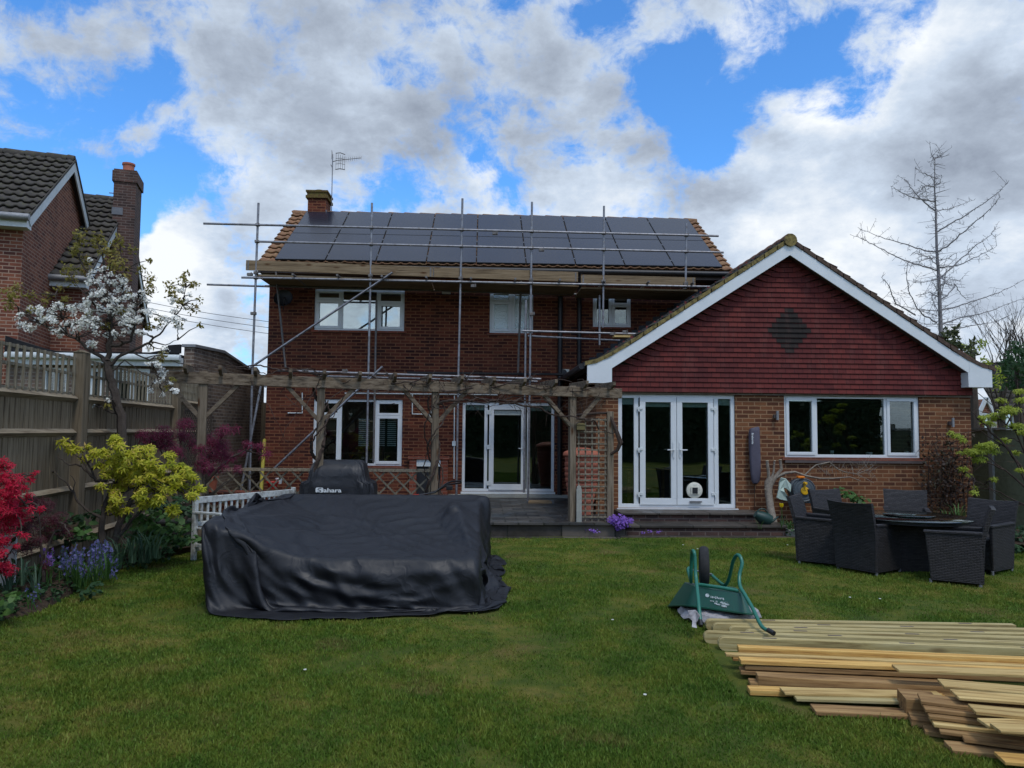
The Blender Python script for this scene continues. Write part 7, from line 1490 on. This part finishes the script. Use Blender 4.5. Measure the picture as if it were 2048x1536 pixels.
# ================================================================ trees beyond the garden
def cropx(x, y): return (1536+x/4.0, 300+y/4.0)
LY_ = 23.0; lt_ = thing('larch_tree','tall bare larch with upswept twiggy branches above the extension roof','tree',tuple(at(1884,1000,LY_)),); m = MB(); rr = random.Random(41)
def lp(pts): return [at(*cropx(*p), LY_+0) for p in pts]
lead = lp([(1336,55),(1333,180),(1332,300),(1342,500),(1350,800),(1365,1000),(1375,1250),(1385,1500),(1395,2000)]); lead.append(Vector((lead[-1].x,LY_,0)))
m.tube(lead,[.01,.014,.02,.03,.042,.05,.058,.065,.1,.15],8); m.build('trunk', bark_larch, lt_, smooth=True); m = MB()
BRs = [[(1330,220),(1280,205),(1230,180),(1175,145)],[(1335,410),(1220,395),(1150,375),(1060,335),(980,288)],[(1340,490),(1250,420),(1180,350),(1130,280),(1090,228)],[(1330,295),(1270,285),(1240,295),(1215,335),(1180,360)],[(1345,490),(1440,475),(1540,440),(1650,400)],[(1355,655),(1480,580),(1600,510),(1750,410),(1850,330),(1928,243)],
 [(1355,815),(1440,770),(1530,680),(1640,590),(1750,500),(1820,430),(1857,376)],[(1350,815),(1240,800),(1130,760),(1000,725),(880,690),(718,618)],[(1360,965),(1240,930),(1130,895),(1000,840),(850,760),(770,720),(658,676)],[(1375,1030),(1450,960),(1550,860),(1680,750),(1770,690),(1822,623)],[(1380,940),(1500,925),(1620,880),(1740,820),(1832,763)],
 [(1390,1280),(1520,1250),(1660,1205),(1820,1150),(1940,1100),(2120,1000)],[(1370,1290),(1240,1275),(1100,1255),(980,1230)],[(1395,1395),(1520,1345),(1650,1320),(1820,1275),(1950,1220),(2160,1150)],[(1400,1475),(1500,1430),(1620,1405),(1780,1385),(2000,1290)],[(1370,1395),(1260,1392),(1180,1380)],[(1350,1380),(1230,1310),(1170,1220),(1130,1140),(1110,1040),(1115,890)],[(1180,1320),(1020,1230),(985,1130),(950,1060),(908,1018)],
 [(1360,860),(1280,870),(1200,890),(1120,900)],[(1370,1150),(1330,1080),(1310,1040)],[(1380,1170),(1400,1100),(1420,1000),(1430,930)],[(1375,1180),(1300,1140),(1180,1165)],[(1370,1020),(1310,1040),(1230,1060),(1150,1055)],[(1380,1200),(1440,1160),(1500,1080),(1540,1150),(1600,1200)],[(1360,1290),(1320,1200),(1305,1120)],[(1400,1390),(1520,1400),(1580,1310),(1610,1230)],[(1345,60),(1375,45),(1410,28)],[(1336,75),(1315,50),(1305,30)],[(1335,290),(1360,270),(1385,260)],
 [(1360,1000),(1450,1080),(1540,1075)],[(1370,1100),(1450,1030),(1550,1050)],[(1360,930),(1290,850),(1220,840),(1160,820)],[(1370,880),(1430,870),(1510,825)],[(1355,1330),(1280,1300),(1210,1290)]]
for i,B_ in enumerate(BRs):
    dyy = rr.uniform(-1.8,1.8); P_ = lp(B_); n = len(P_); P_ = [Vector((p.x,p.y,p.z))+Vector((0,1,0))*0 for p in P_]
    P_ = [at(*cropx(*B_[k]), LY_+dyy*k/(n-1)) for k in range(n)]; big = n>=4; Wp = wob(P_,4,.02,rr); r0 = .024 if n>=5 else .014
    m.tube(Wp,[r0+(.005-r0)*k/(len(Wp)-1) for k in range(len(Wp))],6)
    for k in range(len(Wp)-1):
        for _ in range(2):
            p = Wp[k].lerp(Wp[k+1],rr.random()); d = Vector((rr.gauss(0,1),rr.gauss(0,1),rr.gauss(.1,1))).normalized(); L = rr.uniform(.06,.2) if rr.random()<.8 else rr.uniform(.25,.6); e = p+d*L; m.tube([p,e],[.006,.004],4)
            if L>.25:
                for q in (.4,.6,.8,1): s_ = p.lerp(e,q); m.tube([s_,s_+Vector((rr.gauss(0,.06),rr.gauss(0,.06),rr.gauss(.02,.06)))],[.005,.003],4)
for k in range(150):
    t = rr.random(); p = lead[0].lerp(lead[7],t); q = min(range(8),key=lambda i: abs(lead[i].z-p.z)); a=lead[q]; p = Vector((a.x,a.y,p.z)); d = Vector((rr.gauss(0,1),rr.gauss(0,1),rr.gauss(.1,.4))).normalized()*rr.uniform(.08,.4)*(1+t); m.tube([p,p+d],[.008,.004],4)
m.build('crown', bark_larch, lt_)
def wintertree(name, label, px, Y, topy, spread, seed, th=.09, n=60, gap=None):
    rr = random.Random(seed); b0 = at(px,900,Y); b0.z = 0; top = at(px,topy,Y).z; t = thing(name,label,'tree',tuple(b0)); m = MB(); c = MB()
    m.tube(wob([b0,Vector((b0.x,Y,top*.35)),Vector((b0.x+.1,Y,top*.6))],3,.06,rr),[th,th*.95,th*.9,th*.8,th*.7,th*.5,th*.3],7); m.build('trunk', bark, t, smooth=True)
    def grow(p, d, L, r, lev):
        r *= .8
        q = p+d*L*.5+Vector((rr.gauss(0,.04),rr.gauss(0,.04),0))*L; e = p+d*L+Vector((0,0,.05*L)); c.tube([p,q,e],[r,r*.8,r*.55],5 if r>.02 else 4)
        if lev<=0: return
        for _ in range(rr.choice((2,3,3))): f = rr.uniform(.3,1); nd = (d+Vector((rr.gauss(0,.38),rr.gauss(0,.38),rr.gauss(.15,.2)))).normalized(); grow(p.lerp(e,f), nd, L*rr.uniform(.5,.75), r*.55, lev-1)
    for i in range(n):
        h = rr.uniform(.22,.6)*top; a = rr.uniform(0,6.28); d = Vector((math.cos(a)*spread,math.sin(a)*spread,1.0)).normalized(); grow(Vector((b0.x,Y,h)), d, (top-h)*rr.uniform(.4,.55), th*.32, 3)
    c.build('crown', bark, t); return t
wintertree('bare_tree','bare twiggy tree with upright shoots beyond the right side of the house',2005,30,600,.42,51,.14,11)
wintertree('bare_tree','bare upright tree cut by the right edge behind the dark conifer',2062,33,585,.4,52,.16,12)
def evergreen(name, label, Y, cl, mt, size, dens, seed, flat=1.0):
    rr = random.Random(seed); b0 = at(cl[0][0],cl[0][1],Y); t = thing(name,label,'tree',(b0.x,Y,0)); MB().tube([(b0.x,Y,0),(b0.x,Y,b0.z)],[.2,.08],8).build('trunk', bark, t); P_=[];N_=[]
    for (px,py,r) in cl:
        for _ in range(5):
            c = at(px+rr.gauss(0,r*.45),py+rr.gauss(0,r*.45),Y+rr.uniform(-1,1)); R = r*.6/1500*Y; n = int(dens*R*R)+10; p,d = clump(c,R,n,flat); P_.append(p); N_.append(d+RNG.normal(0,.5,(n,3))+[0,-.3,.3])
    P_=np.concatenate(P_);N_=np.concatenate(N_); scatter('crown',LEAF[0],LEAF[1],P_,N_,size*(.5+RNG.random(len(P_))),mt,t); return t
evergreen('conifer','olive green conifer peeping over the extension roof at the foot of the larch',21,[(1920,700,24),(1908,685,16),(1935,715,20),(1895,675,12),(1925,735,22),(1915,670,10),(1945,690,9),(1912,660,6),(1950,740,16)],leaf_conif,.13,520,1)
evergreen('yellow_shrub_tree','yellow green leafed tree behind the olive conifer beyond the roof',24,[(1945,700,13),(1965,685,8),(1985,745,14),(1960,728,14),(2000,760,14),(1930,695,9),(1975,720,9)],leaf_acer,.1,170,2)
evergreen('conifer','dark dense evergreen at the right edge above the far roof',27,[(2035,725,28),(2055,700,30),(2010,750,20),(2040,765,26),(2060,740,30),(2015,725,14),(1990,765,14)],leaf_deep,.17,420,3)
# hedge and trees at the camera's back, mirrored in the ground floor glass
hd = thing('rear_hedge','tall dark hedge along the far end of the lawn behind the camera','hedge',(0,-16,0)); MB().box(-24,24,-17.5,-16.4,0,4.6).build('core', leaf_hedge, hd)
n = 9000; P_ = np.stack([RNG.uniform(-24,24,n),-16.3+RNG.normal(0,.25,n),RNG.uniform(.1,1,n)*(4.8+.6*np.sin(np.linspace(0,40,n)))],1); P_[:,2]*= .9+.12*np.sin(P_[:,0]*1.3)
scatter('foliage',BROAD[0],BROAD[1],P_,RNG.normal(0,.6,P_.shape)+[0,1,.3],.2*(.6+RNG.random(n)),leaf_hedge,hd)
# ================================================================ grass
def fov_ok(x, y):
    c = math.cos(YAW); s_ = math.sin(YAW); zc = x*s_+y*c; xc = x*c-y*s_; return (np.abs(xc) < zc*1.12+.5) & (zc > 2.9)
def inpoly(x, y, P_):
    r = np.zeros(len(x), bool); j = len(P_)-1
    for i in range(len(P_)):
        xi,yi = P_[i]; xj,yj = P_[j]; r ^= ((yi>y)!=(yj>y))&(x < (xj-xi)*(y-yi)/(yj-yi+1e-9)+xi); j = i
    return r
Ns = 740000; rg = np.random.default_rng(5)
Yg = 2.9+(13.3-2.9)*rg.random(Ns)**1.3; Xg = rg.uniform(-.86,1.12,Ns)*(Yg+.5)
keep = fov_ok(Xg,Yg) & (rg.random(Ns) < np.clip(1.0,0,1))
left = np.interp(Yg,[b[1] for b in bd],[b[0] for b in bd]); keep &= Xg > left+.04*np.sin(Yg*7)
keep &= ~((Yg>12.36)&(Xg<5.35)); keep &= ~inpoly(Xg,Yg,[(5.1,13.8),(5.1,13.0),(5.7,12.4),(6.5,12.15),(7.6,12.05),(8.3,11.65),(8.7,10.6),(8.9,9.0),(9.1,6),(12,6),(12,13.8)])
keep &= ~((Xg>-2.72)&(Xg<.2)&(Yg>7.28)&(Yg<10.5)); keep &= ~(((Xg+1.25)/1.15)**2+((Yg-7.3)/.27)**2<1)
keep &= ~inpoly(Xg,Yg,[(1.97,6.68),(5.4,6.5),(5.4,3.5),(3.0,3.88),(2.58,4.2),(2.62,4.62),(2.05,4.74),(1.74,5.05),(1.85,6.0)])
pt_ = np.sin(Xg*1.7+np.sin(Yg*2.1)*1.4)*np.sin(Yg*1.9+1.2*np.sin(Xg*2.6)+.7)+.45*np.sin(Xg*6.3+2*np.sin(Yg*4.7)); keep &= ~((pt_>.75)&(rg.random(Ns)<.75)); keep &= ~((pt_>.35)&(rg.random(Ns)<.3))
Xg, Yg = Xg[keep], Yg[keep]; n = len(Xg)
def fbm(x, y): return (np.sin(x*1.9+1.3*np.sin(y*1.1))*np.cos(y*2.3+np.sin(x*1.7))+.6*np.sin(x*4.7+2*np.sin(y*3.1))*np.cos(y*5.3)+.4*np.sin(x*11+y*7+np.sin(y*9)))/2
T = fbm(Xg,Yg); H = (.013+.018*rg.random(n))*(1+.35*T)*(1+.5*(rg.random(n)>.97)); H = np.clip(H,.01,.07)
Wd = (.0022+.0018*rg.random(n))*(1+.07*Yg); a = rg.uniform(0,2*np.pi,n); ln = rg.uniform(.1,.9,n)*H; la = rg.uniform(0,2*np.pi,n)
base = np.stack([Xg,Yg,np.full(n,.0)],1); side = np.stack([np.cos(a),np.sin(a),np.zeros(n)],1)*Wd[:,None]; lean = np.stack([np.cos(la)*ln,np.sin(la)*ln,H],1)
mid = base+lean*np.array([.35,.35,.6]); V = np.stack([base-side,base+side,mid+side*.7,base+lean,mid-side*.7],1).reshape(-1,3); i0 = np.arange(n)*5
struct(np_mesh('grass', V, np.stack([i0,i0+1,i0+2,i0+3,i0+4],1), grass_m), 'stuff')
# a few daisies and fallen petals on the lawn
m = MB(); 
for (px,py) in ((1366,1090),(1575,1090),(1395,1098),(975,1180),(1225,1240),(1700,1195),(1760,1198),(610,1340),(1290,1390)):
    p = gp(px,py,.03); m.lathe([(.012,0),(.012,.004)],(p.x,p.y,.032),7)
struct(m.build('fallen_petals', blossom), 'stuff')
